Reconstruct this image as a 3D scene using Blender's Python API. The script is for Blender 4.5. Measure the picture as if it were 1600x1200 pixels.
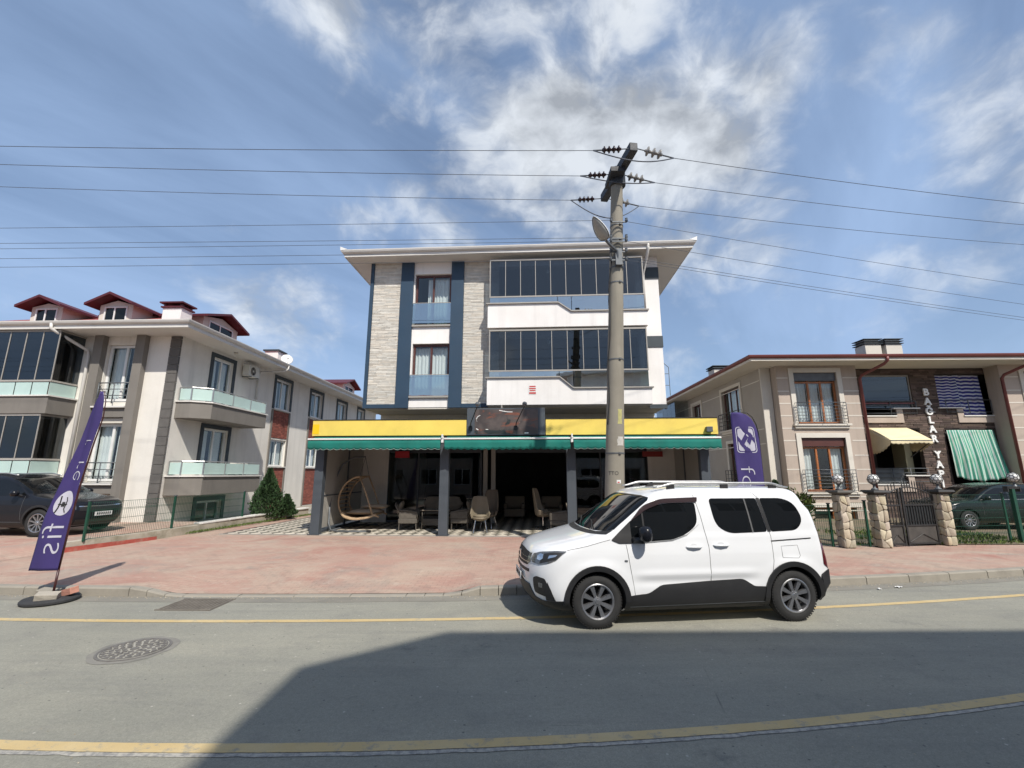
import bpy, bmesh, math, random
from mathutils import Vector, Matrix
from mathutils.noise import fractal, noise as mnoise
random.seed(7)
S = bpy.context.scene
for o in list(bpy.data.objects): bpy.data.objects.remove(o)
COL = S.collection
R = math.radians

# ------------------------------------------------------------------ camera
cam_d = bpy.data.cameras.new('camera'); cam = bpy.data.objects.new('camera', cam_d); COL.objects.link(cam)
cam_d.sensor_width = 36.0; cam_d.lens = 36.0*700/1600; cam_d.clip_start = 0.05; cam_d.clip_end = 3000
cam.location = (0, 0, 2.0); cam.rotation_euler = (R(90+11.3), 0, 0)
S.camera = cam
S.render.resolution_x, S.render.resolution_y = 1024, 768

# ------------------------------------------------------------------ sky, sun, exposure
SUN_AZ, SUN_EL = 26.0, 49.0          # sun stands behind the camera, to the right
sun_dir = Vector((math.sin(R(SUN_AZ))*math.cos(R(SUN_EL)), -math.cos(R(SUN_AZ))*math.cos(R(SUN_EL)), math.sin(R(SUN_EL))))
W = bpy.data.worlds.new('World'); S.world = W; W.use_nodes = True
wt = W.node_tree; wt.nodes.clear()
def wn(t, **k):
    n = wt.nodes.new(t)
    for a, b in k.items(): setattr(n, a, b)
    return n
def wl(a, b): wt.links.new(a, b)
def wmath(op, a, b=None, c=None, clamp=False):
    n = wn('ShaderNodeMath', operation=op); n.use_clamp = clamp
    for i, x in enumerate((a, b, c)):
        if x is None: continue
        if hasattr(x, 'default_value'): wl(x, n.inputs[i])
        else: n.inputs[i].default_value = x
    return n.outputs[0]
sky = wn('ShaderNodeTexSky', sky_type='NISHITA'); sky.sun_disc = False
sky.sun_elevation = R(SUN_EL); sky.sun_rotation = R(180-SUN_AZ); sky.altitude = 100
sky.air_density = 1.0; sky.dust_density = 1.6; sky.ozone_density = 2.2
SKY_S = 0.122
tc = wn('ShaderNodeTexCoord'); sep = wn('ShaderNodeSeparateXYZ'); wl(tc.outputs['Generated'], sep.inputs[0])
zc = wmath('MAXIMUM', sep.outputs[2], 0.03)
zz = wmath('ADD', zc, 0.17)
px_ = wmath('DIVIDE', sep.outputs[0], zz); py_ = wmath('DIVIDE', sep.outputs[1], zz)
cmb = wn('ShaderNodeCombineXYZ'); wl(px_, cmb.inputs[0]); wl(py_, cmb.inputs[1])
def wnoise(vec, scale, detail, rough, dist=0.0, off=(0,0,0), stretch=(1,1,1), rot=0):
    if rot:
        m0 = wn('ShaderNodeMapping'); wl(vec, m0.inputs[0]); m0.inputs['Rotation'].default_value = (0,0,rot); vec = m0.outputs[0]
    mp = wn('ShaderNodeMapping'); wl(vec, mp.inputs[0])
    mp.inputs['Location'].default_value = off; mp.inputs['Scale'].default_value = stretch
    n = wn('ShaderNodeTexNoise'); n.inputs['Scale'].default_value = scale; n.inputs['Detail'].default_value = detail
    n.inputs['Roughness'].default_value = rough; n.inputs['Distortion'].default_value = dist
    wl(mp.outputs[0], n.inputs['Vector']); return n.outputs['Fac']
def wblob(d, sharp, amp):
    d = Vector(d).normalized()
    vm = wn('ShaderNodeVectorMath', operation='DOT_PRODUCT'); wl(tc.outputs['Generated'], vm.inputs[0]); vm.inputs[1].default_value = d
    e = wmath('POWER', wmath('MAXIMUM', vm.outputs['Value'], 0.0), sharp)
    return wmath('MULTIPLY', e, amp)
def wray(u, v):                       # compass direction of a cloud bank
    x = (u-800)/700; yy = -(v-600)/700; c, s = math.cos(R(11.3)), math.sin(R(11.3))
    return (x, c-yy*s, s+yy*c)
wp_n = wn('ShaderNodeTexNoise'); wp_n.inputs['Scale'].default_value = 4.0; wp_n.inputs['Detail'].default_value = 3; wl(tc.outputs['Generated'], wp_n.inputs['Vector'])
wv1 = wn('ShaderNodeVectorMath', operation='SUBTRACT'); wl(wp_n.outputs['Color'], wv1.inputs[0]); wv1.inputs[1].default_value = (0.5,0.5,0.5)
wv2 = wn('ShaderNodeVectorMath', operation='MULTIPLY_ADD'); wl(wv1.outputs[0], wv2.inputs[0]); wv2.inputs[1].default_value = (0.16,0.16,0.16); wl(tc.outputs['Generated'], wv2.inputs[2])
cdir = wv2.outputs[0]                                   # directions gently warped so that cloud edges curl
cum = wnoise(cdir, 4.6, 13, 0.57, 0.0, off=(1.3, 4.2, 0.7), stretch=(1,1,1.35))
cum_s = wnoise(cdir, 4.6, 13, 0.57, 0.0, off=(1.3-0.012, 4.2, 0.7-0.055), stretch=(1,1,1.35))
banks = None
for (uv, sh, am) in (((1010,225),46,0.22), ((1130,190),140,0.12), ((860,240),160,0.12), ((900,50),90,0.10), ((1010,70),160,0.06), ((740,310),160,0.21), ((690,80),200,0.12), ((390,435),260,0.19), ((480,475),420,0.19), ((1590,120),220,0.12), ((1520,200),420,0.09),
                     ((1400,55),420,0.10), ((1240,90),420,0.10), ((1390,150),120,-0.10), ((1450,330),60,-0.06), ((1230,320),300,0.12), ((1190,395),420,0.13), ((520,10),420,0.15), ((570,350),600,0.14), ((1570,265),420,0.12), ((900,370),140,0.14), ((650,530),800,0.06), ((150,200),14,-0.13), ((300,300),40,-0.06), ((1250,190),400,-0.06)):
    b = wblob(wray(*uv), sh, am); banks = b if banks is None else wmath('ADD', banks, b)
field = wmath('ADD', cum, banks)
ramp = wn('ShaderNodeValToRGB'); wl(field, ramp.inputs[0])
ramp.color_ramp.elements[0].position = 0.495; ramp.color_ramp.elements[1].position = 0.80
ramp.color_ramp.interpolation = 'EASE'
dens = ramp.outputs[0]
# thin high cloud, drawn out in streaks
cir = wnoise(cmb.outputs[0], 0.8, 9, 0.55, 0.35, off=(3,1,0), stretch=(2.2,0.5,1), rot=R(42))
ramp2 = wn('ShaderNodeValToRGB'); wl(cir, ramp2.inputs[0])
ramp2.color_ramp.elements[0].position = 0.40; ramp2.color_ramp.elements[1].position = 0.70
veil = wmath('ADD', wmath('MULTIPLY', ramp2.outputs[0], 0.58), wmath('MULTIPLY_ADD', wmath('POWER', wmath('SUBTRACT', 1.0, zc), 3.0), 0.30, 0.24), None, True)
# cloud light: bright where it thins out towards the sun, grey in the thick underside
sh = wmath('SUBTRACT', cum, cum_s)
lum = wmath('MULTIPLY_ADD', sh, 2.5, 0.76)
thick = wmath('MULTIPLY', wmath('SUBTRACT', field, 0.72, clamp=True), 1.0)
lum = wmath('SUBTRACT', lum, thick)
lum = wmath('MINIMUM', wmath('MAXIMUM', lum, 0.46), 0.95)
bg_sky = wn('ShaderNodeBackground'); wl(sky.outputs[0], bg_sky.inputs[0]); bg_sky.inputs[1].default_value = SKY_S
bg_veil = wn('ShaderNodeBackground'); bg_veil.inputs[0].default_value = (0.45, 0.63, 0.95, 1); bg_veil.inputs[1].default_value = 0.90
bg_c = wn('ShaderNodeBackground'); bg_c.inputs[0].default_value = (0.92, 0.96, 1.0, 1); wl(lum, bg_c.inputs[1])
m1 = wn('ShaderNodeMixShader'); wl(veil, m1.inputs[0]); wl(bg_sky.outputs[0], m1.inputs[1]); wl(bg_veil.outputs[0], m1.inputs[2])
m2 = wn('ShaderNodeMixShader'); wl(wmath('MULTIPLY', dens, 0.80), m2.inputs[0]); wl(m1.outputs[0], m2.inputs[1]); wl(bg_c.outputs[0], m2.inputs[2])
wo = wn('ShaderNodeOutputWorld'); wl(m2.outputs[0], wo.inputs[0])

sun_l = bpy.data.lights.new('sun', 'SUN'); sun_l.energy = 5.0; sun_l.angle = R(0.8); sun_l.color = (1.0, 0.945, 0.86)
sun = bpy.data.objects.new('sun', sun_l); COL.objects.link(sun); sun.location = sun_dir*60
sun.rotation_euler = sun_dir.to_track_quat('Z', 'Y').to_euler()
S.render.engine = 'CYCLES'
vs = S.view_settings
vs.view_transform = 'Standard'; vs.look = 'None'; vs.exposure = 0.04; vs.gamma = 1.0; vs.use_curve_mapping = False

# ------------------------------------------------------------------ mesh helpers
class MB:
    """collects faces, build() links them as ONE mesh object"""
    def __init__(s): s.v = []; s.f = []; s.c = []; s.col = None
    def add(s, vs, fs):
        n = len(s.v); s.v += [tuple(p) for p in vs]; s.f += [tuple(i+n for i in f) for f in fs]
        s.c += [s.col]*len(fs); return s
    def box(s, x0, x1, y0, y1, z0, z1):
        return s.add([(x0,y0,z0),(x1,y0,z0),(x1,y1,z0),(x0,y1,z0),(x0,y0,z1),(x1,y0,z1),(x1,y1,z1),(x0,y1,z1)],
                     [(0,3,2,1),(4,5,6,7),(0,1,5,4),(1,2,6,5),(2,3,7,6),(3,0,4,7)])
    def hexa(s, p):      # 8 points, bottom ring then top ring
        return s.add(p, [(0,3,2,1),(4,5,6,7),(0,1,5,4),(1,2,6,5),(2,3,7,6),(3,0,4,7)])
    def prism(s, poly, ax, a, b):
        """polygon in the plane across axis ax, pulled from a to b"""
        f = {'y': lambda p,t:(p[0],t,p[1]), 'x': lambda p,t:(t,p[0],p[1]), 'z': lambda p,t:(p[0],p[1],t)}[ax]
        n = len(poly)
        area = sum(poly[i][0]*poly[(i+1)%n][1]-poly[(i+1)%n][0]*poly[i][1] for i in range(n))
        if area < 0: poly = poly[::-1]
        if ax == 'y': a, b = max(a,b), min(a,b); 
        else: a, b = min(a,b), max(a,b)
        vs = [f(p,a) for p in poly]+[f(p,b) for p in poly]
        fs = [tuple(range(n-1,-1,-1)), tuple(range(n,2*n))]+[(i,(i+1)%n,n+(i+1)%n,n+i) for i in range(n)]
        return s.add(vs, fs)
    def tube(s, pts, r, n=8, closed=False, caps=True):
        pts = [Vector(p) for p in pts]; m = len(pts); rr = r if hasattr(r,'__len__') else [r]*m
        rings = []; up = None
        for i, p in enumerate(pts):
            if closed: t = pts[(i+1)%m]-pts[i-1]
            else: t = pts[min(i+1,m-1)]-pts[max(i-1,0)]
            t = t.normalized()
            if up is None: up = Vector((0,0,1)) if abs(t.z) < 0.9 else Vector((1,0,0))
            a = t.cross(up)
            if a.length < 1e-5: a = t.cross(Vector((0.3,1,0.2)))
            a.normalize(); b = a.cross(t); up = b
            rings.append([p+(a*math.cos(k*2*math.pi/n)+b*math.sin(k*2*math.pi/n))*rr[i] for k in range(n)])
        vs = [q for g in rings for q in g]; fs = []
        for i in range(m if closed else m-1):
            j = (i+1)%m
            for k in range(n): fs.append((i*n+k, i*n+(k+1)%n, j*n+(k+1)%n, j*n+k))
        if caps and not closed: fs += [tuple(range(n-1,-1,-1)), tuple((m-1)*n+k for k in range(n))]
        return s.add(vs, fs)
    def lathe(s, prof, n=24, c=(0,0,0), ax='z', caps=True):
        """prof: (radius, height) along the axis"""
        f = {'z': lambda r,h,a:(c[0]+r*math.cos(a), c[1]+r*math.sin(a), c[2]+h),
             'y': lambda r,h,a:(c[0]+r*math.cos(a), c[1]+h, c[2]-r*math.sin(a)),
             'x': lambda r,h,a:(c[0]+h, c[1]+r*math.cos(a), c[2]+r*math.sin(a))}[ax]
        vs = [f(r,h,2*math.pi*k/n) for r,h in prof for k in range(n)]
        fs = []
        for i in range(len(prof)-1):
            for k in range(n): fs.append((i*n+k, i*n+(k+1)%n, (i+1)*n+(k+1)%n, (i+1)*n+k))
        if caps and prof[0][0] > 1e-6: fs.append(tuple(range(n-1,-1,-1)))
        if caps and prof[-1][0] > 1e-6: fs.append(tuple((len(prof)-1)*n+k for k in range(n)))
        return s.add(vs, fs)
    def cyl(s, p0, p1, r, n=10): return s.tube([p0,p1], r, n)
    def bar(s, p0, p1, w, h):
        """square bar from p0 to p1"""
        p0, p1 = Vector(p0), Vector(p1); t = (p1-p0).normalized()
        up = Vector((0,0,1)) if abs(t.z) < 0.95 else Vector((0,1,0))
        a = t.cross(up).normalized(); b = a.cross(t)
        q = lambda p: [p-a*w/2-b*h/2, p+a*w/2-b*h/2, p+a*w/2+b*h/2, p-a*w/2+b*h/2]
        A, B = q(p0), q(p1)
        return s.add(A+B, [(0,1,2,3)[::-1],(4,5,6,7),(0,1,5,4),(1,2,6,5),(2,3,7,6),(3,0,4,7)])
    def sheet(s, grid):
        """grid[i][j] of points"""
        m, n = len(grid), len(grid[0])
        return s.add([p for r in grid for p in r], [(i*n+j,(i+1)*n+j,(i+1)*n+j+1,i*n+j+1) for i in range(m-1) for j in range(n-1)])
    def xf(s, M, start=0):
        s.v[start:] = [tuple(M @ Vector(p)) for p in s.v[start:]]; return s
    def mesh(s, name, mat=None, smooth=False, weld=False, fix=True):
        me = bpy.data.meshes.new(name); me.from_pydata(s.v, [], s.f)
        if any(c is not None for c in s.c):
            at = me.color_attributes.new('tone', 'FLOAT_COLOR', 'CORNER')
            for p in me.polygons:
                c = s.c[p.index] or (1,1,1)
                for li in p.loop_indices: at.data[li].color = (*c, 1)
        if weld or fix:
            b = bmesh.new(); b.from_mesh(me)
            if weld: bmesh.ops.remove_doubles(b, verts=b.verts, dist=1e-4)
            if fix: bmesh.ops.recalc_face_normals(b, faces=b.faces)
            b.to_mesh(me); b.free()
        for m in (mat if isinstance(mat,(list,tuple)) else [mat]):
            if m: me.materials.append(m)
        if smooth:
            for p in me.polygons: p.use_smooth = True
        me.update(); return me
    def build(s, name, mat, parent=None, smooth=False, weld=False, fix=True, bevel=0, auto=None):
        me = s.mesh(name, mat, smooth or auto is not None, weld, fix)
        if auto is not None: me.set_sharp_from_angle(angle=R(auto))
        o = bpy.data.objects.new(name, me); COL.objects.link(o)
        if parent: o.parent = parent
        if bevel:
            m = o.modifiers.new('bevel','BEVEL'); m.width = bevel; m.segments = 2; m.limit_method = 'ANGLE'; m.angle_limit = R(40)
        return o

def thing(name, label, cat, loc=(0,0,0), rz=0, group=None, kind=None):
    o = bpy.data.objects.new(name, None); COL.objects.link(o); o.location = loc; o.rotation_euler = (0,0,R(rz)); o.empty_display_size = 0.2
    return tag(o, label, cat, group, kind)
def tag(o, label=None, cat=None, group=None, kind=None):
    for k, x in (('label',label),('category',cat),('group',group),('kind',kind)):
        if x: o[k] = x
    return o
def stuff(o): o['kind'] = 'stuff'; return o
def struct(o): o['kind'] = 'structure'; return o
def inst(me, name, parent, loc=(0,0,0), rot=(0,0,0), sc=(1,1,1)):
    o = bpy.data.objects.new(name, me); COL.objects.link(o); o.parent = parent; o.location = loc; o.rotation_euler = rot; o.scale = sc; return o
def copy_tree(o, parent=None):
    c = o.copy(); COL.objects.link(c); c.parent = parent
    for ch in [x for x in bpy.data.objects if x.parent == o]: copy_tree(ch, c)
    return c
def text_mesh(txt, size, extrude=0.01, weight=0.0, shear=0.0):
    cu = bpy.data.curves.new('lettering','FONT'); cu.body = txt; cu.size = size; cu.extrude = extrude; cu.offset = weight; cu.shear = shear
    cu.align_x = 'CENTER'; cu.align_y = 'CENTER'; cu.resolution_u = 4
    o = bpy.data.objects.new('lettering', cu); COL.objects.link(o)
    me = bpy.data.meshes.new_from_object(o.evaluated_get(bpy.context.evaluated_depsgraph_get()))
    bpy.data.objects.remove(o); bpy.data.curves.remove(cu); return me

def wall_grid(mb, x0, x1, z0, z1, holes, y0, y1, ax='y'):
    """slab across axis ax from y0 to y1 with rectangular holes (xa,xb,za,zb), watertight"""
    xs = sorted({x0,x1,*[h[0] for h in holes],*[h[1] for h in holes]}); zs = sorted({z0,z1,*[h[2] for h in holes],*[h[3] for h in holes]})
    xs = [x for x in xs if x0 <= x <= x1]; zs = [z for z in zs if z0 <= z <= z1]
    full = lambda i,j: 0 <= i < len(xs)-1 and 0 <= j < len(zs)-1 and not any(h[0]-1e-6 <= xs[i] and xs[i+1] <= h[1]+1e-6 and h[2]-1e-6 <= zs[j] and zs[j+1] <= h[3]+1e-6 for h in holes)
    P = (lambda x,y,z:(x,y,z)) if ax == 'y' else (lambda x,y,z:(y,x,z))
    def q(*p): mb.add([P(*k) for k in p], [(0,1,2,3)])
    for i in range(len(xs)-1):
        for j in range(len(zs)-1):
            if not full(i,j): continue
            a,b,c,d = xs[i],xs[i+1],zs[j],zs[j+1]
            q((a,y0,c),(b,y0,c),(b,y0,d),(a,y0,d)); q((a,y1,c),(a,y1,d),(b,y1,d),(b,y1,c))
            if not full(i-1,j): q((a,y0,c),(a,y0,d),(a,y1,d),(a,y1,c))
            if not full(i+1,j): q((b,y0,c),(b,y1,c),(b,y1,d),(b,y0,d))
            if not full(i,j-1): q((a,y0,c),(a,y1,c),(b,y1,c),(b,y0,c))
            if not full(i,j+1): q((a,y0,d),(b,y0,d),(b,y1,d),(a,y1,d))

# ------------------------------------------------------------------ materials
def mat(name, col, rough=0.8, var=0.12, vscale=1.5, bump=0.0, bscale=60, metal=0.0, coat=0.0, tone=False, fine=0.06, fscale=90, dirt=None, dscale=0.7, spec=0.5, obj=False, sheen=0.0, streak=0.0):
    """procedural surface: base colour, broad and fine colour noise, fine relief, optional dirt patches"""
    m = bpy.data.materials.new(name); m.use_nodes = True; t = m.node_tree; L = t.links.new
    p = t.nodes['Principled BSDF']
    p.inputs['Roughness'].default_value = rough; p.inputs['Metallic'].default_value = metal; p.inputs['Specular IOR Level'].default_value = spec
    if coat: p.inputs['Coat Weight'].default_value = coat; p.inputs['Coat Roughness'].default_value = 0.04
    if sheen: p.inputs['Sheen Weight'].default_value = sheen
    if obj: co = t.nodes.new('ShaderNodeTexCoord').outputs['Object']
    else: co = t.nodes.new('ShaderNodeNewGeometry').outputs['Position']
    def nz(sc, det=5, ro=0.6):
        n = t.nodes.new('ShaderNodeTexNoise'); n.inputs['Scale'].default_value = sc; n.inputs['Detail'].default_value = det; n.inputs['Roughness'].default_value = ro
        L(co, n.inputs['Vector']); return n.outputs['Fac']
    def mx(fac, a, b, mode='MIX'):
        n = t.nodes.new('ShaderNodeMix'); n.data_type = 'RGBA'; n.blend_type = mode
        for i, x in ((0,fac),(6,a),(7,b)):
            if hasattr(x,'links'): L(x, n.inputs[i])
            else: n.inputs[i].default_value = x if i == 0 else (*x[:3],1)
        return n.outputs[2]
    def rng(x, lo, hi, a=0.25, b=0.75):
        n = t.nodes.new('ShaderNodeMapRange'); L(x, n.inputs[0])
        for i, q in enumerate((a,b,lo,hi)): n.inputs[i+1].default_value = q
        return n.outputs[0]
    c = (*col,1)
    cur = mx(rng(nz(vscale), 0, 1, 0.3, 0.7), [k*(1-var) for k in col], [min(1,k*(1+var)) for k in col])
    if fine: cur = mx(1.0, cur, mx(nz(fscale,3), (1-fine*2,)*3, (1+fine*2,)*3), 'MULTIPLY')
    if streak:
        mpn = t.nodes.new('ShaderNodeMapping'); mpn.inputs['Scale'].default_value = (2.6,2.6,0.16); L(co, mpn.inputs[0]); sn = t.nodes.new('ShaderNodeTexNoise'); sn.inputs['Scale'].default_value = 1.0; sn.inputs['Detail'].default_value = 8; sn.inputs['Roughness'].default_value = 0.65; L(mpn.outputs[0], sn.inputs['Vector'])
        cur = mx(rng(sn.outputs['Fac'], 0, streak, 0.50, 0.70), cur, [q*0.62 for q in col])
    if dirt: cur = mx(rng(nz(dscale,7,0.65), 0, dirt[3], 0.48, 0.72), cur, dirt[:3])
    if tone:
        a = t.nodes.new('ShaderNodeVertexColor'); a.layer_name = 'tone'
        cur = mx(1.0, cur, a.outputs[0], 'MULTIPLY')
    L(cur, p.inputs['Base Color'])
    if bump:
        b = t.nodes.new('ShaderNodeBump'); b.inputs['Strength'].default_value = bump; b.inputs['Distance'].default_value = 0.01
        L(nz(bscale,4), b.inputs['Height']); L(b.outputs[0], p.inputs['Normal'])
    if fine: L(rng(nz(vscale*3), max(0,rough-0.08), min(1,rough+0.08)), p.inputs['Roughness'])
    return m
def glass(name, tint, f0=0.04, rough=0.01, wavy=0.0):
    """thin pane: see-through tint under an angle-dependent reflection, the same from both faces"""
    m = bpy.data.materials.new(name); m.use_nodes = True; t = m.node_tree; t.nodes.clear(); L = t.links.new
    def mt(op, x, y, cl=False):
        n = t.nodes.new('ShaderNodeMath'); n.operation = op; n.use_clamp = cl
        for i, q in enumerate((x,y)):
            if hasattr(q,'links'): L(q, n.inputs[i])
            else: n.inputs[i].default_value = q
        return n.outputs[0]
    o = t.nodes.new('ShaderNodeOutputMaterial'); tr = t.nodes.new('ShaderNodeBsdfTransparent'); tr.inputs[0].default_value = (*[c**0.5 for c in tint],1)
    g = t.nodes.new('ShaderNodeBsdfGlossy'); g.inputs['Roughness'].default_value = rough; g.inputs['Color'].default_value = (0.93,0.96,0.97,1)
    ge = t.nodes.new('ShaderNodeNewGeometry'); vm = t.nodes.new('ShaderNodeVectorMath'); vm.operation = 'DOT_PRODUCT'; L(ge.outputs['Normal'], vm.inputs[0]); L(ge.outputs['Incoming'], vm.inputs[1])
    c = mt('ABSOLUTE', vm.outputs['Value'], 0); p5 = mt('POWER', mt('SUBTRACT', 1.0, c, True), 5.0); fac = mt('ADD', mt('MULTIPLY', p5, 1-f0), f0, True)
    mx = t.nodes.new('ShaderNodeMixShader'); L(fac, mx.inputs[0]); L(tr.outputs[0], mx.inputs[1]); L(g.outputs[0], mx.inputs[2]); L(mx.outputs[0], o.inputs[0])
    if wavy:
        n = t.nodes.new('ShaderNodeTexNoise'); n.inputs['Scale'].default_value = 1.3; L(ge.outputs['Position'], n.inputs['Vector'])
        b = t.nodes.new('ShaderNodeBump'); b.inputs['Strength'].default_value = wavy; b.inputs['Distance'].default_value = 0.02
        L(n.outputs['Fac'], b.inputs['Height']); L(b.outputs[0], g.inputs['Normal'])
    return m
M = {}
M['asphalt'] = None
M['white_render'] = mat('white render', (0.80,0.775,0.745), 0.9, 0.04, 0.8, 0.25, 45, dirt=(0.66,0.62,0.575,0.5), dscale=0.55, streak=0.28)
M['cream_render'] = mat('cream render', (0.72,0.69,0.63), 0.9, 0.05, 0.8, 0.35, 40, dirt=(0.59,0.56,0.50,0.65), dscale=0.6, streak=0.35)
M['beige_render'] = mat('beige render', (0.44,0.365,0.305), 0.9, 0.06, 0.8, 0.3, 40, dirt=(0.38,0.32,0.27,0.5), streak=0.35)
M['pale_trim'] = mat('pale trim', (0.62,0.58,0.51), 0.85, 0.06, 1.0, 0.2, 50)
M['soffit'] = mat('soffit', (0.66,0.64,0.60), 0.9, 0.04, 1.0)
M['soffit_warm'] = mat('warm soffit', (0.60,0.56,0.49), 0.9, 0.05, 1.0)
M['navy'] = mat('navy paint', (0.020,0.048,0.085), 0.55, 0.10, 1.0, 0.1, 60)
M['slate'] = mat('slate paint', (0.045,0.058,0.068), 0.7, 0.10, 1.0, 0.1)
M['grey_render'] = mat('grey render', (0.19,0.175,0.155), 0.9, 0.08, 1.0, 0.3, streak=0.4)
M['quoin'] = mat('dark quoin', (0.115,0.108,0.10), 0.9, 0.15, 3.0, 0.4, 40)
M['stone'] = mat('pale split stone', (0.60,0.565,0.50), 0.95, 0.10, 6, 0.5, 50, tone=True)
M['brown_brick'] = mat('brown brick', (0.103,0.074,0.062), 0.92, 0.2, 5, 0.5, 60, tone=True)
M['red_brick'] = mat('red brick', (0.27,0.085,0.060), 0.92, 0.15, 5, 0.5, 60, tone=True)
M['mortar'] = mat('mortar', (0.30,0.28,0.25), 0.95, 0.1, 3)
M['mortar_dark'] = mat('dark mortar', (0.07,0.055,0.048), 0.95, 0.1, 3)
M['gutter'] = mat('white gutter', (0.62,0.60,0.56), 0.5, 0.06, 2)
M['red_metal'] = mat('dark red roof edge', (0.085,0.013,0.018), 0.5, 0.15, 2)
M['red_tile'] = mat('red roof sheet', (0.25,0.050,0.045), 0.7, 0.2, 2, 0.3, 20)
M['brown_pipe'] = mat('brown gutter', (0.17,0.045,0.040), 0.45, 0.12, 2)
M['white_pvc'] = mat('white frame', (0.72,0.72,0.70), 0.4, 0.03, 2)
M['brown_frame'] = mat('brown frame', (0.085,0.028,0.022), 0.45, 0.1, 3)
M['orange_wood'] = mat('orange wood frame', (0.36,0.125,0.040), 0.45, 0.2, 8)
M['alu'] = mat('aluminium', (0.46,0.46,0.45), 0.38, 0.06, 3, metal=0.7)
M['grey_alu'] = mat('grey frame', (0.33,0.31,0.28), 0.5, 0.06, 3)
M['anthracite'] = mat('anthracite steel', (0.060,0.072,0.085), 0.5, 0.1, 1.5)
M['black'] = mat('black plastic', (0.017,0.017,0.018), 0.55, 0.1, 3)
M['rubber'] = mat('tyre rubber', (0.020,0.020,0.020), 0.85, 0.2, 6, 0.3, 80, obj=True)
M['black_iron'] = mat('black iron', (0.022,0.021,0.021), 0.55, 0.2, 5)
M['yellow'] = mat('yellow fascia', (0.80,0.60,0.125), 0.45, 0.06, 0.8, dirt=(0.60,0.43,0.10,0.5), dscale=0.9)
M['green_cloth'] = mat('green awning cloth', (0.003,0.150,0.120), 0.85, 0.12, 1.2, 0.15, 300, dirt=(0.02,0.13,0.09,0.4))
M['white_cloth'] = mat('white piping', (0.78,0.78,0.75), 0.8, 0.04, 2)
M['cream_cloth'] = mat('cream awning cloth', (0.72,0.62,0.40), 0.9, 0.08, 2, 0.1, 200)
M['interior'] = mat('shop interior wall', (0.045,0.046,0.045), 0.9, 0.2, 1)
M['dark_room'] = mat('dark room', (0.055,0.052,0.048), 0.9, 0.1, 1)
M['panel_white'] = mat('pale side sheet', (0.36,0.345,0.31), 0.6, 0.06, 1, dirt=(0.40,0.37,0.32,0.4))
M['concrete'] = mat('pole concrete', (0.265,0.242,0.195), 0.92, 0.10, 1.2, 0.5, 60, dirt=(0.21,0.185,0.15,0.6), dscale=1.6, streak=0.5)
M['kerb'] = mat('kerb concrete', (0.29,0.265,0.22), 0.92, 0.12, 1.5, 0.5, 50, dirt=(0.17,0.155,0.13,0.75), dscale=1.5)
M['wall_conc'] = mat('rough garden wall', (0.40,0.36,0.29), 0.95, 0.15, 2, 0.7, 30, dirt=(0.16,0.15,0.09,0.75), dscale=2.2)
M['marble'] = mat('white coping', (0.66,0.64,0.60), 0.6, 0.06, 2)
M['pillar_stone'] = mat('cream pillar stone', (0.47,0.425,0.335), 0.95, 0.15, 4, 0.7, 40, tone=True)
M['purple'] = mat('purple flag cloth', (0.038,0.025,0.128), 0.8, 0.10, 2, 0.1, 250)
M['flag_white'] = mat('flag print', (0.46,0.45,0.52), 0.8, 0.05, 2)
M['green_paint'] = mat('green fence paint', (0.006,0.055,0.032), 0.5, 0.15, 3)
M['rattan'] = mat('rattan', (0.40,0.28,0.17), 0.7, 0.2, 12, 0.4, 120)
M['rattan_grey'] = mat('grey rattan', (0.105,0.092,0.075), 0.8, 0.2, 12, 0.4, 120)
M['cushion'] = mat('cream cushion', (0.22,0.185,0.14), 0.95, 0.06, 3, 0.2, 100)
M['taupe'] = mat('taupe leather', (0.21,0.175,0.12), 0.6, 0.06, 3)
M['chrome'] = mat('chrome', (0.70,0.70,0.70), 0.18, 0.03, 3, metal=1.0)
M['cast_iron'] = mat('cast iron', (0.135,0.128,0.118), 0.75, 0.25, 8, 0.5, 60)
M['ceramic'] = mat('brown ceramic', (0.030,0.014,0.013), 0.25, 0.2, 6)
M['clear_ins'] = mat('glass insulator', (0.24,0.23,0.21), 0.25, 0.2, 6)
M['galv'] = mat('galvanised steel', (0.12,0.13,0.14), 0.55, 0.15, 4, metal=0.4)
M['dark_steel'] = mat('dark steel', (0.030,0.034,0.040), 0.6, 0.15, 4)
M['wire'] = mat('wire', (0.075,0.085,0.105), 0.6, 0.1, 1)
M['lamp_white'] = mat('lamp housing', (0.70,0.70,0.68), 0.5, 0.05, 3)
M['lamp_glass'] = mat('lamp lens', (0.36,0.36,0.33), 0.25, 0.1, 8)
M['ac_white'] = mat('air conditioner casing', (0.62,0.61,0.55), 0.5, 0.06, 3)
M['sign_photo'] = None
M['glass_clear'] = glass('clear pane', (0.80,0.85,0.85), 0.045)
M['glass_dark'] = glass('tinted pane', (0.13,0.16,0.19), 0.075, wavy=0.08)
M['glass_rail'] = glass('mirror rail pane', (0.30,0.42,0.40), 0.42, wavy=0.10)
M['glass_shop'] = glass('shop pane', (0.42,0.46,0.46), 0.04)
M['frost'] = mat('frosted rail pane', (0.46,0.60,0.555), 0.18, 0.05, 1.5)
M['room_back'] = M['dark_room']
M['curtain'] = mat('net curtain', (0.74,0.75,0.74), 0.95, 0.04, 3)
M['car_glass'] = mat('dark car glass', (0.006,0.007,0.008), 0.03, 0.1, 2, fine=0, spec=0.32)
M['white_paint'] = mat('white car paint', (0.74,0.75,0.76), 0.16, 0.015, 1, fine=0, coat=0.7)
M['black_paint'] = mat('black car paint', (0.010,0.011,0.015), 0.25, 0.05, 1, fine=0, coat=0.15, spec=0.25)
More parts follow.
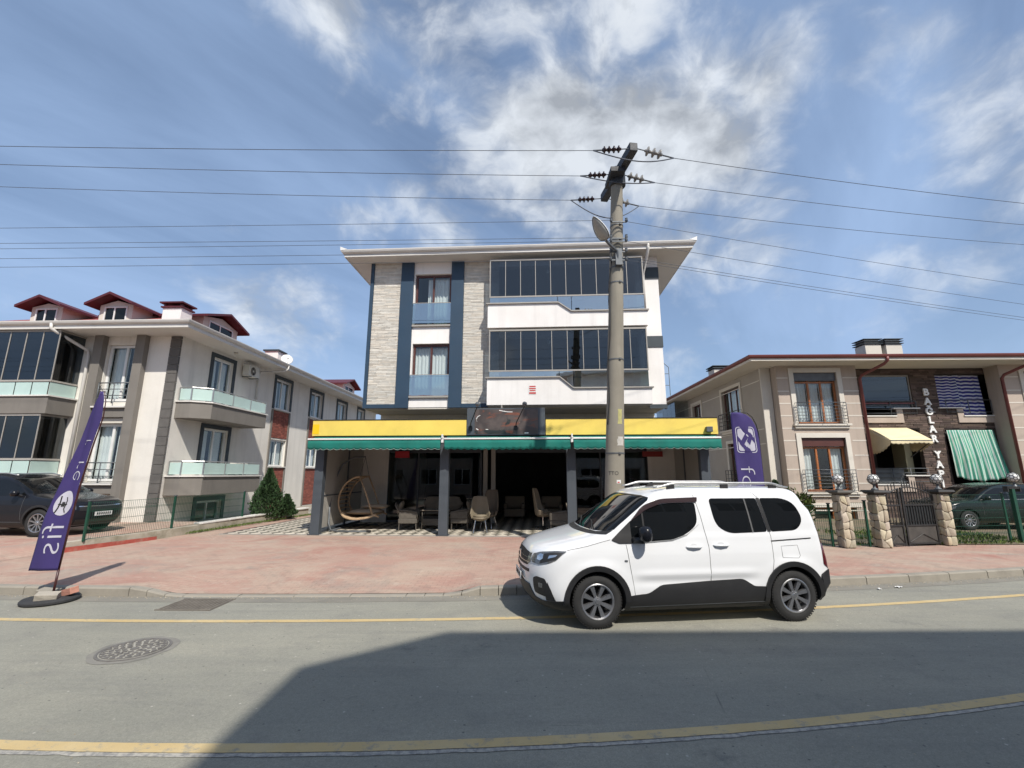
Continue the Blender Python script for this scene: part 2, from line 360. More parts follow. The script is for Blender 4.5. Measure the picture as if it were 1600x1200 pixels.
M['green_black_paint'] = mat('dark green car paint', (0.006,0.012,0.012), 0.25, 0.05, 1, fine=0, coat=0.3, spec=0.35)
M['alloy'] = mat('alloy wheel', (0.38,0.38,0.39), 0.30, 0.05, 4, metal=0.85, obj=True)
M['lens'] = mat('headlight lens', (0.11,0.115,0.12), 0.12, 0.3, 18, metal=0.2, coat=1.0)
M['lens_red'] = mat('tail light', (0.10,0.008,0.012), 0.15, 0.2, 8, coat=1.0)
M['plate'] = mat('number plate', (0.70,0.70,0.68), 0.4, 0.03, 3)
M['seam'] = mat('panel gap', (0.10,0.10,0.10), 0.8, 0.1, 3)
M['liner'] = mat('wheel arch liner', (0.010,0.010,0.010), 0.95, 0.1, 3)
M['leaf_dark'] = mat('conifer foliage', (0.030,0.068,0.022), 0.8, 0.35, 6, fine=0.2, fscale=30, tone=True)
M['leaf_shrub'] = mat('shrub foliage', (0.075,0.110,0.022), 0.75, 0.35, 6, fine=0.2, fscale=30, tone=True)
M['bark'] = mat('bark', (0.10,0.07,0.05), 0.95, 0.2, 8, 0.6, 40)
M['soil'] = mat('bare soil', (0.16,0.125,0.085), 0.98, 0.25, 1.5, 0.8, 20, dirt=(0.09,0.11,0.045,0.7), dscale=1.2)
M['letter_white'] = mat('white lettering', (0.80,0.80,0.78), 0.6, 0.03, 3)
M['print_dark'] = mat('dark print', (0.02,0.02,0.02), 0.6, 0.05, 3)
M['red_print'] = mat('red print', (0.50,0.06,0.05), 0.6, 0.1, 3)
M['tyre_old'] = mat('weight ring rubber', (0.030,0.031,0.033), 0.85, 0.25, 5, 0.4, 50)
M['brick_red'] = mat('salmon brick', (0.46,0.22,0.16), 0.95, 0.1, 6, 0.5, 60)
M['stone_grey'] = mat('concrete lump', (0.34,0.31,0.26), 0.95, 0.15, 6, 0.6, 40)
# ------------------------------------------------------------------ ground materials
def ground_mat(name, build):
    m = bpy.data.materials.new(name); m.use_nodes = True; t = m.node_tree; p = t.nodes['Principled BSDF']
    geo = t.nodes.new('ShaderNodeNewGeometry').outputs['Position']
    class K: pass
    k = K(); k.t = t; k.p = p; L = t.links.new; k.L = L
    def vec(scale=(1,1,1), rot=0, loc=(0,0,0)):
        n = t.nodes.new('ShaderNodeMapping'); n.inputs['Scale'].default_value = scale; n.inputs['Rotation'].default_value = (0,0,rot); n.inputs['Location'].default_value = loc
        L(geo, n.inputs[0]); return n.outputs[0]
    def nz(sc, det=6, ro=0.6, dist=0, v=None):
        n = t.nodes.new('ShaderNodeTexNoise'); n.inputs['Scale'].default_value = sc; n.inputs['Detail'].default_value = det; n.inputs['Roughness'].default_value = ro; n.inputs['Distortion'].default_value = dist
        L(v if v is not None else geo, n.inputs['Vector']); return n.outputs['Fac']
    def vor(sc, feat='F1', v=None):
        n = t.nodes.new('ShaderNodeTexVoronoi'); n.feature = feat; n.inputs['Scale'].default_value = sc; L(v if v is not None else geo, n.inputs['Vector']); return n.outputs['Distance']
    def rng(x, a, b, lo=0, hi=1):
        n = t.nodes.new('ShaderNodeMapRange'); L(x, n.inputs[0])
        for i, q in enumerate((a,b,lo,hi)): n.inputs[i+1].default_value = q
        return n.outputs[0]
    def mx(fac, a, b, mode='MIX'):
        n = t.nodes.new('ShaderNodeMix'); n.data_type = 'RGBA'; n.blend_type = mode
        for i, x in ((0,fac),(6,a),(7,b)):
            if hasattr(x,'links'): L(x, n.inputs[i])
            else: n.inputs[i].default_value = x if i == 0 else (*x[:3],1)
        return n.outputs[2]
    def mul(a, b):
        n = t.nodes.new('ShaderNodeMath'); n.operation = 'MULTIPLY'
        for i, x in enumerate((a,b)):
            if hasattr(x,'links'): L(x, n.inputs[i])
            else: n.inputs[i].default_value = x
        return n.outputs[0]
    def bump(h, st, d=0.01):
        n = t.nodes.new('ShaderNodeBump'); n.inputs['Strength'].default_value = st; n.inputs['Distance'].default_value = d; L(h, n.inputs['Height']); L(n.outputs[0], p.inputs['Normal'])
    k.vec, k.nz, k.vor, k.rng, k.mx, k.mul, k.bump = vec, nz, vor, rng, mx, mul, bump
    p.inputs['Roughness'].default_value = 0.9
    build(k); return m
def asphalt_b(k):
    c = k.mx(k.rng(k.nz(0.35,6,0.6), 0.35, 0.65), (0.172,0.170,0.143), (0.212,0.207,0.172))
    c = k.mx(k.mul(k.rng(k.nz(0.7,8,0.68,0.5,k.vec((0.22,1.7,1),-0.02)), 0.46, 0.74), 0.60), c, (0.262,0.248,0.198))      # dust drawn along the lanes
    c = k.mx(k.mul(k.rng(k.nz(0.6,8,0.70,0.3,k.vec((0.16,2.2,1),-0.02,(4,3,0))), 0.53, 0.70), 0.50), c, (0.120,0.118,0.112))   # worn tyre tracks
    c = k.mx(k.mul(k.rng(k.nz(2.2,9,0.75), 0.50, 0.68), 0.42), c, (0.135,0.131,0.120))
    c = k.mx(k.mul(k.rng(k.nz(1.1,9,0.75,0,k.vec((1,1,1),0,(7,3,0))), 0.60, 0.70), 0.65), c, (0.10,0.098,0.092))             # oil and water stains
    c = k.mx(1.0, c, k.mx(k.nz(75,4,0.8), (0.50,)*3, (2.15,)*3), 'MULTIPLY')
    c = k.mx(1.0, c, k.mx(k.nz(24,5,0.75), (0.68,)*3, (1.32,)*3), 'MULTIPLY')
    c = k.mx(k.rng(k.vor(44), 0.16, 0.08, 0, 0.55), c, (0.34,0.325,0.285))                              # bright chippings
    c = k.mx(k.rng(k.vor(5.5,'F1',k.vec((1,1,1),0.8,(1,8,0))), 0.075, 0.045, 0, 0.9), c, (0.44,0.42,0.36))
    c = k.mx(k.rng(k.vor(7,'F1',k.vec((1,1,1),0.4,(3,1,0))), 0.09, 0.05, 0, 0.75), c, (0.07,0.07,0.068))
    wob = k.vec((1,1,1))
    cr = k.mul(k.rng(k.vor(0.42,'DISTANCE_TO_EDGE',wob), 0.0045, 0.0), k.rng(k.nz(0.7), 0.58, 0.66))
    c = k.mx(k.mul(cr,0.6), c, (0.06,0.06,0.058))
    k.L(c, k.p.inputs['Base Color']); k.bump(k.nz(120,4,0.75), 0.8, 0.008)
    k.p.inputs['Roughness'].default_value = 0.88
def paving_b(k):
    c = k.mx(k.rng(k.nz(0.42,7,0.62,0.8), 0.38, 0.62), (0.385,0.225,0.178), (0.405,0.295,0.230))
    c = k.mx(k.mul(k.rng(k.nz(0.75,8,0.68,1.4,k.vec((0.5,1.3,1),0.3)), 0.46, 0.66), 0.85), c, (0.42,0.335,0.262))
    c = k.mx(k.mul(k.rng(k.nz(0.6,7,0.65,1.2,k.vec((1,1,1),0,(5,2,0))), 0.55, 0.70), 0.75), c, (0.325,0.135,0.105))
    c = k.mx(k.mul(k.rng(k.nz(0.5,8,0.70,0.9,k.vec((1,1,1),0,(9,7,0))), 0.53, 0.68), 0.75), c, (0.27,0.240,0.205))
    c = k.mx(k.mul(k.rng(k.nz(2.4,9,0.75,0.6), 0.52, 0.66), 0.45), c, (0.235,0.175,0.145))
    c = k.mx(k.mul(k.rng(k.nz(3.1,9,0.75,0.6,k.vec((1,1,1),0,(2,5,0))), 0.56, 0.68), 0.50), c, (0.47,0.40,0.33))
    br = k.t.nodes.new('ShaderNodeTexBrick'); k.L(k.vec((1,1,1),0.03), br.inputs['Vector']); br.inputs['Scale'].default_value = 1.0
    br.inputs['Brick Width'].default_value = 0.20; br.inputs['Row Height'].default_value = 0.10; br.inputs['Mortar Size'].default_value = 0.008
    br.inputs['Color1'].default_value = (1.06,1.05,1.04,1); br.inputs['Color2'].default_value = (0.93,0.94,0.94,1); br.inputs['Mortar'].default_value = (0.76,0.76,0.75,1)
    c = k.mx(k.rng(k.nz(0.45,5), 0.42, 0.62, 0.22, 1.0), c, k.mx(1.0, c, br.outputs['Color'], 'MULTIPLY'))
    c = k.mx(1.0, c, k.mx(k.nz(60,4,0.7), (0.78,)*3, (1.22,)*3), 'MULTIPLY')
    k.L(c, k.p.inputs['Base Color']); k.bump(k.nz(45,5,0.7), 0.6, 0.012)
def soil_b(k):
    c = k.mx(k.rng(k.nz(0.05,5), 0.4, 0.6), (0.15,0.12,0.08), (0.085,0.10,0.045))
    c = k.mx(k.rng(k.nz(6,5), 0.3, 0.7), c, (0.19,0.155,0.11))
    k.L(c, k.p.inputs['Base Color']); k.bump(k.nz(12,6), 0.8, 0.03)
def line_b(k):
    c = k.mx(k.rng(k.nz(1.4,6), 0.35, 0.65), (0.48,0.355,0.165), (0.52,0.41,0.225))
    c = k.mx(k.rng(k.nz(7,9,0.8), 0.53, 0.62, 0, 0.85), c, (0.27,0.255,0.21))
    c = k.mx(1.0, c, k.mx(k.nz(220,2), (0.8,)*3, (1.2,)*3), 'MULTIPLY')
    k.L(c, k.p.inputs['Base Color']); k.bump(k.nz(240,3,0.7), 0.4, 0.005)
def oldline_b(k):
    c = k.mx(k.rng(k.nz(16,8,0.75), 0.44, 0.58), (0.40,0.38,0.33), (0.22,0.215,0.205))
    k.L(c, k.p.inputs['Base Color']); k.bump(k.nz(240,3,0.7), 0.4, 0.005)
M['asphalt'] = ground_mat('asphalt', asphalt_b); M['paving'] = ground_mat('faded red paving', paving_b); M['ground'] = ground_mat('ground', soil_b)
M['yellow_line'] = ground_mat('yellow road paint', line_b); M['old_line'] = ground_mat('worn road paint', oldline_b)
M['tile_light'] = mat('light floor tile', (0.56,0.51,0.42), 0.7, 0.10, 2, dirt=(0.34,0.29,0.23,0.5))
M['tile_dark'] = mat('dark floor tile', (0.125,0.115,0.090), 0.7, 0.12, 2, dirt=(0.18,0.15,0.11,0.5))

# ------------------------------------------------------------------ ground, road, pavement, kerb
def curve(a, b, c, x0, x1):
    def f(x):
        xc = min(max(x,x0),x1); y = a+b*(xc-c)**2; return y+2*b*(xc-c)*(x-xc)
    return f
kerb_y = curve(7.92, 0.0078, -4, -12, 12)
far_y = curve(6.70, 0.0086, -4, -12, 11)
near_y = curve(3.78, 0.0165, -2.2, -7, 6)
def sstep(a, b, x):
    t = min(max((x-a)/(b-a),0),1); return t*t*(3-2*t)
def dip(x): return sstep(-6.4,-5.5,x)*(1-sstep(-1.05,-0.45,x))
def pav_z(x, y):
    d = max(0, y-kerb_y(x)); s = dip(x)*(1-sstep(0.1,2.2,d)); return 0.13-0.105*s
XS = [-60,-45,-34,-26,-20,-16]+[-14+0.35*i for i in range(80)]+[15,17,20,25,32,42,55]
g = MB(); n = 48
g.add([(0,60,-0.06)]+[(900*math.cos(2*math.pi*i/n), 60+900*math.sin(2*math.pi*i/n), -0.06) for i in range(n)], [(0,1+i,1+(i+1)%n) for i in range(n)])
ground = struct(g.build('ground', M['ground']))
r = MB(); r.sheet([[(x, kerb_y(x)+0.05-(6.6+0.05)*k/10, 0.0) for x in XS] for k in range(11)])
road = struct(r.build('road', M['asphalt'], smooth=True))
def strip(name, f, w, z, m, x0, x1, off=0, rag=0.0):
    b = MB(); xs = [x0+(x1-x0)*i/420 for i in range(421)]
    rg = lambda x, s: rag*mnoise(Vector((x*9, s, 0)))+rag*0.6*mnoise(Vector((x*31, s+4, 0)))
    b.sheet([[(x, f(x)+off+w/2+rg(x,1.0), z) for x in xs], [(x, f(x)+off-w/2+rg(x,7.0), z) for x in xs]])
    return struct(b.build(name, m))
strip('road_marking', near_y, 0.115, 0.008, M['yellow_line'], -24, 26, rag=0.006)
strip('road_marking', near_y, 0.06, 0.004, M['old_line'], -24, 26, off=-0.072, rag=0.016)
strip('road_marking', far_y, 0.11, 0.004, M['yellow_line'], -30, 30, rag=0.008)
p = MB(); ds = [0.13,0.3,0.5,0.8,1.1,1.5,2,2.6,3.4,4.4,5.6,7,9,12,16,22,30]
p.sheet([[(x, kerb_y(x)+d, pav_z(x, kerb_y(x)+d)) for x in XS] for d in reversed(ds)])
pavement = struct(p.build('pavement', M['paving'], smooth=True))
# near-side pavement under the photographer
p = MB(); p.sheet([[(x, kerb_y(x)-6.6-d, 0.13) for x in XS] for d in (0.12,1,2,4,8,20)])
struct(p.build('pavement', M['paving'], smooth=True))
# kerb stones, one by one
kerb = thing('kerb', None, None, (0,0,0)); struct(kerb)
def kerb_stone(x0, x1, yf, h0, h1, flip=1):
    b = MB(); y0, y1 = yf(x0), yf(x1); dx = 0.006
    x0 += dx; x1 -= dx; j = random.uniform(-0.004,0.004)
    prof = lambda x,y,h: [(x,y,-0.05),(x,y+flip*0.004,h-0.022),(x,y+flip*0.018,h-0.004),(x,y+flip*0.04,h),(x,y+flip*0.15,h),(x,y+flip*0.15,-0.05)]
    A = prof(x0,y0+j,h0+j*0.6); B = prof(x1,y1+j,h1+j*0.6); n = len(A)
    b.add(A+B, [(i,(i+1)%n,n+(i+1)%n,n+i) for i in range(n)]+[tuple(range(n-1,-1,-1)),tuple(range(n,2*n))])
    return b.build('kerb_stone', M['kerb'], kerb)
x = -22.0
while x < 24:
    L_ = 0.92
    h = lambda q: 0.137-0.118*dip(q)
    segs = 1 if abs(h(x)-h(x+L_)) < 0.002 else 3
    for k in range(segs):
        kerb_stone(x+L_*k/segs, x+L_*(k+1)/segs, kerb_y, h(x+L_*k/segs), h(x+L_*(k+1)/segs))
    x += L_
x = -9.0
while x < 10:
    kerb_stone(x, x+0.92, lambda q: kerb_y(q)-6.6, 0.137, 0.137, -1); x += 0.92
# gutter strip: paler concrete run along the kerb foot
b = MB(); xs = [-22+44*i/200 for i in range(201)]
b.sheet([[(q, kerb_y(q)-0.002, 0.003) for q in xs],[(q, kerb_y(q)-0.30-0.03*mnoise(Vector((q*1.3,0,0))), 0.003) for q in xs]])
struct(b.build('road_gutter', mat('gutter concrete', (0.215,0.202,0.170), 0.92, 0.15, 1.2, 0.4, 80, dirt=(0.17,0.165,0.15,0.6), dscale=1.1)))

# manhole cover
mh = thing('manhole_cover', 'round cast iron manhole cover with raised pattern in the road', 'manhole cover', (-4.37,5.69,0.0), 20); mh.scale = (0.77,0.77,1)
b = MB(); b.lathe([(0.46,0.0),(0.46,0.010),(0.435,0.012),(0.425,0.006)], 40); b.build('rim', M['cast_iron'], mh, auto=30)
b = MB(); b.lathe([(0.418,0.001),(0.418,0.009),(0.0,0.009)], 40); cov = b.build('cover', mat('worn cover', (0.30,0.285,0.245), 0.75, 0.25, 8, 0.4, 50), mh)
b = MB()
for ring, cnt in ((0.36,22),(0.285,18),(0.205,13),(0.125,8)):
    for i in range(cnt):
        a = 2*math.pi*(i+0.5*(cnt%2))/cnt; w = 2*math.pi*ring/cnt*0.30
        st = len(b.v); b.box(-0.026,0.026,-w,w,0.0085,0.0165); b.xf(Matrix.Rotation(a,4,'Z') @ Matrix.Translation((ring,0,0)) @ Matrix.Rotation(0.6,4,'Z'), st)
b.lathe([(0.055,0.0085),(0.055,0.0165),(0.0,0.0165)], 16); b.lathe([(0.405,0.0085),(0.405,0.0155),(0.39,0.0155),(0.39,0.0085)], 40)
stuff(b.build('raised_pattern', M['cast_iron'], cov))
b = MB(); n = 44   # patch of mortar round the frame
rr = [0.545+0.05*mnoise(Vector((math.cos(2*math.pi*i/n)*2,math.sin(2*math.pi*i/n)*2,3))) for i in range(n)]
b.add([(0.452*math.cos(2*math.pi*i/n),0.452*math.sin(2*math.pi*i/n),0.004) for i in range(n)]+[(rr[i]*math.cos(2*math.pi*i/n),rr[i]*math.sin(2*math.pi*i/n),0.0035) for i in range(n)], [(i,(i+1)%n,n+(i+1)%n,n+i) for i in range(n)])
b.build('collar', mat('mortar collar', (0.205,0.196,0.172), 0.9, 0.2, 6, 0.4), mh)
# drain grate in the gutter
dg = thing('drain_grate', 'sunken rectangular drain cover beside the dropped kerb', 'drain', (-4.90,7.50,0.0), -1)
b = MB(); b.box(-0.42,0.42,-0.31,0.31,0.0,0.006); b.build('plate', mat('rusty plate', (0.12,0.105,0.088), 0.9, 0.3, 4, 0.5, 40, dirt=(0.13,0.115,0.10,0.6), dscale=3), dg)
b = MB()
for i in range(13): b.box(-0.40+i*0.0635,-0.372+i*0.0635,-0.28,0.28,0.0065,0.014)
b.box(-0.42,0.42,0.285,0.31,0.0065,0.015); b.box(-0.42,0.42,-0.31,-0.285,0.0065,0.015); stuff(b.build('bars', mat('rusty bars', (0.16,0.142,0.118), 0.9, 0.3, 6, 0.4), dg))

# ------------------------------------------------------------------ building frames
def frame_rot(a): return -a
MAIN_O, MAIN_A = (0,14.1,0), 3.3
LEFT_O, LEFT_A = (-12.55,16.33,0), 2.2
RIGHT_O, RIGHT_A = (11.2,19.3,0), 1.5

# tiled terrace of the shop (tiles laid on the diagonal)
ter = thing('terrace', None, None, MAIN_O, -MAIN_A); struct(ter)
b = MB(); b.box(-9.15,6.4,0.02,8.2,0.02,0.150); b.build('screed', M['mortar_dark'], ter)
a_ = 0.262; d_ = a_/math.sqrt(2)
def tile_me(name, m):
    t = MB(); s_ = d_*0.965
    top = [(s_,0),(0,s_),(-s_,0),(0,-s_)]
    t.add([(x,y,0) for x,y in top]+[(x*0.97,y*0.97,0.008) for x,y in top], [(0,1,2,3)[::-1],(4,5,6,7)]+[(i,(i+1)%4,4+(i+1)%4,4+i) for i in range(4)]); return t.mesh(name, m)
tl, td = tile_me('tile', M['tile_light']), tile_me('tile', M['tile_dark'])
rest = {0: MB(), 1: MB()}; singles = 0
for j in range(0, 44):
    for i in range(-48, 36):
        if (i+j) % 2: continue
        x, y = i*d_+0.05, 0.20+j*d_
        if x < -9.0 or x > 6.25 or y > 8.0: continue
        k = j % 2
        if singles < 300 and j < 7 and (y < 1.35):
            inst(tl if k == 0 else td, 'tile', ter, (x,y,0.150+random.uniform(0,0.002)), (0,0,random.uniform(-0.01,0.01))); singles += 1
        else:
            s_ = d_*0.965; t = rest[k]; st = len(t.v)
            t.add([(x+s_,y,0.158),(x,y+s_,0.158),(x-s_,y,0.158),(x,y-s_,0.158)], [(0,1,2,3)])
stuff(rest[0].build('light_tiles', M['tile_light'], ter)); stuff(rest[1].build('dark_tiles', M['tile_dark'], ter))
b = MB(); b.box(-9.15,6.4,-0.02,0.018,0.02,0.162); b.build('edging', M['mortar'], ter)
# ------------------------------------------------------------------ shared building pieces
I4 = Matrix.Identity(4)
def side_r(x): return Matrix(((0,-1,0,x),(1,0,0,0),(0,0,1,0),(0,0,0,1)))     # outward = +x, local x runs along depth
def side_l(x): return Matrix(((0,1,0,x),(1,0,0,0),(0,0,1,0),(0,0,0,1)))      # outward = -x
def curtain_mb(x0, x1, y, z0, z1, amp=0.025, per=0.13, hem=0.0):
    b = MB(); n = max(8,int((x1-x0)/per*6)); ph = random.uniform(0,6)
    b.sheet([[(x0+(x1-x0)*i/n, y+amp*(0.8+0.4*k)*math.sin(ph+2*math.pi*(x0+(x1-x0)*i/n)/per+0.7*math.sin(i*0.31)), z1+(z0-z1)*k+(hem*math.sin(i*0.4) if k else 0)) for i in range(n+1)] for k in (0,0.5,1)])
    return b
def window(parent, T, x0, x1, z0, z1, y, fm, gm, muls=(0.5,), t=0.065, dep=0.07, trans=None, curtain=None, room=True, name='window'):
    """frame with mullions at fractions muls (and a transom height), a pane in each light; y = outer face, local outward is -y"""
    b = MB(); b.box(x0,x0+t,y,y+dep,z0,z1); b.box(x1-t,x1,y,y+dep,z0,z1); b.box(x0+t,x1-t,y,y+dep,z0,z0+t); b.box(x0+t,x1-t,y,y+dep,z1-t,z1)
    xs = [x0+t]+[v for f in muls for v in (x0+(x1-x0)*f-t/2, x0+(x1-x0)*f+t/2)]+[x1-t]
    for k in range(1,len(xs)-1,2): b.box(xs[k],xs[k+1],y+0.002,y+dep-0.004,z0+t,z1-t)
    zs = [(z0+t, z1-t)]
    if trans:
        b.box(x0+t,x1-t,y+0.004,y+dep-0.006,trans-t/2,trans+t/2); zs = [(z0+t,trans-t/2),(trans+t/2,z1-t)]
    b.xf(T); w = b.build(name, fm, parent, bevel=0.004)
    for k in range(0,len(xs),2):
        for (za,zb) in zs:
            q = MB(); q.box(xs[k]-0.004,xs[k+1]+0.004,y+dep*0.45,y+dep*0.45+0.008,za-0.004,zb+0.004); q.xf(T); q.build('pane', gm, w)
    if curtain:
        for (f0,f1) in curtain:
            q = curtain_mb(x0+(x1-x0)*f0+0.02, x0+(x1-x0)*f1-0.02, y+dep+0.12, z0+0.05, z1-0.08); q.xf(T); q.build('curtain', M['curtain'], w, smooth=True, fix=False)
    return w
def cladding(x0, x1, z0, z1, y, h, lmin, lmax, dmin, dmax, tones, joint=0.006):
    """coursed stones with real joints and uneven faces"""
    b = MB(); z = z0; row = 0
    while z < z1-0.01:
        hh = min(h*random.uniform(0.9,1.1), z1-z); x = x0; first = True
        while x < x1-0.01:
            L_ = random.uniform(lmin,lmax)*(random.uniform(0.3,1) if first else 1); first = False
            xe = min(x+L_, x1)
            if x1-xe < lmin*0.35: xe = x1
            d = random.uniform(dmin,dmax); k = random.choice(tones)*random.uniform(0.92,1.08); wv = random.uniform(-0.03,0.03)
            b.col = (k*(1+wv), k, k*(1-wv))
            a, c = x+joint/2, xe-joint/2; e, f = z+joint/2, z+hh-joint/2; j = lambda: random.uniform(-0.004,0.004)
            b.add([(a,y,e),(c,y,e),(c,y,f),(a,y,f),(a+0.004,y-d+j(),e+0.004),(c-0.004,y-d+j(),e+0.004),(c-0.004,y-d+j(),f-0.004),(a+0.004,y-d+j(),f-0.004)],
                  [(4,5,6,7),(0,1,5,4),(1,2,6,5),(2,3,7,6),(3,0,4,7)])
            x = xe
        z += hh; row += 1
    return b
def sweep(prof, path, closed=False):
    """profile (out, up) swept along a horizontal polyline; out is to the left of travel"""
    b = MB(); pts = [Vector((*p[:2],0)) for p in path]; z = [p[2] if len(p) > 2 else 0 for p in path]; m = len(pts); rings = []
    for i in range(m):
        d0 = (pts[i]-pts[i-1]).normalized() if (i > 0 or closed) else (pts[1]-pts[0]).normalized()
        d1 = (pts[(i+1)%m]-pts[i]).normalized() if (i < m-1 or closed) else d0
        n0 = Vector((-d0.y,d0.x,0)); n1 = Vector((-d1.y,d1.x,0)); nn = (n0+n1); nn = nn/ max(0.2,nn.dot(n0)) if nn.length > 1e-6 else n0
        rings.append([tuple(pts[i]+nn*o+Vector((0,0,z[i]+u))) for o,u in prof])
    k = len(prof); vs = [q for g_ in rings for q in g_]; fs = []
    for i in range(m if closed else m-1):
        j = (i+1)%m
        for a in range(k): fs.append((i*k+a, i*k+(a+1)%k, j*k+(a+1)%k, j*k+a))
    if not closed: fs += [tuple(range(k)), tuple((m-1)*k+a for a in range(k))[::-1]]
    return b.add(vs, fs)
GUT = [(0.0,-0.02),(0.05,-0.02),(0.10,0.02),(0.125,0.075),(0.128,0.11),(0.118,0.112),(0.112,0.08),(0.09,0.035),(0.045,0.005),(0.0,0.005)]

# ------------------------------------------------------------------ the apartment block
ab = thing('apartment_building', 'white three storey apartment block with pale stone panels and navy bands', 'building', MAIN_O, -MAIN_A)
X0, X1, YF, YB, ZB, ZT = -5.55, 5.40, 2.0, 13.5, 4.38, 10.10
b = MB()
wall_grid(b, X0, X1, ZB, ZT, [(-3.88,-2.46,7.52,9.62),(-3.88,-2.46,4.78,6.81),(-0.75,4.55,8.0,9.85),(-0.75,4.55,5.1,7.0)], YF, YF+0.25)
b.box(X0,X0+0.25,YF+0.25,YB,ZB,ZT); b.box(X1-0.25,X1,YF+0.25,YB,ZB,ZT); b.box(X0+0.25,X1-0.25,YB-0.25,YB,ZB,ZT)
b.build('wall', M['white_render'], ab)
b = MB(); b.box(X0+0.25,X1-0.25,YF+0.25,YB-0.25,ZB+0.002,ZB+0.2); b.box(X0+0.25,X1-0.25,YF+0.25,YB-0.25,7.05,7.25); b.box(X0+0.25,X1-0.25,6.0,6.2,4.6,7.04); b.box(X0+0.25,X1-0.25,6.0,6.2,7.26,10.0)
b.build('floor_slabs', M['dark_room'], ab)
b = MB(); b.box(X0,X1,YF+0.02,YB,ZB-0.06,ZB-0.002); b.build('underside', M['soffit_warm'], ab)
for x0, x1 in ((-4.42,-3.93),(-2.45,-1.97)):
    b = MB(); b.box(x0,x1,YF-0.09,YF-0.001,ZB-0.03,ZT); b.build('navy_band', M['navy'], ab, bevel=0.006)
b = MB(); b.box(-5.64,-5.51,YF-0.06,YF-0.001,ZB+0.0,ZT); b.box(-5.64,-5.553,YF,YF+0.30,ZB,ZT); b.build('navy_band', M['navy'], ab)
for x0, x1 in ((-5.64,-4.425),(-1.965,-0.98)):
    b = MB(); b.box(x0,x1,YF-0.064,YF-0.002,ZB-0.025,ZB+0.12); b.build('navy_band', M['navy'], ab)
for x0, x1 in ((-5.505,-4.424),(-1.966,-0.6)):
    stuff(cladding(x0,x1,ZB+0.122,ZT-0.01,YF-0.004,0.058,0.25,0.70,0.010,0.022,(0.90,0.96,1.0,1.03,1.06),0.003).build('stone_cladding', M['stone'], ab))
for z0, z1, x0 in ((9.20,9.66,4.80),(6.53,6.95,4.80),(4.27,4.42,4.80)):
    b = MB(); b.box(x0,X1+0.02,YF-0.03,YF-0.002,z0,z1); b.box(X1+0.001,X1+0.02,YF,YF+0.25,z0,z1); b.build('navy_block', M['slate'], ab)
# stair windows with glass rails
for z0, z1, rz0, rz1, cu in ((7.52,9.62,7.60,8.40,((0.30,1.0),)),(4.78,6.81,4.80,5.58,((0.02,0.98),))):
    window(ab, I4, -3.86, -2.48, z0+0.02, z1-0.02, YF+0.10, M['brown_frame'], M['glass_clear'], (0.5,), 0.07, 0.08, curtain=cu)
    b = MB(); b.box(-3.92,-2.455,YF-0.055,YF-0.043,rz0,rz1); rp = b.build('rail_pane', M['glass_rail'], ab)
    b = MB(); b.box(-3.925,-2.452,YF-0.08,YF+0.10,z0-0.05,z0+0.018); b.build('sill', M['grey_alu'], ab)
    b = MB(); b.box(-3.93,-2.45,YF-0.062,YF-0.036,rz1,rz1+0.022); b.build('rail_edge', M['grey_alu'], ab)
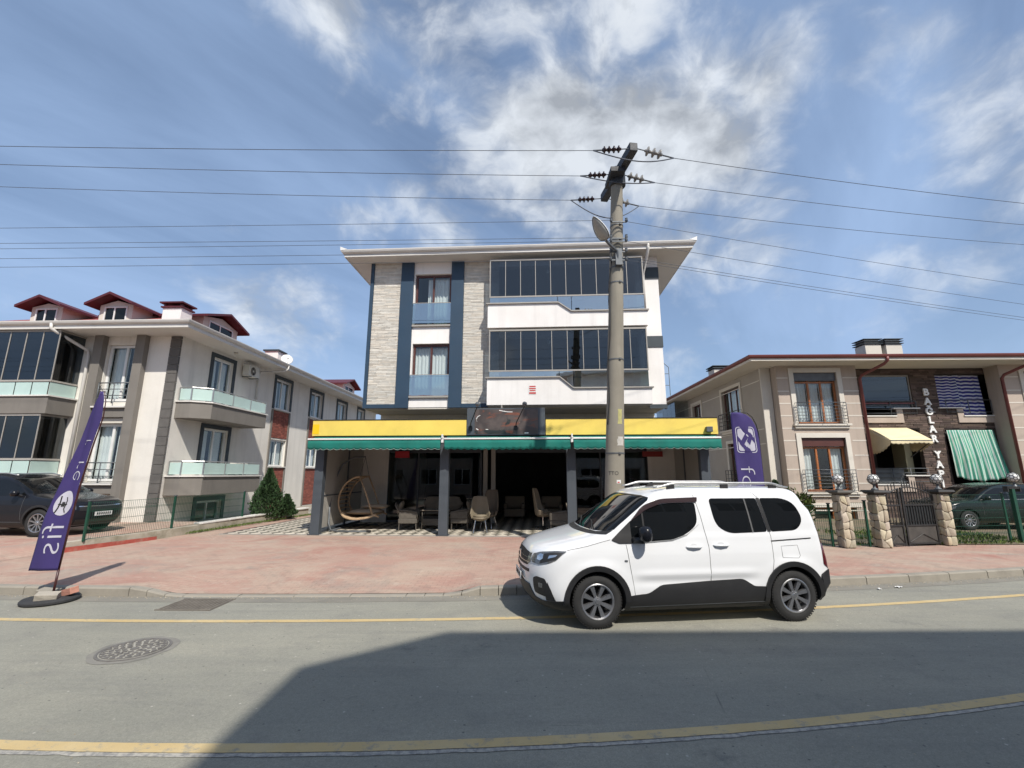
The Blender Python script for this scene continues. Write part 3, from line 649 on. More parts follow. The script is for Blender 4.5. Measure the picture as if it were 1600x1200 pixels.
# glazed balconies
BX0, BX1, BY = -0.98, 4.79, 1.45
for (zb, zl, zr, g0, g1) in ((7.20,8.10,7.76,8.43,9.90),(4.36,5.32,4.92,5.62,7.14)):
    poly = [(BX0,zb),(BX1,zb),(BX1,zr),(2.07,zr),(1.60,zl),(BX0,zl)]
    bal = MB(); bal.prism(poly,'y',BY,BY+0.14); bal.box(BX0,BX0+0.14,BY+0.14,YF-0.003,zb,zl); bal.box(BX1-0.14,BX1,BY+0.14,YF-0.003,zb,zr)
    bal.box(BX0+0.14,BX1-0.14,BY+0.14,YF-0.003,zb+0.001,zb+0.16); bo = bal.build('balcony', M['white_render'], ab, bevel=0.008)
    cp = MB()
    path = [(BX0-0.05,zl),(1.605,zl),(2.075,zr),(BX1+0.05,zr)]
    for (xa,za),(xb,zb2) in zip(path,path[1:]):
        cp.hexa([(xa,BY-0.06,za),(xb,BY-0.06,zb2),(xb,BY+0.18,zb2),(xa,BY+0.18,za),(xa,BY-0.06,za+0.045),(xb,BY-0.06,zb2+0.045),(xb,BY+0.18,zb2+0.045),(xa,BY+0.18,za+0.045)])
    cp.box(BX0-0.05,BX0+0.18,BY+0.181,YF-0.003,zl,zl+0.045); cp.box(BX1-0.18,BX1+0.05,BY+0.181,YF-0.003,zr,zr+0.045)
    cp.build('coping', M['grey_alu'], bo)
    # lower fixed rail panes
    zt = g0-0.05; gy = BY+0.05
    for poly in ([(-0.90,zl+0.05),(1.58,zl+0.05),(1.58,zt),(-0.90,zt)], [(1.60,zl+0.04),(2.08,zr+0.05),(2.08,zt),(1.60,zt)], [(2.10,zr+0.05),(3.42,zr+0.05),(3.42,zt),(2.10,zt)], [(3.44,zr+0.05),(4.70,zr+0.05),(4.70,zt),(3.44,zt)]):
        q = MB(); q.prism(poly,'y',gy,gy+0.012); q.build('rail_pane', M['glass_rail'], bo)
    q = MB(); q.box(zt*0+4.70,4.712,gy+0.02,YF-0.01,zr+0.05,zt); q.build('rail_pane', M['glass_rail'], bo)
    fr_ = MB(); fr_.box(-0.92,4.73,gy-0.015,gy+0.05,zt,zt+0.05); fr_.box(-0.92,4.73,gy-0.015,gy+0.05,g1-0.06,g1)
    fr_.box(-0.92,-0.885,gy-0.012,gy+0.048,zt+0.05,g1-0.06); fr_.box(4.695,4.73,gy-0.012,gy+0.048,zt+0.05,g1-0.06)
    fr_.box(4.69,4.73,gy+0.05,YF-0.004,zt,zt+0.05); fr_.box(4.69,4.73,gy+0.05,YF-0.004,g1-0.06,g1)
    for k in range(1,10):
        x = -0.885+5.58*k/10; fr_.box(x-0.011,x+0.011,gy-0.002,gy+0.035,zt+0.05,g1-0.06)
    fo = fr_.build('glazing_frame', M['grey_alu'], bo)
    for k in range(10):
        xa, xb = -0.885+5.58*k/10+0.011, -0.885+5.58*(k+1)/10-0.011; tl_ = random.uniform(-0.004,0.004)
        q = MB(); q.hexa([(xa,gy+0.012+tl_,zt+0.05),(xb,gy+0.012-tl_,zt+0.05),(xb,gy+0.022-tl_,zt+0.05),(xa,gy+0.022+tl_,zt+0.05),(xa,gy+0.012+tl_,g1-0.06),(xb,gy+0.012-tl_,g1-0.06),(xb,gy+0.022-tl_,g1-0.06),(xa,gy+0.022+tl_,g1-0.06)])
        q.build('pane', M['glass_dark'], bo)
    q = MB(); q.box(4.705,4.715,gy+0.06,YF-0.01,zt+0.05,g1-0.06); q.build('pane', M['glass_dark'], bo)
    q = MB(); q.lathe([(0.0,0.10),(0.05,0.08),(0.07,0.0),(0.045,-0.07),(0.0,-0.10)],12,(1.25,YF-0.22,g1-0.42)); q.cyl((1.25,YF-0.22,g1-0.33),(1.25,YF-0.22,g1+0.02),0.008,6)
    q.build('hanging_lamp', M['lamp_white'], bo, smooth=True)
# poster on the lower balcony
po = tag(MB().box(0.50,0.78,BY-0.006,BY-0.001,4.72,5.06).build('poster', M['plate'], ab), None)
b = MB()
for z, w in ((5.01,0.11),(4.935,0.115)): b.box(0.64-w,0.64+w,BY-0.010,BY-0.007,z-0.022,z+0.022)
b.box(0.535,0.745,BY-0.010,BY-0.007,4.845,4.885); b.box(0.52,0.76,BY-0.010,BY-0.007,4.745,4.805); b.build('poster_print', M['red_print'], po)
# roof, soffit, gutter
EX0, EX1, EY0, EY1 = -6.46, 6.52, 1.33, 14.3
b = MB(); b.box(EX0,EX1,EY0,EY1,ZT+0.001,ZT+0.055); b.build('soffit', M['soffit'], ab)
b = MB(); b.hexa([(EX0+0.02,EY0+0.02,ZT+0.056),(EX1-0.02,EY0+0.02,ZT+0.056),(EX1-0.02,EY1,ZT+0.056),(EX0+0.02,EY1,ZT+0.056),(EX0+0.02,EY0+0.02,ZT+0.20),(EX1-0.02,EY0+0.02,ZT+0.20),(EX1-0.02,EY1,ZT+0.20),(EX0+0.02,EY1,ZT+0.20)])
b.add([(EX0,EY0,ZT+0.22),(EX1,EY0,ZT+0.22),(EX1,EY1,ZT+0.22),(EX0,EY1,ZT+0.22),(-1.5,7.6,ZT+1.25),(1.5,7.6,ZT+1.25)],[(0,1,5,4),(1,2,5),(2,3,4,5),(3,0,4),(3,2,1,0)])
roof = b.build('roof', M['red_tile'], ab)
b = sweep([(0,0),(0.03,0),(0.03,0.09),(0,0.09)], [(EX1,EY1),(EX1,EY0),(EX0,EY0),(EX0,EY1)][::-1]); b.xf(Matrix.Translation((0,0,ZT+0.0)))
g_path = [(EX0,EY1),(EX0,EY0),(EX1,EY0),(EX1,EY1)]
def outward(path): return path[::-1]
b = sweep([(-0.02,0.0),(0.012,0.0),(0.012,0.12),(-0.02,0.12)], outward(g_path)); b.xf(Matrix.Translation((0,0,ZT-0.015))); b.build('fascia', M['gutter'], ab)
b = sweep([(o_,u_) for o_,u_ in GUT], outward(g_path)); b.xf(Matrix.Translation((0,0,ZT+0.125))); b.build('gutter', M['gutter'], ab)
for x, sgn in ((EX0,-1),(EX1,1)):
    b = MB(); b.prism([(x+sgn*0.13,ZT+0.20),(x+sgn*0.15,ZT+0.36),(x-sgn*0.14,ZT+0.24)],'y',EY0-0.135,EY0-0.05); b.build('gutter_corner', M['lamp_white'], ab)
b = MB(); b.tube([(4.92,EY0-0.06,ZT+0.16),(4.92,EY0-0.02,ZT-0.03),(4.90,EY0+0.10,ZT-0.20),(4.84,YF-0.09,ZT-0.72),(4.83,YF-0.07,ZT-1.0),(4.83,YF-0.07,8.0)],0.05,10); b.build('downpipe', M['gutter'], ab, smooth=True)
b = MB()
for z in (5.3,5.75): b.cyl((X1,3.0,z),(X1+0.45,3.0,z),0.012,6)
b.cyl((X1+0.45,3.0,4.9),(X1+0.45,3.0,6.0),0.012,6); b.tube([(X1+0.02,3.0,6.25),(X1+0.25,3.0,6.2),(X1+0.45,3.0,6.0)],0.012,6); b.build('clothes_bracket', M['galv'], ab)
b = MB(); b.cyl((-0.45,BY+0.03,4.355),(-0.45,BY+0.03,4.25),0.03,8); b.build('conduit', M['grey_alu'], ab)
# ground storey of the block: side and back walls, upper shop wall
GW = 3.6
b = MB(); b.box(-5.52,5.37,GW,GW+0.2,3.05,ZB-0.065); b.box(-6.12,-5.302,GW+0.001,GW+0.19,0.05,3.048); b.box(5.202,6.03,GW+0.001,GW+0.19,0.05,3.048); b.box(-5.3,-5.1,GW+0.2,YB,0.05,ZB-0.065); b.box(5.0,5.2,GW+0.2,YB,0.05,ZB-0.065); b.box(-5.1,5.0,YB-0.2,YB,0.05,ZB-0.065)
b.build('shop_wall', M['cream_render'], ab)
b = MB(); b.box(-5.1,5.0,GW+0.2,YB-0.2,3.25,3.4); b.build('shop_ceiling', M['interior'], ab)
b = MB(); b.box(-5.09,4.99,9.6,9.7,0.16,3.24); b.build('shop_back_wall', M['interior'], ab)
b = MB(); b.box(-5.3,-5.1,GW,GW+0.19,0.15,3.049); b.box(5.0,5.2,GW,GW+0.19,0.15,3.049); b.build('shop_pier', M['cream_render'], ab)
sf = MB(); xsm = [-5.1,-3.9,-2.7,-1.42]
rx = [2.25,3.2,4.1,5.0]
for seg in (xsm, rx):
    sf.box(seg[0],seg[-1],GW+0.03,GW+0.10,0.16,0.24); sf.box(seg[0],seg[-1],GW+0.03,GW+0.10,2.80,3.04)
    for x in seg: sf.box(x-0.03,x+0.03,GW+0.028,GW+0.102,0.24,2.80)
sf.box(-0.85,2.22,GW+0.03,GW+0.10,2.80,3.04)
sfo = sf.build('shop_front', M['anthracite'], ab)
for seg in (xsm, rx):
    for xa, xb in zip(seg,seg[1:]):
        q = MB(); q.box(xa+0.03,xb-0.03,GW+0.06,GW+0.07,0.24,2.80); q.build('pane', M['glass_shop'], sfo)
for x in (-1.33,-1.02):
    q = MB(); q.box(x,x+0.17,GW-0.03,GW+0.14,0.15,3.049); q.build('column', M['panel_white'], ab, bevel=0.01)
for k, x in enumerate((-3.1,0.4,3.3)):
    q = MB(); q.box(x-0.3,x+0.3,5.4,5.6,3.19,3.248); q.build('ceiling_light', M['panel_white'], ab)
# small electrical boxes on the shop wall
for x in (-4.1,3.05):
    q = MB(); q.box(x,x+0.24,GW-0.04,GW-0.001,3.82,4.12); q.build('meter_box', M['grey_alu'], ab, bevel=0.008)

# ------------------------------------------------------------------ veranda with fascia, sign and awnings
ve = thing('shop_veranda', 'flat roofed shop veranda with yellow fascia and green awnings on dark steel posts', 'veranda', MAIN_O, -MAIN_A)
for x in (-6.27,-2.26,1.68,5.72):
    b = MB(); b.box(x,x+0.28,0.0,0.22,0.155,2.94); po_ = b.build('post', M['anthracite'], ve, bevel=0.012)
    b = MB(); b.box(x-0.05,x+0.33,-0.03,0.25,0.150,0.165); b.build('base_plate', M['anthracite'], po_)
b = MB(); b.box(-6.35,6.20,-0.01,0.21,2.941,3.16); b.box(-6.35,-6.15,0.21,3.55,2.97,3.15); b.box(6.0,6.2,0.21,3.55,2.97,3.15); b.build('beam', M['anthracite'], ve, bevel=0.008)
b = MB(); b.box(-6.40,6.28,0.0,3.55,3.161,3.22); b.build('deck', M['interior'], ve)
b = MB()
for k in range(5): b.box(-6.14,5.99,0.5+0.65*k,0.58+0.65*k,3.06,3.159)
b.build('joists', M['anthracite'], ve)
for x0, x1 in ((-6.42,-1.44),(1.06,6.30)):
    b = MB(); b.box(x0,x1,-0.06,-0.012,3.18,3.675); f_ = b.build('fascia_panel', M['yellow'], ve, bevel=0.004)
    b = MB(); b.box(x0-0.01,x1+0.01,-0.075,0.02,3.676,3.70); b.build('cap_strip', M['black'], f_)
b = MB(); b.box(-6.42,-6.37,0.0,3.5,3.221,3.67); b.box(6.25,6.30,0.0,3.5,3.221,3.67); b.build('side_fascia', M['yellow'], ve)
b = MB(); b.box(-6.41,-6.20,-0.066,-0.061,3.24,3.55); b.build('sticker', mat('bright yellow sticker',(0.85,0.52,0.01),0.4,0.03), ve)
# sign board with a faded picture
def sign_b(k):
    c = k.mx(k.rng(k.nz(1.4,5,0.6,1.5), 0.40, 0.62), (0.060,0.050,0.048), (0.105,0.085,0.078))
    c = k.mx(k.mul(k.rng(k.nz(1.1,4,0.55,1.6,k.vec((0.9,1,3.2),0,(2.3,0,1.9))), 0.55, 0.70), 0.9), c, (0.26,0.075,0.035))
    c = k.mx(k.rng(k.nz(1.2,3,0.5,1.0,k.vec((1.4,1,2),0,(4.2,0,0.4))), 0.56, 0.62), c, (0.025,0.032,0.032))
    c = k.mx(k.rng(k.vor(6), 0.06, 0.03, 0, 0.8), c, (0.42,0.40,0.38))
    k.L(c, k.p.inputs['Base Color']); k.p.inputs['Roughness'].default_value = 0.35
M['sign_photo'] = ground_mat('sign print', sign_b)
b = MB(); b.box(-1.42,1.04,-0.09,-0.012,3.18,4.03); sg = b.build('sign_board', M['anthracite'], ve, bevel=0.006)
b = MB(); b.box(-1.17,0.82,-0.096,-0.091,3.21,3.99); b.build('sign_picture', M['sign_photo'], sg)
b = MB()
def stroke(pts, w, y): 
    for (p0,p1) in zip(pts,pts[1:]): b.bar((p0[0],y,p0[1]),(p1[0],y,p1[1]),0.004,w)
stroke([(-0.40,3.955),(-0.25,3.925),(-0.12,3.905),(0.02,3.90)],0.02,-0.099); stroke([(-1.10,3.60),(-1.12,3.68),(-1.08,3.76),(-1.00,3.80)],0.018,-0.099)
stroke([(-1.12,3.38),(-1.05,3.34)],0.025,-0.099); stroke([(-0.82,3.36),(-0.74,3.35)],0.02,-0.099); stroke([(0.40,3.24),(0.52,3.24)],0.03,-0.099); b.build('sign_strokes', M['letter_white'], sg)
for x, x2 in ((-1.30,-1.02),(0.12,0.42)):
    fl = MB(); fl.tube([(x,-0.095,3.42),(x+0.03,-0.25,3.55),(x2,-0.62,4.02)],0.016,8); fl.box(x-0.05,x+0.05,-0.12,-0.091,3.33,3.47)
    fo = fl.build('spotlight_arm', M['black'], ve)
    fl = MB(); fl.lathe([(0.0,-0.06),(0.05,-0.06),(0.075,0.03),(0.07,0.05),(0.0,0.03)],14); fl.xf(Matrix.Translation((x2,-0.64,4.06)) @ Matrix.Rotation(R(-60),4,'X')); fl.build('spotlight_head', M['galv'], fo, auto=40)
b = MB(); b.box(5.92,6.10,-0.20,-0.066,3.24,3.40); b.build('floodlight', M['galv'], ve, bevel=0.01)
# awnings
for k, (x0, x1) in enumerate(((-6.32,-2.16),(-2.04,1.78),(1.88,6.20))):
    n = 60
    b = MB(); b.sheet([[(x0+(x1-x0)*i/n, -0.04-0.41*t_, 3.145-0.10*t_-0.012*math.sin(math.pi*t_)) for i in range(n+1)] for t_ in (0,0.33,0.66,1)]); aw = b.build('awning', M['green_cloth'], ve, smooth=True, fix=False)
    so = aw.modifiers.new('thickness','SOLIDIFY'); so.thickness = 0.004
    b = MB(); b.box(x0-0.01,x1+0.01,-0.50,-0.44,3.018,3.068); b.build('front_bar', M['white_pvc'], aw, bevel=0.012)
    b = MB(); n = int((x1-x0)/0.02); g2 = []
    for t_ in (0,0.4,0.75,1):
        row = []
        for i in range(n+1):
            x = x0+(x1-x0)*i/n; sc = abs(math.sin(math.pi*(x-x0)/0.21)); zlow = 2.715+0.035*(1-sc)+0.018*mnoise(Vector((x*0.8,k*3,0)))
            row.append((x, -0.475+0.03*t_*mnoise(Vector((x*1.7,k*5+1,t_)))+0.012*t_*math.sin(x*9), 3.02+(zlow-3.02)*t_))
        g2.append(row)
    b.sheet(g2); va = b.build('valance', M['green_cloth'], aw, smooth=True, fix=False); so = va.modifiers.new('thickness','SOLIDIFY'); so.thickness = 0.004
    b = MB(); last = g2[-1]; b.tube([(p_[0],p_[1]-0.003,p_[2]) for p_ in last],0.005,5); b.build('piping', mat('faded piping',(0.30,0.42,0.38),0.8,0.4,0.9) if k != 1 else M['green_cloth'], aw, smooth=True)
    for x in (x0+0.15,x1-0.15):
        b = MB(); b.bar((x,-0.02,3.09),(x,-0.45,3.01),0.03,0.03); b.build('arm', M['white_pvc'], aw)
for x in (-2.10,1.83):
    b = MB(); b.box(x-0.035,x+0.035,-0.52,-0.40,2.92,3.10); b.box(x-0.02,x+0.02,-0.56,-0.44,3.06,3.17); b.build('awning_bracket', M['lamp_white'], ve, bevel=0.008)
# side sheets
for sx, frs in ((-6.13,(0.30,2.2,4.3)),(6.02,(0.30,2.45,4.7))):
    for y0, y1 in zip(frs,frs[1:]):
        b = MB(); b.box(sx-0.008,sx+0.008,y0+0.05,y1-0.05,0.30,2.965); b.build('side_sheet', M['panel_white'], ve)
    b = MB()
    for y in frs: b.box(sx-0.03,sx+0.03,y-0.05,y+0.05,0.155,2.968)
    b.box(sx-0.028,sx+0.028,frs[0]+0.05,frs[-1]-0.05,0.158,0.235)
    if sx < 0: b.box(sx-0.02,sx+0.02,frs[0]+0.05,frs[-1]-0.05,1.28,1.32)
    b.build('sheet_frame', M['anthracite'], ve)
b = MB(); b.box(-4.75,-4.2,3.30,3.36,2.60,2.85); b.build('red_board', mat('red board',(0.45,0.02,0.03),0.5,0.05), ve)
b = MB(); b.cyl((-4.7,3.33,2.851),(-4.7,3.33,3.15),0.01,6); b.cyl((-4.25,3.33,2.851),(-4.25,3.33,3.15),0.01,6); b.build('board_hanger', M['galv'], ve)
b = MB(); b.box(4.75,5.5,3.30,3.36,2.62,2.82); b.build('red_board', mat('dull red board',(0.28,0.03,0.025),0.5,0.05), ve)
b = MB(); b.cyl((4.8,3.33,2.821),(4.8,3.33,3.15),0.01,6); b.cyl((5.45,3.33,2.821),(5.45,3.33,3.15),0.01,6); b.build('board_hanger', M['galv'], ve)
# ------------------------------------------------------------------ left house
def rail_bars(parent, T, x0, x1, z0, z1, y, n, m, r=0.012, posts=2, name='railing', ends=0.0):
    b = MB()
    for k in range(n):
        z = z0+(z1-z0)*k/(n-1); b.cyl((x0,y,z),(x1,y,z),r if k < n-1 else r*1.4,6)
        if ends:
            for x in (x0,x1): b.cyl((x,y,z),(x,y+ends,z),r*0.9,6)
    for k in range(posts):
        x = x0+(x1-x0)*k/(posts-1); b.cyl((x,y,z0-0.06),(x,y,z1),r*1.3,6)
    b.xf(T); return stuff(b.build(name, m, parent, smooth=True))
lh = thing('terraced_house', 'cream rendered house with dark quoins, red dormers and frosted glass balconies', 'house', LEFT_O, -LEFT_A)
DEP, WX = 22.0, -11.0
front_holes = [(-2.80,-1.57,4.62,6.80),(-2.80,-1.57,1.70,3.80),(-9.0,-4.0,4.7,6.95),(-9.0,-4.0,1.95,4.0)]
side_holes = [(1.86,3.12,4.75,6.80),(6.58,8.06,5.30,6.88),(10.4,11.9,5.35,6.88),(14.2,15.7,5.35,6.88),(17.9,19.2,5.35,6.88),(6.56,8.06,2.36,3.72),(10.4,11.9,2.36,3.72),(1.80,3.30,2.0,3.82),(1.92,3.42,0.08,0.92)]
b = MB(); wall_grid(b, WX, 0, -0.05, 7.12, front_holes, 0.0, 0.25); wall_grid(b, 0.25, DEP, -0.05, 7.12, side_holes, -0.25, 0.0, 'x'); b.box(WX,-0.25,DEP-0.25,DEP,-0.05,7.12); b.box(WX,WX+0.25,0.25,DEP-0.25,-0.05,7.12)
b.build('wall', M['cream_render'], lh, weld=True)
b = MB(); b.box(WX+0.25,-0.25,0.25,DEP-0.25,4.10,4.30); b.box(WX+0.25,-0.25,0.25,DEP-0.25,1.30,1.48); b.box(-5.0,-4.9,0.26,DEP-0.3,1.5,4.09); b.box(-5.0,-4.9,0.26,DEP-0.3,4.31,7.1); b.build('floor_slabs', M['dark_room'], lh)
# quoins, one block at a time
z = 0.30; k = 0
while z < 7.05:
    h = 0.335; b = MB(); b.box(-0.36,0.03,-0.035,-0.001,z+0.008,min(z+h-0.008,7.10)); b.box(0.001,0.03,-0.001,0.05,z+0.008,min(z+h-0.008,7.10)); b.build('quoin', M['quoin'], lh, bevel=0.006); z += h; k += 1
# pilasters round the stair window
for x0, x1 in ((-3.18,-2.83),(-1.55,-1.20)):
    b = MB(); b.box(x0,x1,-0.22,-0.001,0.0,7.118); b.build('pilaster', M['grey_render'], lh, bevel=0.008)
for z0, z1 in ((4.02,4.36),(1.30,1.60)):
    b = MB(); b.box(-2.828,-1.552,-0.16,-0.002,z0,z1); b.build('spandrel', M['grey_render'], lh)
    b = MB(); b.box(-2.826,-1.554,-0.26,0.10,z1+0.001,z1+0.06); b.build('sill', M['marble'], lh)
b = MB(); b.box(-2.82,-1.56,-0.05,-0.002,3.81,3.98); b.build('lintel', M['pale_trim'], lh)
for z0, z1 in ((4.64,6.79),(1.72,3.79)):
    window(lh, I4, -2.79, -1.58, z0, z1, 0.10, M['white_pvc'], M['glass_clear'], (0.56,), 0.09, 0.08, curtain=((0.0,0.55),(0.6,1.0)))
    rail_bars(lh, I4, -2.78, -1.59, z0-0.05, z0+0.66, -0.12, 4, M['galv'], 0.016, 3, ends=0.10)
# side windows with dark surrounds
for (y0,y1,z0,z1,base) in ((1.86,3.12,4.75,6.80,0),(6.58,8.06,5.30,6.88,1),(10.4,11.9,5.35,6.88,1),(14.2,15.7,5.35,6.88,1),(17.9,19.2,5.35,6.88,1),(1.80,3.30,2.0,3.82,0),(1.92,3.42,0.08,0.92,0)):
    T = side_r(0.0)
    b = MB(); w = 0.17; b.box(y0-w,y0,-0.04,-0.001,z0-(0 if base else 0.0),z1+w); b.box(y1,y1+w,-0.04,-0.001,z0,z1+w); b.box(y0,y1,-0.04,-0.001,z1,z1+w); b.xf(T); b.build('window_surround', M['slate'], lh)
    window(lh, T, y0+0.01, y1-0.01, z0+0.01, z1-0.01, 0.08, M['white_pvc'], M['glass_clear'], (0.5,), 0.075, 0.07, curtain=((0.02,0.45),(0.55,0.98)) if z0 > 1 else None)
    if base:
        b = MB(); b.box(y0-0.06,y1+0.06,-0.09,0.08,z0-0.05,z0-0.002); b.xf(T); b.build('sill', M['marble'], lh)
for (y0,y1,z0,z1) in ((6.56,8.06,2.36,3.72),(10.4,11.9,2.36,3.72)):
    T = side_r(0.0)
    window(lh, T, y0+0.01, y1-0.01, z0+0.01, z1-0.01, 0.08, M['white_pvc'], M['glass_clear'], (0.5,), 0.075, 0.07, curtain=((0.02,0.45),(0.55,0.98)))
    b = MB(); b.box(y0-0.06,y1+0.06,-0.09,0.08,z0-0.05,z0-0.002); b.xf(T); b.build('sill', M['marble'], lh)
    for za, zb in ((3.80,5.22),(0.2,2.28)):
        b = MB(); b.box(y0-0.02,y1+0.02,-0.006,-0.001,za,zb); b.xf(T); b.build('mortar_bed', M['mortar_dark'], lh)
        b = cladding(y0,y1,za+0.01,zb-0.01,-0.006,0.075,0.20,0.24,0.010,0.018,(0.8,0.9,1.0,1.15)); b.xf(T); stuff(b.build('brick_panel', M['red_brick'], lh))
    for ya in (y0-0.14,y1+0.02):
        b = MB(); b.box(ya,ya+0.12,-0.05,-0.001,0.1,5.24); b.xf(T); b.build('panel_edge', M['grey_render'], lh)
# side balconies
for (zb, zl, zg) in ((4.02,4.62,5.14),(1.22,1.88,2.40)):
    pl = [(0.002,0.20),(0.55,0.22),(1.10,0.62),(1.10,4.2),(0.002,4.2)]
    b = MB(); b.prism(pl,'z',zb,zl); bo = b.build('balcony', M['grey_render'], lh, bevel=0.01)
    b = MB(); b.prism([(0.002,0.15),(0.57,0.17),(1.15,0.59),(1.15,4.25),(0.002,4.25)],'z',zl+0.001,zl+0.05); b.build('coping', M['marble'], bo)
    seq = [(0.06,0.24),(0.52,0.25),(1.06,0.65),(1.06,1.85),(1.06,3.02),(1.06,4.15)]
    rb = MB()
    for (xa,ya) in seq: rb.box(xa-0.018,xa+0.018,ya-0.018,ya+0.018,zl+0.051,zg+0.03)
    for (p0,p1) in zip(seq,seq[1:]): rb.cyl((*p0,zg+0.045),(*p1,zg+0.045),0.02,8)
    rb.cyl((1.06,4.15,zg+0.045),(0.0,4.16,zg+0.045),0.02,8)
    rb.build('balustrade', M['alu'], bo)
    for (p0,p1) in zip(seq,seq[1:]):
        q = MB(); d = (Vector(p1)-Vector(p0)); L_ = d.length; d.normalize(); a0 = Vector(p0)+d*0.03; a1 = Vector(p1)-d*0.03
        q.bar((*a0,(zl+zg)/2+0.04),(*a1,(zl+zg)/2+0.04),0.01,zg-zl-0.10); q.build('pane', M['frost'], bo)
    q = MB(); q.bar((1.03,4.15,(zl+zg)/2+0.04),(0.05,4.155,(zl+zg)/2+0.04),0.01,zg-zl-0.10); q.build('pane', M['frost'], bo)
    q = MB(); q.lathe([(0.0,-0.06),(0.07,-0.06),(0.09,0.0)],14,(0.55,2.4,zb+2.86 if zb < 2 else 7.11)); q.build('ceiling_lamp', M['ac_white'], bo, smooth=True) if zb > 2 else None
# glazed front balconies (run out of the picture)
for (zb, zl, zg, zt, right) in ((4.05,4.66,5.20,7.10,-3.66),(1.30,1.93,2.46,4.04,-3.78)):
    b = MB(); b.box(-9.2,right,-1.0,-0.002,zb,zl); bo = b.build('balcony', M['grey_render'], lh, bevel=0.01)
    b = MB(); b.box(-9.25,right+0.05,-1.05,-0.003,zl+0.001,zl+0.05); b.build('coping', M['marble'], bo)
    fr_ = MB(); xs = [right-0.08-0.62*k for k in range(9)]
    fr_.box(xs[-1],xs[0]+0.03,-0.97,-0.90,zg+0.02,zg+0.06); fr_.box(xs[-1],xs[0]+0.03,-0.97,-0.90,zt-0.06,zt-0.001)
    fr_.box(xs[0]-0.01,xs[0]+0.03,-0.90,-0.01,zg+0.02,zg+0.06); fr_.box(xs[0]-0.01,xs[0]+0.03,-0.90,-0.01,zt-0.06,zt-0.001)
    for x in xs: fr_.box(x-0.014,x+0.014,-0.955,-0.92,zl+0.051,zt-0.06)
    fr_.cyl((xs[-1],-0.99,zg),(xs[0]+0.03,-0.99,zg),0.022,8); fr_.cyl((xs[0]+0.03,-0.99,zg),(xs[0]+0.03,-0.03,zg),0.022,8)
    fo = fr_.build('glazing_frame', M['grey_alu'], bo)
    for xa, xb in zip(xs,xs[1:]):
        q = MB(); q.box(xb+0.014,xa-0.014,-0.94,-0.93,zg+0.06,zt-0.06); q.build('pane', M['glass_dark'], bo)
        q = MB(); q.box(xb+0.02,xa-0.02,-0.985,-0.975,zl+0.055,zg-0.03); q.build('rail_pane', M['frost'], bo)
    q = MB(); q.box(xs[0]+0.005,xs[0]+0.015,-0.93,-0.02,zg+0.06,zt-0.06); q.build('pane', M['glass_dark'], bo)
    q = MB(); q.box(xs[0]+0.02,xs[0]+0.03,-0.97,-0.04,zl+0.055,zg-0.03); q.build('rail_pane', M['frost'], bo)
b = MB(); b.box(-9.2,-3.8,-0.98,-0.002,-0.04,1.299); b.build('balcony_base', M['cream_render'], lh)
# eaves, gutter, downpipes
ex0, ex1, ey0, ey1 = WX-1, 1.05, -1.05, DEP+1
b = MB(); b.box(ex0,ex1,ey0,ey1,7.122,7.18); b.build('soffit', M['soffit'], lh)
gp = [(ex0,ey1),(ex0,ey0),(ex1,ey0),(ex1,ey1)]
b = sweep([(-0.02,0.0),(0.012,0.0),(0.012,0.14),(-0.02,0.14)], gp[::-1]); b.xf(Matrix.Translation((0,0,7.11))); b.build('fascia', M['gutter'], lh)
b = sweep(GUT, gp[::-1]); b.xf(Matrix.Translation((0,0,7.27))); b.build('gutter', M['gutter'], lh)
sl = 0.44
def roof_z(x, y): return 7.26+sl*min(y-ey0, ex1-x, x-ex0, ey1-y)
hw = (ex1-ex0)/2; xm = (ex0+ex1)/2; zr = 7.26+sl*hw
b = MB(); b.add([(ex0,ey0,7.24),(ex1,ey0,7.24),(ex1,ey1,7.24),(ex0,ey1,7.24),(xm,ey0+hw,zr),(xm,ey1-hw,zr)],[(0,1,4),(1,2,5,4),(2,3,5),(3,0,4,5),(3,2,1,0)])
roof = b.build('roof', M['red_tile'], lh)
def dormer(T, c, w, yf, depth, zbase, zeave, zpeak):
    d = MB(); hw = w/2
    d.prism([(c-hw,zbase),(c+hw,zbase),(c+hw,zeave),(c,zpeak-0.14),(c-hw,zeave)],'y',yf,yf+depth); d.xf(T); do = d.build('dormer', M['soffit_warm'], lh)
    r_ = MB(); ov = 0.30
    def slope(s_):
        e = (c+s_*(hw+ov), zeave-0.14*(hw+ov)/hw+0.08); k = (c,zpeak)
        r_.hexa([(e[0],yf-0.42,e[1]),(k[0],yf-0.42,k[1]),(k[0],yf+depth,k[1]),(e[0],yf+depth,e[1]),(e[0],yf-0.42,e[1]+0.10),(k[0],yf-0.42,k[1]+0.10),(k[0],yf+depth,k[1]+0.10),(e[0],yf+depth,e[1]+0.10)])
    slope(-1); slope(1); r_.xf(T); r_.build('dormer_roof', M['red_metal'], do)
    f = MB(); x0, x1, z0, z1 = c-hw*0.70, c+hw*0.70, zbase+0.02, zeave-0.06
    window(do, T, x0, x1, z0+0.12, z1, yf-0.03, M['white_pvc'], M['car_glass'], (0.45,), 0.06, 0.06, name='dormer_window')
dormer(I4, -6.72, 1.34, 1.0, 4.2, 7.9, 8.76, 9.06); dormer(I4, -3.76, 1.40, 1.0, 4.2, 7.9, 8.80, 9.14)
dormer(side_r(0.0), 3.4, 2.3, 1.0, 4.5, 7.95, 8.75, 9.15); dormer(side_r(0.0), 18.3, 2.3, 1.0, 4.5, 7.95, 8.75, 9.20)
b = MB(); b.box(-1.70,-0.92,0.9,1.5,7.8,8.62); ch = b.build('chimney', M['white_render'], lh, bevel=0.01)
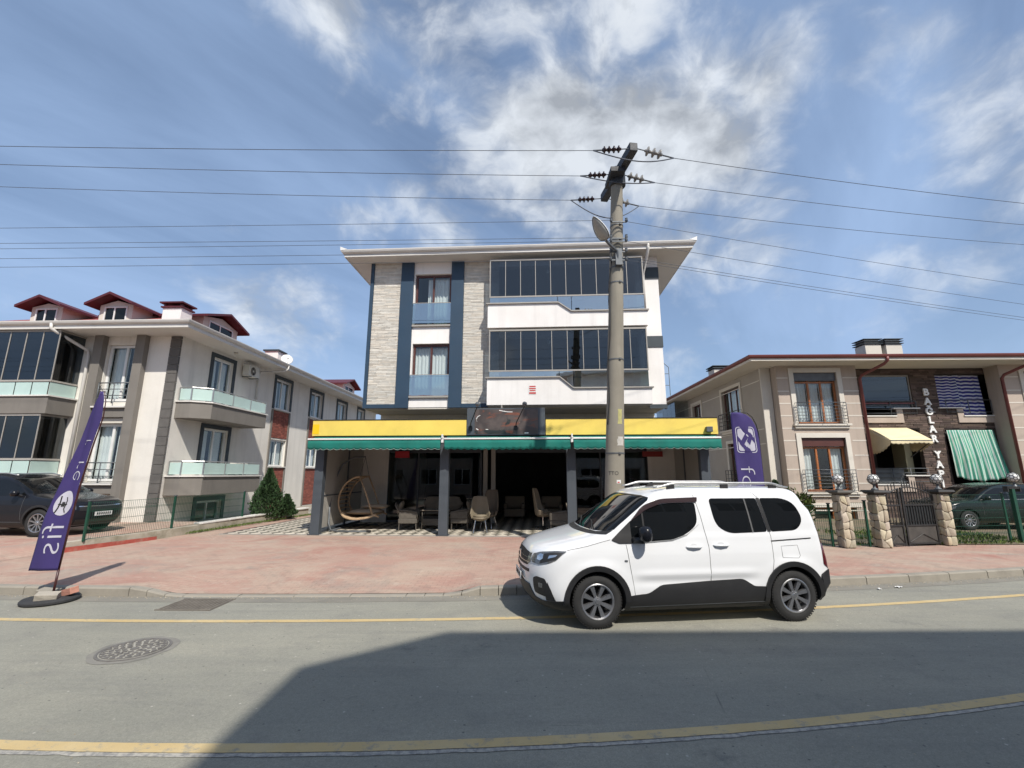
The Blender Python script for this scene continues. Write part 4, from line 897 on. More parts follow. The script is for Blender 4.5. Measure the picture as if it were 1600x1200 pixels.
b = MB(); b.box(-1.76,-0.86,0.84,1.56,8.621,8.68); b.box(-1.80,-0.82,0.80,1.60,8.80,8.86)
for x in (-1.70,-1.02):
    for y in (0.92,1.38): b.box(x,x+0.10,y,y+0.10,8.681,8.799)
b.build('chimney_cap', M['red_metal'], ch)
b = MB(); b.box(-0.55,0.15,6.2,6.9,7.5,8.25); ch = b.build('chimney', M['white_render'], lh, bevel=0.01)
b = MB(); b.box(-0.62,0.22,6.13,6.97,8.251,8.33); b.build('chimney_cap', M['slate'], ch)
b = MB(); b.tube([(-3.95,-1.12,7.30),(-3.95,-1.12,7.12),(-3.85,-0.95,7.0),(-3.46,-0.12,6.55),(-3.44,-0.08,6.35),(-3.44,-0.08,0.2)],0.055,10); b.build('downpipe', M['gutter'], lh, smooth=True)
b = MB(); b.tube([(1.12,5.6,7.30),(1.12,5.6,7.14),(1.0,5.55,7.02),(0.10,5.0,6.85),(0.07,4.95,6.7),(0.07,4.95,5.0)],0.045,8); b.build('downpipe', M['gutter'], lh, smooth=True)
# air conditioners
def aircon(name, label, o, a, loc, w=0.82, h=0.55, d=0.30):
    """outdoor unit; local -y faces out"""
    t = thing(name, label, 'air conditioner', loc, a, group='air conditioners on the cream house')
    b = MB(); b.box(-w/2,w/2,-d/2,d/2,0.04,h); b.build('casing', M['ac_white'], t, bevel=0.015)
    b = MB(); b.lathe([(0.20,-0.012),(0.20,0.0),(0.185,0.0),(0.185,-0.012)],28,(-w*0.12,-d/2-0.001,h*0.53),'y',caps=False); b.lathe([(0.05,-0.012),(0.05,0.0)],16,(-w*0.12,-d/2-0.001,h*0.53),'y')
    for k in range(5):
        r_ = 0.07+0.028*k; b.lathe([(r_+0.003,-0.010),(r_+0.003,-0.004),(r_-0.003,-0.004),(r_-0.003,-0.010)],24,(-w*0.12,-d/2-0.001,h*0.53),'y',caps=False)
    b.build('grille', M['ac_white'], t)
    b = MB(); b.lathe([(0.184,0.0),(0.184,0.004),(0.0,0.004)],28,(-w*0.12,-d/2-0.006,h*0.53),'y'); b.build('fan_hole', M['black'], t)
    for x in (-w*0.32,w*0.32): b = MB(); b.box(x-0.02,x+0.02,-d/2-0.05,d/2+0.09,0.0,0.039); b.build('bracket', M['galv'], t)
    return t
def L2W(o, a, x, y, z):
    a = R(a); return (o[0]+x*math.cos(a)+y*math.sin(a), o[1]-x*math.sin(a)+y*math.cos(a), o[2]+z)
aircon('air_conditioner', 'white air conditioner unit fixed under the eaves of the cream house', LEFT_O, 90-LEFT_A, L2W(LEFT_O,LEFT_A,0.25,4.05,6.35))
aircon('air_conditioner', 'white air conditioner standing on the lower side balcony of the cream house', LEFT_O, 90-LEFT_A, L2W(LEFT_O,LEFT_A,0.55,3.45,1.93))
# satellite dish on its roof edge
ds = thing('satellite_dish', 'white satellite dish on the roof edge of the cream house', 'satellite dish', L2W(LEFT_O,LEFT_A,0.45,6.6,7.46), -LEFT_A); ds.scale = (0.72,0.72,0.72)
b = MB(); b.lathe([(0.0,0.0),(0.15,0.012),(0.30,0.05),(0.40,0.095),(0.405,0.10),(0.30,0.06),(0.15,0.022),(0.0,0.01)],26); b.xf(Matrix.Translation((0,-0.05,0.55)) @ Matrix.Rotation(R(35),4,'Z') @ Matrix.Rotation(R(70),4,'X')); b.build('reflector', M['lamp_white'], ds, smooth=True)
b = MB(); b.cyl((0,0,-0.14),(0,0,0.55),0.025,8); b.tube([(0,0,0.30),(0.25,-0.35,0.32),(0.32,-0.48,0.50)],0.014,6); b.build('mast', M['galv'], ds)
b = MB(); b.lathe([(0.0,-0.05),(0.035,-0.05),(0.035,0.05),(0.0,0.05)],10,(0.32,-0.48,0.54)); b.build('receiver', M['galv'], ds)

# ------------------------------------------------------------------ right house
rh = thing('brown_house', 'two storey beige and brown brick house with lettering and wooden windows', 'house', RIGHT_O, -RIGHT_A)
ZS = 6.66
# plan: corner pier (0..0.42 at y 0.5), block A (0.42..3.9 at y 0), centre (3.9..10 at y 0.6), block B (10..14 at y 0)
b = MB()
wall_grid(b, 0.44, 3.90, -0.05, ZS, [(1.16,3.02,4.10,6.36),(1.20,3.06,1.25,3.50),(1.35,3.10,0.02,0.62)], 0.0, 0.30)
b.box(0.44,0.70,0.30,0.58,-0.05,ZS); b.box(3.65,3.90,0.30,0.62,-0.05,ZS); b.build('wall', M['beige_render'], rh)
b = MB(); wall_grid(b, 10.0, 14.5, -0.05, ZS, [(11.0,12.8,4.10,6.36),(11.0,12.8,1.25,3.50)], 0.0, 0.30); b.box(10.0,10.25,0.30,0.62,-0.05,ZS); b.build('wall', M['beige_render'], rh)
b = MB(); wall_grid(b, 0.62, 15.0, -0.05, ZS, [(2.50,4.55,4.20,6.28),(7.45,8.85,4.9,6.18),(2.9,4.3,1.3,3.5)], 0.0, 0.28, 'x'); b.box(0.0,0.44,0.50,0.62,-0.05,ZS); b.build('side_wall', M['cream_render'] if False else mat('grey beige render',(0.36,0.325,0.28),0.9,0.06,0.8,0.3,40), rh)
b = MB(); b.box(0.29,14.2,14.8,15.0,-0.05,ZS); b.box(14.2,14.5,0.31,15.0,-0.05,ZS); b.build('rear_wall', M['beige_render'], rh)
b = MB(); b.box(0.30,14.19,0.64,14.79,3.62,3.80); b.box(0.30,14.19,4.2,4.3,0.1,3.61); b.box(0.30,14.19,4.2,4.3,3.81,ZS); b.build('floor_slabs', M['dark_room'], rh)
b = MB(); b.box(-0.03,0.41,0.44,0.499,-0.05,ZS-0.001); b.build('corner_pier', M['pale_trim'], rh)
# pale string courses
for z in (6.12,5.53,4.99,4.45,3.91,3.38,2.76,2.17,1.60,1.05,0.50):
    for x0, x1 in ((0.43,3.91),(9.99,14.4)):
        holes = [(0.92,3.28,4.0,6.5),(0.95,3.32,1.05,3.66)] if x0 < 5 else [(10.78,13.02,4.0,6.5),(10.78,13.02,1.05,3.66)]
        hh = [h for h in holes if h[2]-0.05 < z < h[3]+0.02]
        segs = [(x0,x1)] if not hh else [(x0,hh[0][0]-0.002),(hh[0][1]+0.002,x1)]
        for a0, a1 in segs:
            b = MB(); b.box(a0,a1,-0.008,-0.001,z-0.022,z+0.022); b.build('string_course', M['pale_trim'], rh)
for z in (6.14,3.95,3.30):
    b = MB(); b.box(0.62,14.9,-0.008,-0.001,z-0.02,z+0.02); b.xf(side_l(0.0))
    # broken at the side windows by their surrounds
    b.build('string_course', M['pale_trim'], rh)
def trim(T, x0, x1, z0, z1, w=0.20, sill=True, y=-0.05):
    b = MB(); b.box(x0-w,x0,y,-0.001,z0,z1+w); b.box(x1,x1+w,y,-0.001,z0,z1+w); b.box(x0,x1,y,-0.001,z1,z1+w); b.xf(T); b.build('window_surround', M['pale_trim'], rh, bevel=0.006)
    if sill:
        b = MB(); b.box(x0-w-0.05,x1+w+0.10,y-0.10,-0.001,z0-0.09,z0-0.001); b.box(x0-w,x1+w+0.02,y-0.04,-0.001,z0-0.20,z0-0.091); b.xf(T); b.build('sill', M['pale_trim'], rh, bevel=0.006)
for x0, x1 in ((1.16,3.02),(11.0,12.8)):
    for z0, z1 in ((4.10,6.36),(1.25,3.50)):
        trim(I4, x0, x1, z0, z1)
        w_ = window(rh, I4, x0+0.01, x1-0.01, z0+0.01, z1-0.01, 0.14, M['orange_wood'], M['glass_clear'], (0.36,0.66), 0.075, 0.08, trans=z1-0.42, curtain=((0.03,0.36),(0.37,0.66),(0.67,0.98)) if z0 > 3 else ((0.03,0.30),(0.70,0.98)))
        b = MB(); b.box(x0+0.005,x1-0.005,0.05,0.12,z1-0.36,z1-0.01); b.build('shutter_box', M['galv'] if z0 > 3 else M['brown_frame'], w_)
        rail_bars(rh, I4, x0-0.10, x1+0.12, z0+0.06, z0+0.90, -0.20, 7, M['galv'], 0.011, 3, ends=0.16)
b = MB(); b.box(1.15,3.30,-0.03,-0.001,0.63,0.80); b.build('lintel', M['pale_trim'], rh)
window(rh, I4, 1.36, 3.09, 0.03, 0.61, 0.14, M['orange_wood'], M['glass_clear'], (0.5,), 0.06, 0.07)
T = side_l(0.0)
for (y0,y1,z0,z1) in ((2.50,4.55,4.20,6.28),(7.45,8.85,4.9,6.18),(2.9,4.3,1.3,3.5)):
    trim(T, y0, y1, z0, z1, 0.16, z0 < 4.5)
    window(rh, T, y0+0.01, y1-0.01, z0+0.01, z1-0.01, 0.12, M['orange_wood'] if z0 > 5 else M['brown_frame'], M['glass_clear'], (0.33,0.66) if z0 < 4.5 else (0.5,), 0.06, 0.07, curtain=((0.05,0.95),))
    if z0 < 4.5: rail_bars(rh, T, y0-0.1, y1+0.1, z0+0.06, z0+0.85, -0.22, 5, M['black_iron'], 0.012, 6, ends=0.2)
# glazed bay at the far end of the side
b = MB(); b.box(9.5,13.6,-0.9,-0.001,4.5,5.2); b.xf(T); bay = b.build('side_bay', M['beige_render'], rh)
for k in range(5):
    b = MB(); b.box(9.52+0.81*k,9.52+0.81*k+0.78,-0.88,-0.87,5.21,6.6); b.xf(T); b.build('pane', M['glass_dark'], bay)
b = MB(); b.box(9.52,9.53,-0.86,-0.02,5.21,6.6); b.xf(T); b.build('pane', M['glass_clear'], bay)
# centre: brown brick with four loggias
openings = [(4.50,6.68,4.86,6.36),(4.50,5.82,4.52,4.86),(7.80,10.0,4.88,6.38),(8.74,10.0,4.52,4.88),(4.55,6.72,1.94,3.92),(4.55,5.85,1.56,1.94),(7.80,9.95,1.56,3.90)]
b = MB(); wall_grid(b, 3.90, 10.0, -0.05, ZS, openings, 0.64, 0.80); b.build('brick_backing', M['mortar_dark'], rh)
cl = MB(); z = 0.05
def in_open(x, z, m=0.0): return any(o_[0]-m < x < o_[1]+m and o_[2]-m < z < o_[3]+m for o_ in openings)
while z < ZS-0.05:
    x = 3.905+random.uniform(-0.1,0)
    while x < 9.99:
        L_ = random.uniform(0.24,0.55); xa, xb = max(x,3.905), min(x+L_,9.995)
        # clip against openings crossing this course
        segs = [(xa,xb)]
        for o_ in openings:
            if z+0.08 > o_[2] and z < o_[3]:
                ns = []
                for (s0,s1) in segs:
                    if s1 <= o_[0] or s0 >= o_[1]: ns.append((s0,s1))
                    else:
                        if s0 < o_[0]: ns.append((s0,o_[0]))
                        if s1 > o_[1]: ns.append((o_[1],s1))
                segs = ns
        for s0, s1 in segs:
            if s1-s0 < 0.03: continue
            d = random.uniform(0.012,0.035); k = random.choice((0.7,0.85,1.0,1.15,1.35))*random.uniform(0.9,1.1); cl.col = (k,k*random.uniform(0.95,1.02),k*random.uniform(0.9,1.02))
            cl.add([(s0+0.004,0.636,z+0.004),(s1-0.004,0.636,z+0.004),(s1-0.004,0.636,z+0.076),(s0+0.004,0.636,z+0.076),(s0+0.006,0.636-d,z+0.006),(s1-0.006,0.636-d,z+0.006),(s1-0.006,0.636-d,z+0.074),(s0+0.006,0.636-d,z+0.074)],[(4,5,6,7),(0,1,5,4),(1,2,6,5),(2,3,7,6),(3,0,4,7)])
        x += L_
    z += 0.08
stuff(cl.build('brick_cladding', M['brown_brick'], rh))
# white window ledges and beige aprons of the loggias
def ledge(pts, h=0.05):
    b = MB()
    for x0, x1, z in pts: b.box(x0,x1,0.52,0.82,z-h,z)
    return b.build('ledge', M['marble'], rh)
ledge([(4.40,5.80,4.52),(5.70,6.85,4.86)]); ledge([(7.70,8.80,4.88),(8.70,9.998,4.52)]); ledge([(4.45,5.85,1.56),(5.75,6.88,1.94)]); ledge([(8.0,9.998,1.56)])
for x0, x1, z0, z1 in ((4.40,6.10,4.20,4.465),(5.84,6.10,4.466,4.80),(8.46,9.998,4.20,4.465),(8.46,8.72,4.466,4.82),(4.45,6.12,1.24,1.505),(5.87,6.12,1.506,1.885),(8.0,9.99,1.24,1.505)):
    b = MB(); b.box(x0,x1,0.56,0.605,z0,z1); b.build('apron', M['beige_render'], rh)
q = MB(); q.box(4.50,6.68,0.70,0.71,4.87,6.36); q.build('pane', M['glass_dark'], rh)
q = MB(); q.box(4.47,6.70,0.665,0.74,6.30,6.355); q.box(6.64,6.69,0.665,0.74,4.87,6.30); q.build('loggia_frame', M['grey_alu'], rh)
b = MB(); b.box(4.5,6.7,0.60,0.63,5.04,5.10); b.build('rail_board', M['brown_pipe'], rh)
rail_bars(rh, I4, 4.48, 6.72, 4.62, 5.16, 0.56, 4, M['galv'], 0.014, 3); rail_bars(rh, I4, 8.0, 9.95, 4.66, 5.20, 0.54, 2, M['galv'], 0.014, 3)
q = MB(); q.box(4.58,5.82,0.69,0.70,1.57,2.22); q.build('rail_pane', mat('grey balcony sheet',(0.115,0.125,0.125),0.5,0.1), rh)
rail_bars(rh, I4, 4.55, 6.80, 1.66, 2.22, 0.62, 4, M['galv'], 0.014, 4)
b = MB(); b.box(6.42,6.72,1.2,1.9,1.96,3.7); b.build('loggia_side', mat('pale yellow wall',(0.60,0.55,0.36),0.8,0.05), rh)
b = MB(); b.box(4.9,6.2,2.6,2.7,1.2,3.6); b.build('loggia_door', M['grey_render'], rh)
# lettering
for ch_, z in zip('BAĞLAR', (5.55,5.13,4.68,4.30,3.90,3.48)):
    o = bpy.data.objects.new('letter', text_mesh(ch_,0.42,0.03,0.014)); COL.objects.link(o); o.parent = rh; o.location = (7.25,0.57,z); o.rotation_euler = (R(90),0,0); o.data.materials.append(M['letter_white'])
for ch_, z in zip('YAPI', (2.79,2.37,1.97,1.56)):
    o = bpy.data.objects.new('letter', text_mesh(ch_,0.42,0.03,0.014)); COL.objects.link(o); o.parent = rh; o.location = (7.27,0.57,z); o.rotation_euler = (R(90),0,0); o.data.materials.append(M['letter_white'])
# eaves and roof
ex0, ex1, ey0, ey1 = -1.10, 15.4, -1.0, 15.9
b = MB(); b.box(ex0,ex1,ey0,ey1,ZS+0.001,ZS+0.06); b.build('soffit', M['soffit_warm'], rh)
gp = [(ex0,ey1),(ex0,ey0),(ex1,ey0),(ex1,ey1)]
b = sweep([(-0.02,0.0),(0.012,0.0),(0.012,0.10),(-0.02,0.10)], gp[::-1]); b.xf(Matrix.Translation((0,0,ZS-0.005))); b.build('fascia', M['soffit_warm'], rh)
b = sweep(GUT, gp[::-1]); b.xf(Matrix.Translation((0,0,ZS+0.12))); b.build('gutter', M['brown_pipe'], rh)
hw = (ex1-ex0)/2; b = MB(); zr = ZS+0.16+0.20*hw; ym = ey0+hw
b.add([(ex0,ey0,ZS+0.14),(ex1,ey0,ZS+0.14),(ex1,ey1,ZS+0.14),(ex0,ey1,ZS+0.14),((ex0+ex1)/2,ym-0.2,zr),((ex0+ex1)/2,ym+0.2,zr)],[(0,1,4),(1,2,5,4),(2,3,5),(3,0,4,5),(3,2,1,0)]); b.build('roof', mat('dark brown roof',(0.065,0.035,0.035),0.7,0.2,2,0.3,20), rh)
for x in (6.34,7.36):
    b = MB(); b.box(x,x+0.78,2.4,3.1,7.0,8.30); ch = b.build('chimney', M['soffit_warm'], rh, bevel=0.01)
    for k in range(3):
        b = MB(); b.box(x-0.07,x+0.85,2.33,3.17,8.345+0.115*k,8.37+0.115*k); b.build('cowl_plate', M['slate'], ch)
    b = MB(); b.box(x+0.05,x+0.73,2.45,3.05,8.301,8.574); b.build('cowl_core', M['grey_alu'], ch)
b = MB(); b.box(1.3,2.2,8.2,9.1,7.2,8.45); ch = b.build('chimney', M['soffit_warm'], rh)
for k in range(2):
    b = MB(); b.box(1.2,2.3,8.1,9.2,8.50+0.13*k,8.54+0.13*k); b.build('cowl_plate', M['slate'], ch)
b = MB(); b.box(1.4,2.1,8.3,9.0,8.451,8.63); b.build('cowl_core', M['galv'], ch)
for x0, x1 in ((4.50,3.98),(10.5,10.02)):
    b = MB(); b.tube([(x0,ey0-0.06,ZS+0.14),(x0,ey0-0.05,ZS-0.02),(x0-0.05,ey0+0.10,ZS-0.14),(x1+0.02,-0.16+0.0,ZS-0.48),(x1,-0.06,ZS-0.62),(x1,-0.06,0.2)],0.06,10); b.build('downpipe', M['brown_pipe'], rh, smooth=True)

def stripe_mat(name, ax, freq, c1, c2, duty=0.5):
    m = bpy.data.materials.new(name); m.use_nodes = True; t = m.node_tree; L = t.links.new; p = t.nodes['Principled BSDF']; p.inputs['Roughness'].default_value = 0.85
    a = t.nodes.new('ShaderNodeAttribute'); a.attribute_name = 'weave'; s_ = t.nodes.new('ShaderNodeSeparateXYZ'); L(a.outputs['Vector'], s_.inputs[0])
    def mt(op, x, y): 
        n = t.nodes.new('ShaderNodeMath'); n.operation = op
        for i, q in enumerate((x,y)):
            if hasattr(q,'links'): L(q, n.inputs[i])
            else: n.inputs[i].default_value = q
        return n.outputs[0]
    v = mt('FRACT', mt('MULTIPLY', s_.outputs[ax], freq), 0); f = mt('GREATER_THAN', v, duty)
    mx = t.nodes.new('ShaderNodeMix'); mx.data_type = 'RGBA'; L(f, mx.inputs[0]); mx.inputs[6].default_value = (*c1,1); mx.inputs[7].default_value = (*c2,1)
    n = t.nodes.new('ShaderNodeTexNoise'); n.inputs['Scale'].default_value = 3
    mm = t.nodes.new('ShaderNodeMix'); mm.data_type = 'RGBA'; mm.blend_type = 'MULTIPLY'; mm.inputs[0].default_value = 0.25; L(mx.outputs[2], mm.inputs[6]); L(n.outputs['Color'], mm.inputs[7])
    L(mm.outputs[2], p.inputs['Base Color']); return m
def cloth(name, label, cat, m, fn, nu, nv, parent=None, loc=(0,0,0), rz=0):
    """sheet of cloth fn(u,v); its weave coordinates ride along as an attribute"""
    b = MB(); b.sheet([[fn(i/nu,j/nv) for i in range(nu+1)] for j in range(nv+1)])
    me = b.mesh(name, m, True, fix=False); at = me.attributes.new('weave','FLOAT_VECTOR','POINT')
    for j in range(nv+1):
        for i in range(nu+1): at.data[j*(nu+1)+i].vector = (i/nu, j/nv, 0)
    o = bpy.data.objects.new(name, me); COL.objects.link(o); o.location = loc; o.rotation_euler = (0,0,R(rz))
    if parent: o.parent = parent
    s_ = o.modifiers.new('thickness','SOLIDIFY'); s_.thickness = 0.004
    if label: tag(o, label, cat)
    return o
M['blue_stripe'] = stripe_mat('blue striped cloth', 1, 11.0, (0.55,0.56,0.66), (0.025,0.028,0.19), 0.42)
M['green_stripe'] = stripe_mat('green striped cloth', 0, 19.0, (0.56,0.67,0.60), (0.07,0.33,0.23), 0.45)
cloth('striped_curtain', 'blue and white striped curtain hanging in the upper brick balcony', 'curtain', M['blue_stripe'],
      lambda u,v: (7.82+1.92*u+0.05*v*u, 0.66+0.025*math.sin(u*22)+0.01*math.sin(u*57), 6.33-(1.44+(0.36 if u > 0.47 else 0.0))*v+0.012*math.sin(u*30)), 90, 40, None, RIGHT_O, -RIGHT_A)
cloth('striped_curtain', 'green and white striped sheet billowing out of the lower brick balcony', 'curtain', M['green_stripe'],
      lambda u,v: (7.80+1.95*u+0.18*v*u-0.02*v, 0.50-0.16*v*v-0.07*math.sin(math.pi*v)*(1+0.6*math.sin(u*5))+0.045*math.sin(u*46+2*v)*(0.3+v)+0.03*math.sin(u*17+1), 3.86-2.02*v-0.09*v*math.sin(math.pi*u*1.5)-0.16*v*u+0.03*math.sin(u*23)*v), 120, 30, None, RIGHT_O, -RIGHT_A)
# cream awning over the lower left loggia
aw = thing('balcony_awning', 'cream awning with scalloped edge over the lower brick balcony', 'awning', RIGHT_O, -RIGHT_A)
def top(u,v):
    x = 4.48+1.70*u; return (x, 0.60-1.15*v, 3.98-0.62*v+0.03*math.sin(math.pi*v)-0.02*math.sin(u*7)*v)
o = cloth('canopy', None, None, M['cream_cloth'], top, 24, 8, aw)
def val(u,v): 
    x,y,z = top(u,1); return (x,y-0.005,z-(0.13+0.035*abs(math.sin(u*math.pi*9)))*v)
cloth('valance', None, None, M['cream_cloth'], val, 108, 3, aw)
for s_, x in ((-1,4.48),(1,6.18)):
    def wing(u,v,x=x,s_=s_):
        y = 0.60-1.15*u; zt = 3.98-0.62*u; zb = 3.98-0.15-(0.95 if s_ < 0 else 0.85)*(1-(u)**1.6)*(1 if u > 0 else 1)-0.60*u
        return (x+0.01*s_*math.sin(u*9+v*4), y, zt+(min(zb,zt-0.1)-zt)*v+0.02*math.sin(u*40)*v)
    cloth('side_wing', None, None, M['cream_cloth'], wing, 40, 5, aw)
b = MB()
for x in (4.5,6.16): b.bar((x,0.62,2.7),(x,-0.55,3.34),0.025,0.025)
b.bar((4.48,-0.55,3.345),(6.18,-0.55,3.345),0.03,0.03); b.build('frame', M['galv'], aw)

# ------------------------------------------------------------------ house across the street, behind the camera (its shade lies on the road)
sh_h = 9.4; k_ = sh_h/math.tan(R(SUN_EL)); sx, sy = math.sin(R(SUN_AZ))*k_, -math.cos(R(SUN_AZ))*k_
def under(x, y): return (x+sx, y+sy)           # eave point whose shadow falls at (x,y)
oh = thing('opposite_house', 'white three storey house across the street behind the viewer', 'house', (0,0,0))
A0 = under(-2.25,5.2); A1 = under(-0.85,6.28); A2 = under(26,6.55)
plan = [A0, A1, A2, (A2[0],-16), (A0[0],-16)]
b = MB(); b.prism(plan,'z',sh_h-0.25,sh_h); b.build('eaves', M['soffit'], oh)
ins = 0.75; wx0 = A0[0]+ins; wy = A1[1]-ins
b = MB(); hol = [(wx0+1.2+3.1*k,wx0+2.9+3.1*k,z0,z0+1.5) for k in range(6) for z0 in (0.95,3.95,6.75)]
wall_grid(b, wx0+0.25, wx0+20, 0.0, sh_h-0.252, hol, wy-0.25, wy); b.box(wx0,wx0+0.25,-15.5,wy-0.3,0,sh_h-0.252); b.box(wx0+0.25,wx0+20,-15.5,-15.2,0,sh_h-0.252); b.box(wx0+20,wx0+20.25,-15.5,wy,0,sh_h-0.252); b.build('wall', M['white_render'], oh)
TB = Matrix(((1,0,0,0),(0,-1,0,wy),(0,0,1,0),(0,0,0,1)))
for h in hol: window(oh, TB, h[0]+0.02, h[1]-0.02, h[2]+0.02, h[3]-0.02, 0.08, M['white_pvc'], M['car_glass'], (0.5,), 0.07, 0.07)
cx_, cy_ = sum(p_[0] for p_ in plan)/5, -9
b = MB(); n = len(plan); b.add([(x,y,sh_h+0.001) for x,y in plan]+[(A0[0]+6,-9,sh_h+1.6),(A2[0]-6,-9,sh_h+1.6)],[(0,1,5),(1,2,6,5),(2,3,6),(3,4,5,6),(4,0,5)]); b.build('roof', M['red_tile'], oh)

# its neighbour, set back behind a front yard (seen only in the window reflections)
nh = thing('opposite_house', 'grey two storey house set back across the street behind the viewer', 'house', (0,0,0))
b = MB(); hol = [(-21+3.2*k,-19.4+3.2*k,z0,z0+1.5) for k in range(6) for z0 in (0.95,3.95)]
wall_grid(b, -22.5, -1.6, 0.0, 7.0, hol, -6.25, -6.0); b.box(-22.5,-1.6,-15.2,-15,0,7.0); b.box(-22.5,-22.25,-15,-6.25,0,7.0); b.box(-1.85,-1.6,-15,-6.25,0,7.0); b.build('wall', M['beige_render'], nh)
TN = Matrix(((1,0,0,0),(0,-1,0,-6.0),(0,0,1,0),(0,0,0,1)))
for h in hol: window(nh, TN, h[0]+0.02, h[1]-0.02, h[2]+0.02, h[3]-0.02, 0.08, M['white_pvc'], M['car_glass'], (0.5,), 0.07, 0.07)
b = MB(); b.box(-23.2,-0.9,-15.9,-5.2,7.001,7.2); b.build('eaves', M['soffit'], nh)
b = MB(); b.add([(-23.2,-15.9,7.201),(-0.9,-15.9,7.201),(-0.9,-5.2,7.201),(-23.2,-5.2,7.201),(-17.5,-10.5,9.6),(-6.5,-10.5,9.6)],[(0,1,5,4),(1,2,5),(2,3,4,5),(3,0,4)]); b.build('roof', M['red_tile'], nh)
# ------------------------------------------------------------------ vehicles
def pchip(xs, ys):
    n = len(xs); h = [xs[i+1]-xs[i] for i in range(n-1)]; d = [(ys[i+1]-ys[i])/h[i] for i in range(n-1)]; m = [0]*n; m[0] = d[0]; m[-1] = d[-1]
    for i in range(1,n-1):
        if d[i-1]*d[i] > 0:
            w1 = 2*h[i]+h[i-1]; w2 = h[i]+2*h[i-1]; m[i] = (w1+w2)/(w1/d[i-1]+w2/d[i])
    def f(x):
        if x <= xs[0]: return ys[0]
        if x >= xs[-1]: return ys[-1]
        i = max(k for k in range(n-1) if xs[k] <= x); t = (x-xs[i])/h[i]
        return ys[i]*(1+2*t)*(1-t)**2+h[i]*m[i]*t*(1-t)**2+ys[i+1]*t*t*(3-2*t)+h[i]*m[i+1]*t*t*(t-1)
    return f
class Shell:
    """car body as plan outlines stacked in z: nose at x=0, tail at +x"""
    N = 2.5
    def __init__(s, rows, bulge=None):
        z = [r[0] for r in rows]; s.zs = z
        s.xf, s.xr, s.w, s.bf, s.br = [pchip(z,[r[i] for r in rows]) for i in range(1,6)]; s.bulge = bulge or (lambda x,z: 0)
    def sidew(s, x, z):
        xf, xr, w, bf, br = s.xf(z), s.xr(z), s.w(z), s.bf(z), s.br(z)
        mid = (xf+xr)/2; half = (xr-xf)/2; ww = w*(1-0.012*((x-mid)/half)**2)+s.bulge(x,z)
        n = s.N
        if x < xf+bf: q = max(0,1-(x-xf)/bf); return ww*max(0,1-min(1,q)**n)**(1/n)
        if x > xr-br: q = max(0,1-(xr-x)/br); return ww*max(0,1-min(1,q)**n)**(1/n)
        return ww
    def front(s, ph, z):
        a = R(abs(ph)); n = s.N; xf, bf = s.xf(z), s.bf(z); x = xf+bf*(1-max(0,math.cos(a))**(2/n)); 
        mid = (xf+s.xr(z))/2; half = (s.xr(z)-xf)/2
        ww = s.w(z)*(1-0.012*((x-mid)/half)**2)+s.bulge(x,z)*math.sin(a)
        return (x, math.copysign(ww*math.sin(a)**(2/n), ph) if ph else 0.0)
    def ring(s, z, na=14, ns=44, nr=9):
        pts = []; n = s.N
        for i in range(na): pts.append(s.front(90*i/na, z))
        xf, xr, bf, br = s.xf(z), s.xr(z), s.bf(z), s.br(z)
        for i in range(ns+1):
            x = xf+bf+(xr-br-xf-bf)*i/ns; pts.append((x, s.sidew(x,z)))
        mid = (xf+xr)/2; half = (xr-xf)/2
        for i in range(nr-1,-1,-1):
            a = R(90*i/nr); x = xr-br*(1-max(0,math.cos(a))**(2/n)); w = s.w(z)*(1-0.012*((x-mid)/half)**2)+s.bulge(x,z)*math.sin(a); pts.append((x, w*math.sin(a)**(2/n)))
        full = [(x,-y,z) for x,y in pts]+[(x,y,z) for x,y in pts[-2:0:-1]]
        return full
    def body(s, name, mat_, parent, arches, liner, nz=58):
        zs = sorted({round(s.zs[0]+(s.zs[-1]-s.zs[0])*i/nz,4) for i in range(nz+1)}|{round(z,4) for z in s.zs})
        b = MB(); rings = [s.ring(z) for z in zs]; n = len(rings[0]); b.v = [p for r in rings for p in r]
        for i in range(len(rings)-1):
            for k in range(n): b.f.append((i*n+k,i*n+(k+1)%n,(i+1)*n+(k+1)%n,(i+1)*n+k))
        b.f.append(tuple(range(n-1,-1,-1))); b.f.append(tuple((len(rings)-1)*n+k for k in range(n))); b.c = [None]*len(b.f)
        o = b.build(name, [mat_, liner], parent)
        cuts = []
        for (ax, az, ar) in arches:
            c = MB()
            for sg in (-1,1):
                c.lathe([(ar,0.0),(ar,0.62)],48,(ax,-1.15 if sg < 0 else 0.53,az),'y')
            co = c.build('cutter', liner); cuts.append(co)
            md = o.modifiers.new('arch','BOOLEAN'); md.object = co; md.operation = 'DIFFERENCE'; md.solver = 'EXACT'
        if parent: o.parent = None
        me = bpy.data.meshes.new_from_object(o.evaluated_get(bpy.context.evaluated_depsgraph_get())); o.modifiers.clear(); o.data = me; o.parent = parent
        for c in cuts: bpy.data.objects.remove(c)
        if len(me.materials) < 2: me.materials.append(liner)
        for p in me.polygons:
            p.use_smooth = True; p.material_index = 0
            for (ax, az, ar) in arches:
                if all(abs(math.hypot(me.vertices[v].co.x-ax, me.vertices[v].co.z-az)-ar) < 0.004 for v in p.vertices) or (abs(abs(p.center.y)-0.53) < 0.012 and math.hypot(p.center.x-ax,p.center.z-az) < ar): p.material_index = 1; p.use_smooth = False
        me.set_sharp_from_angle(angle=R(38)); return o
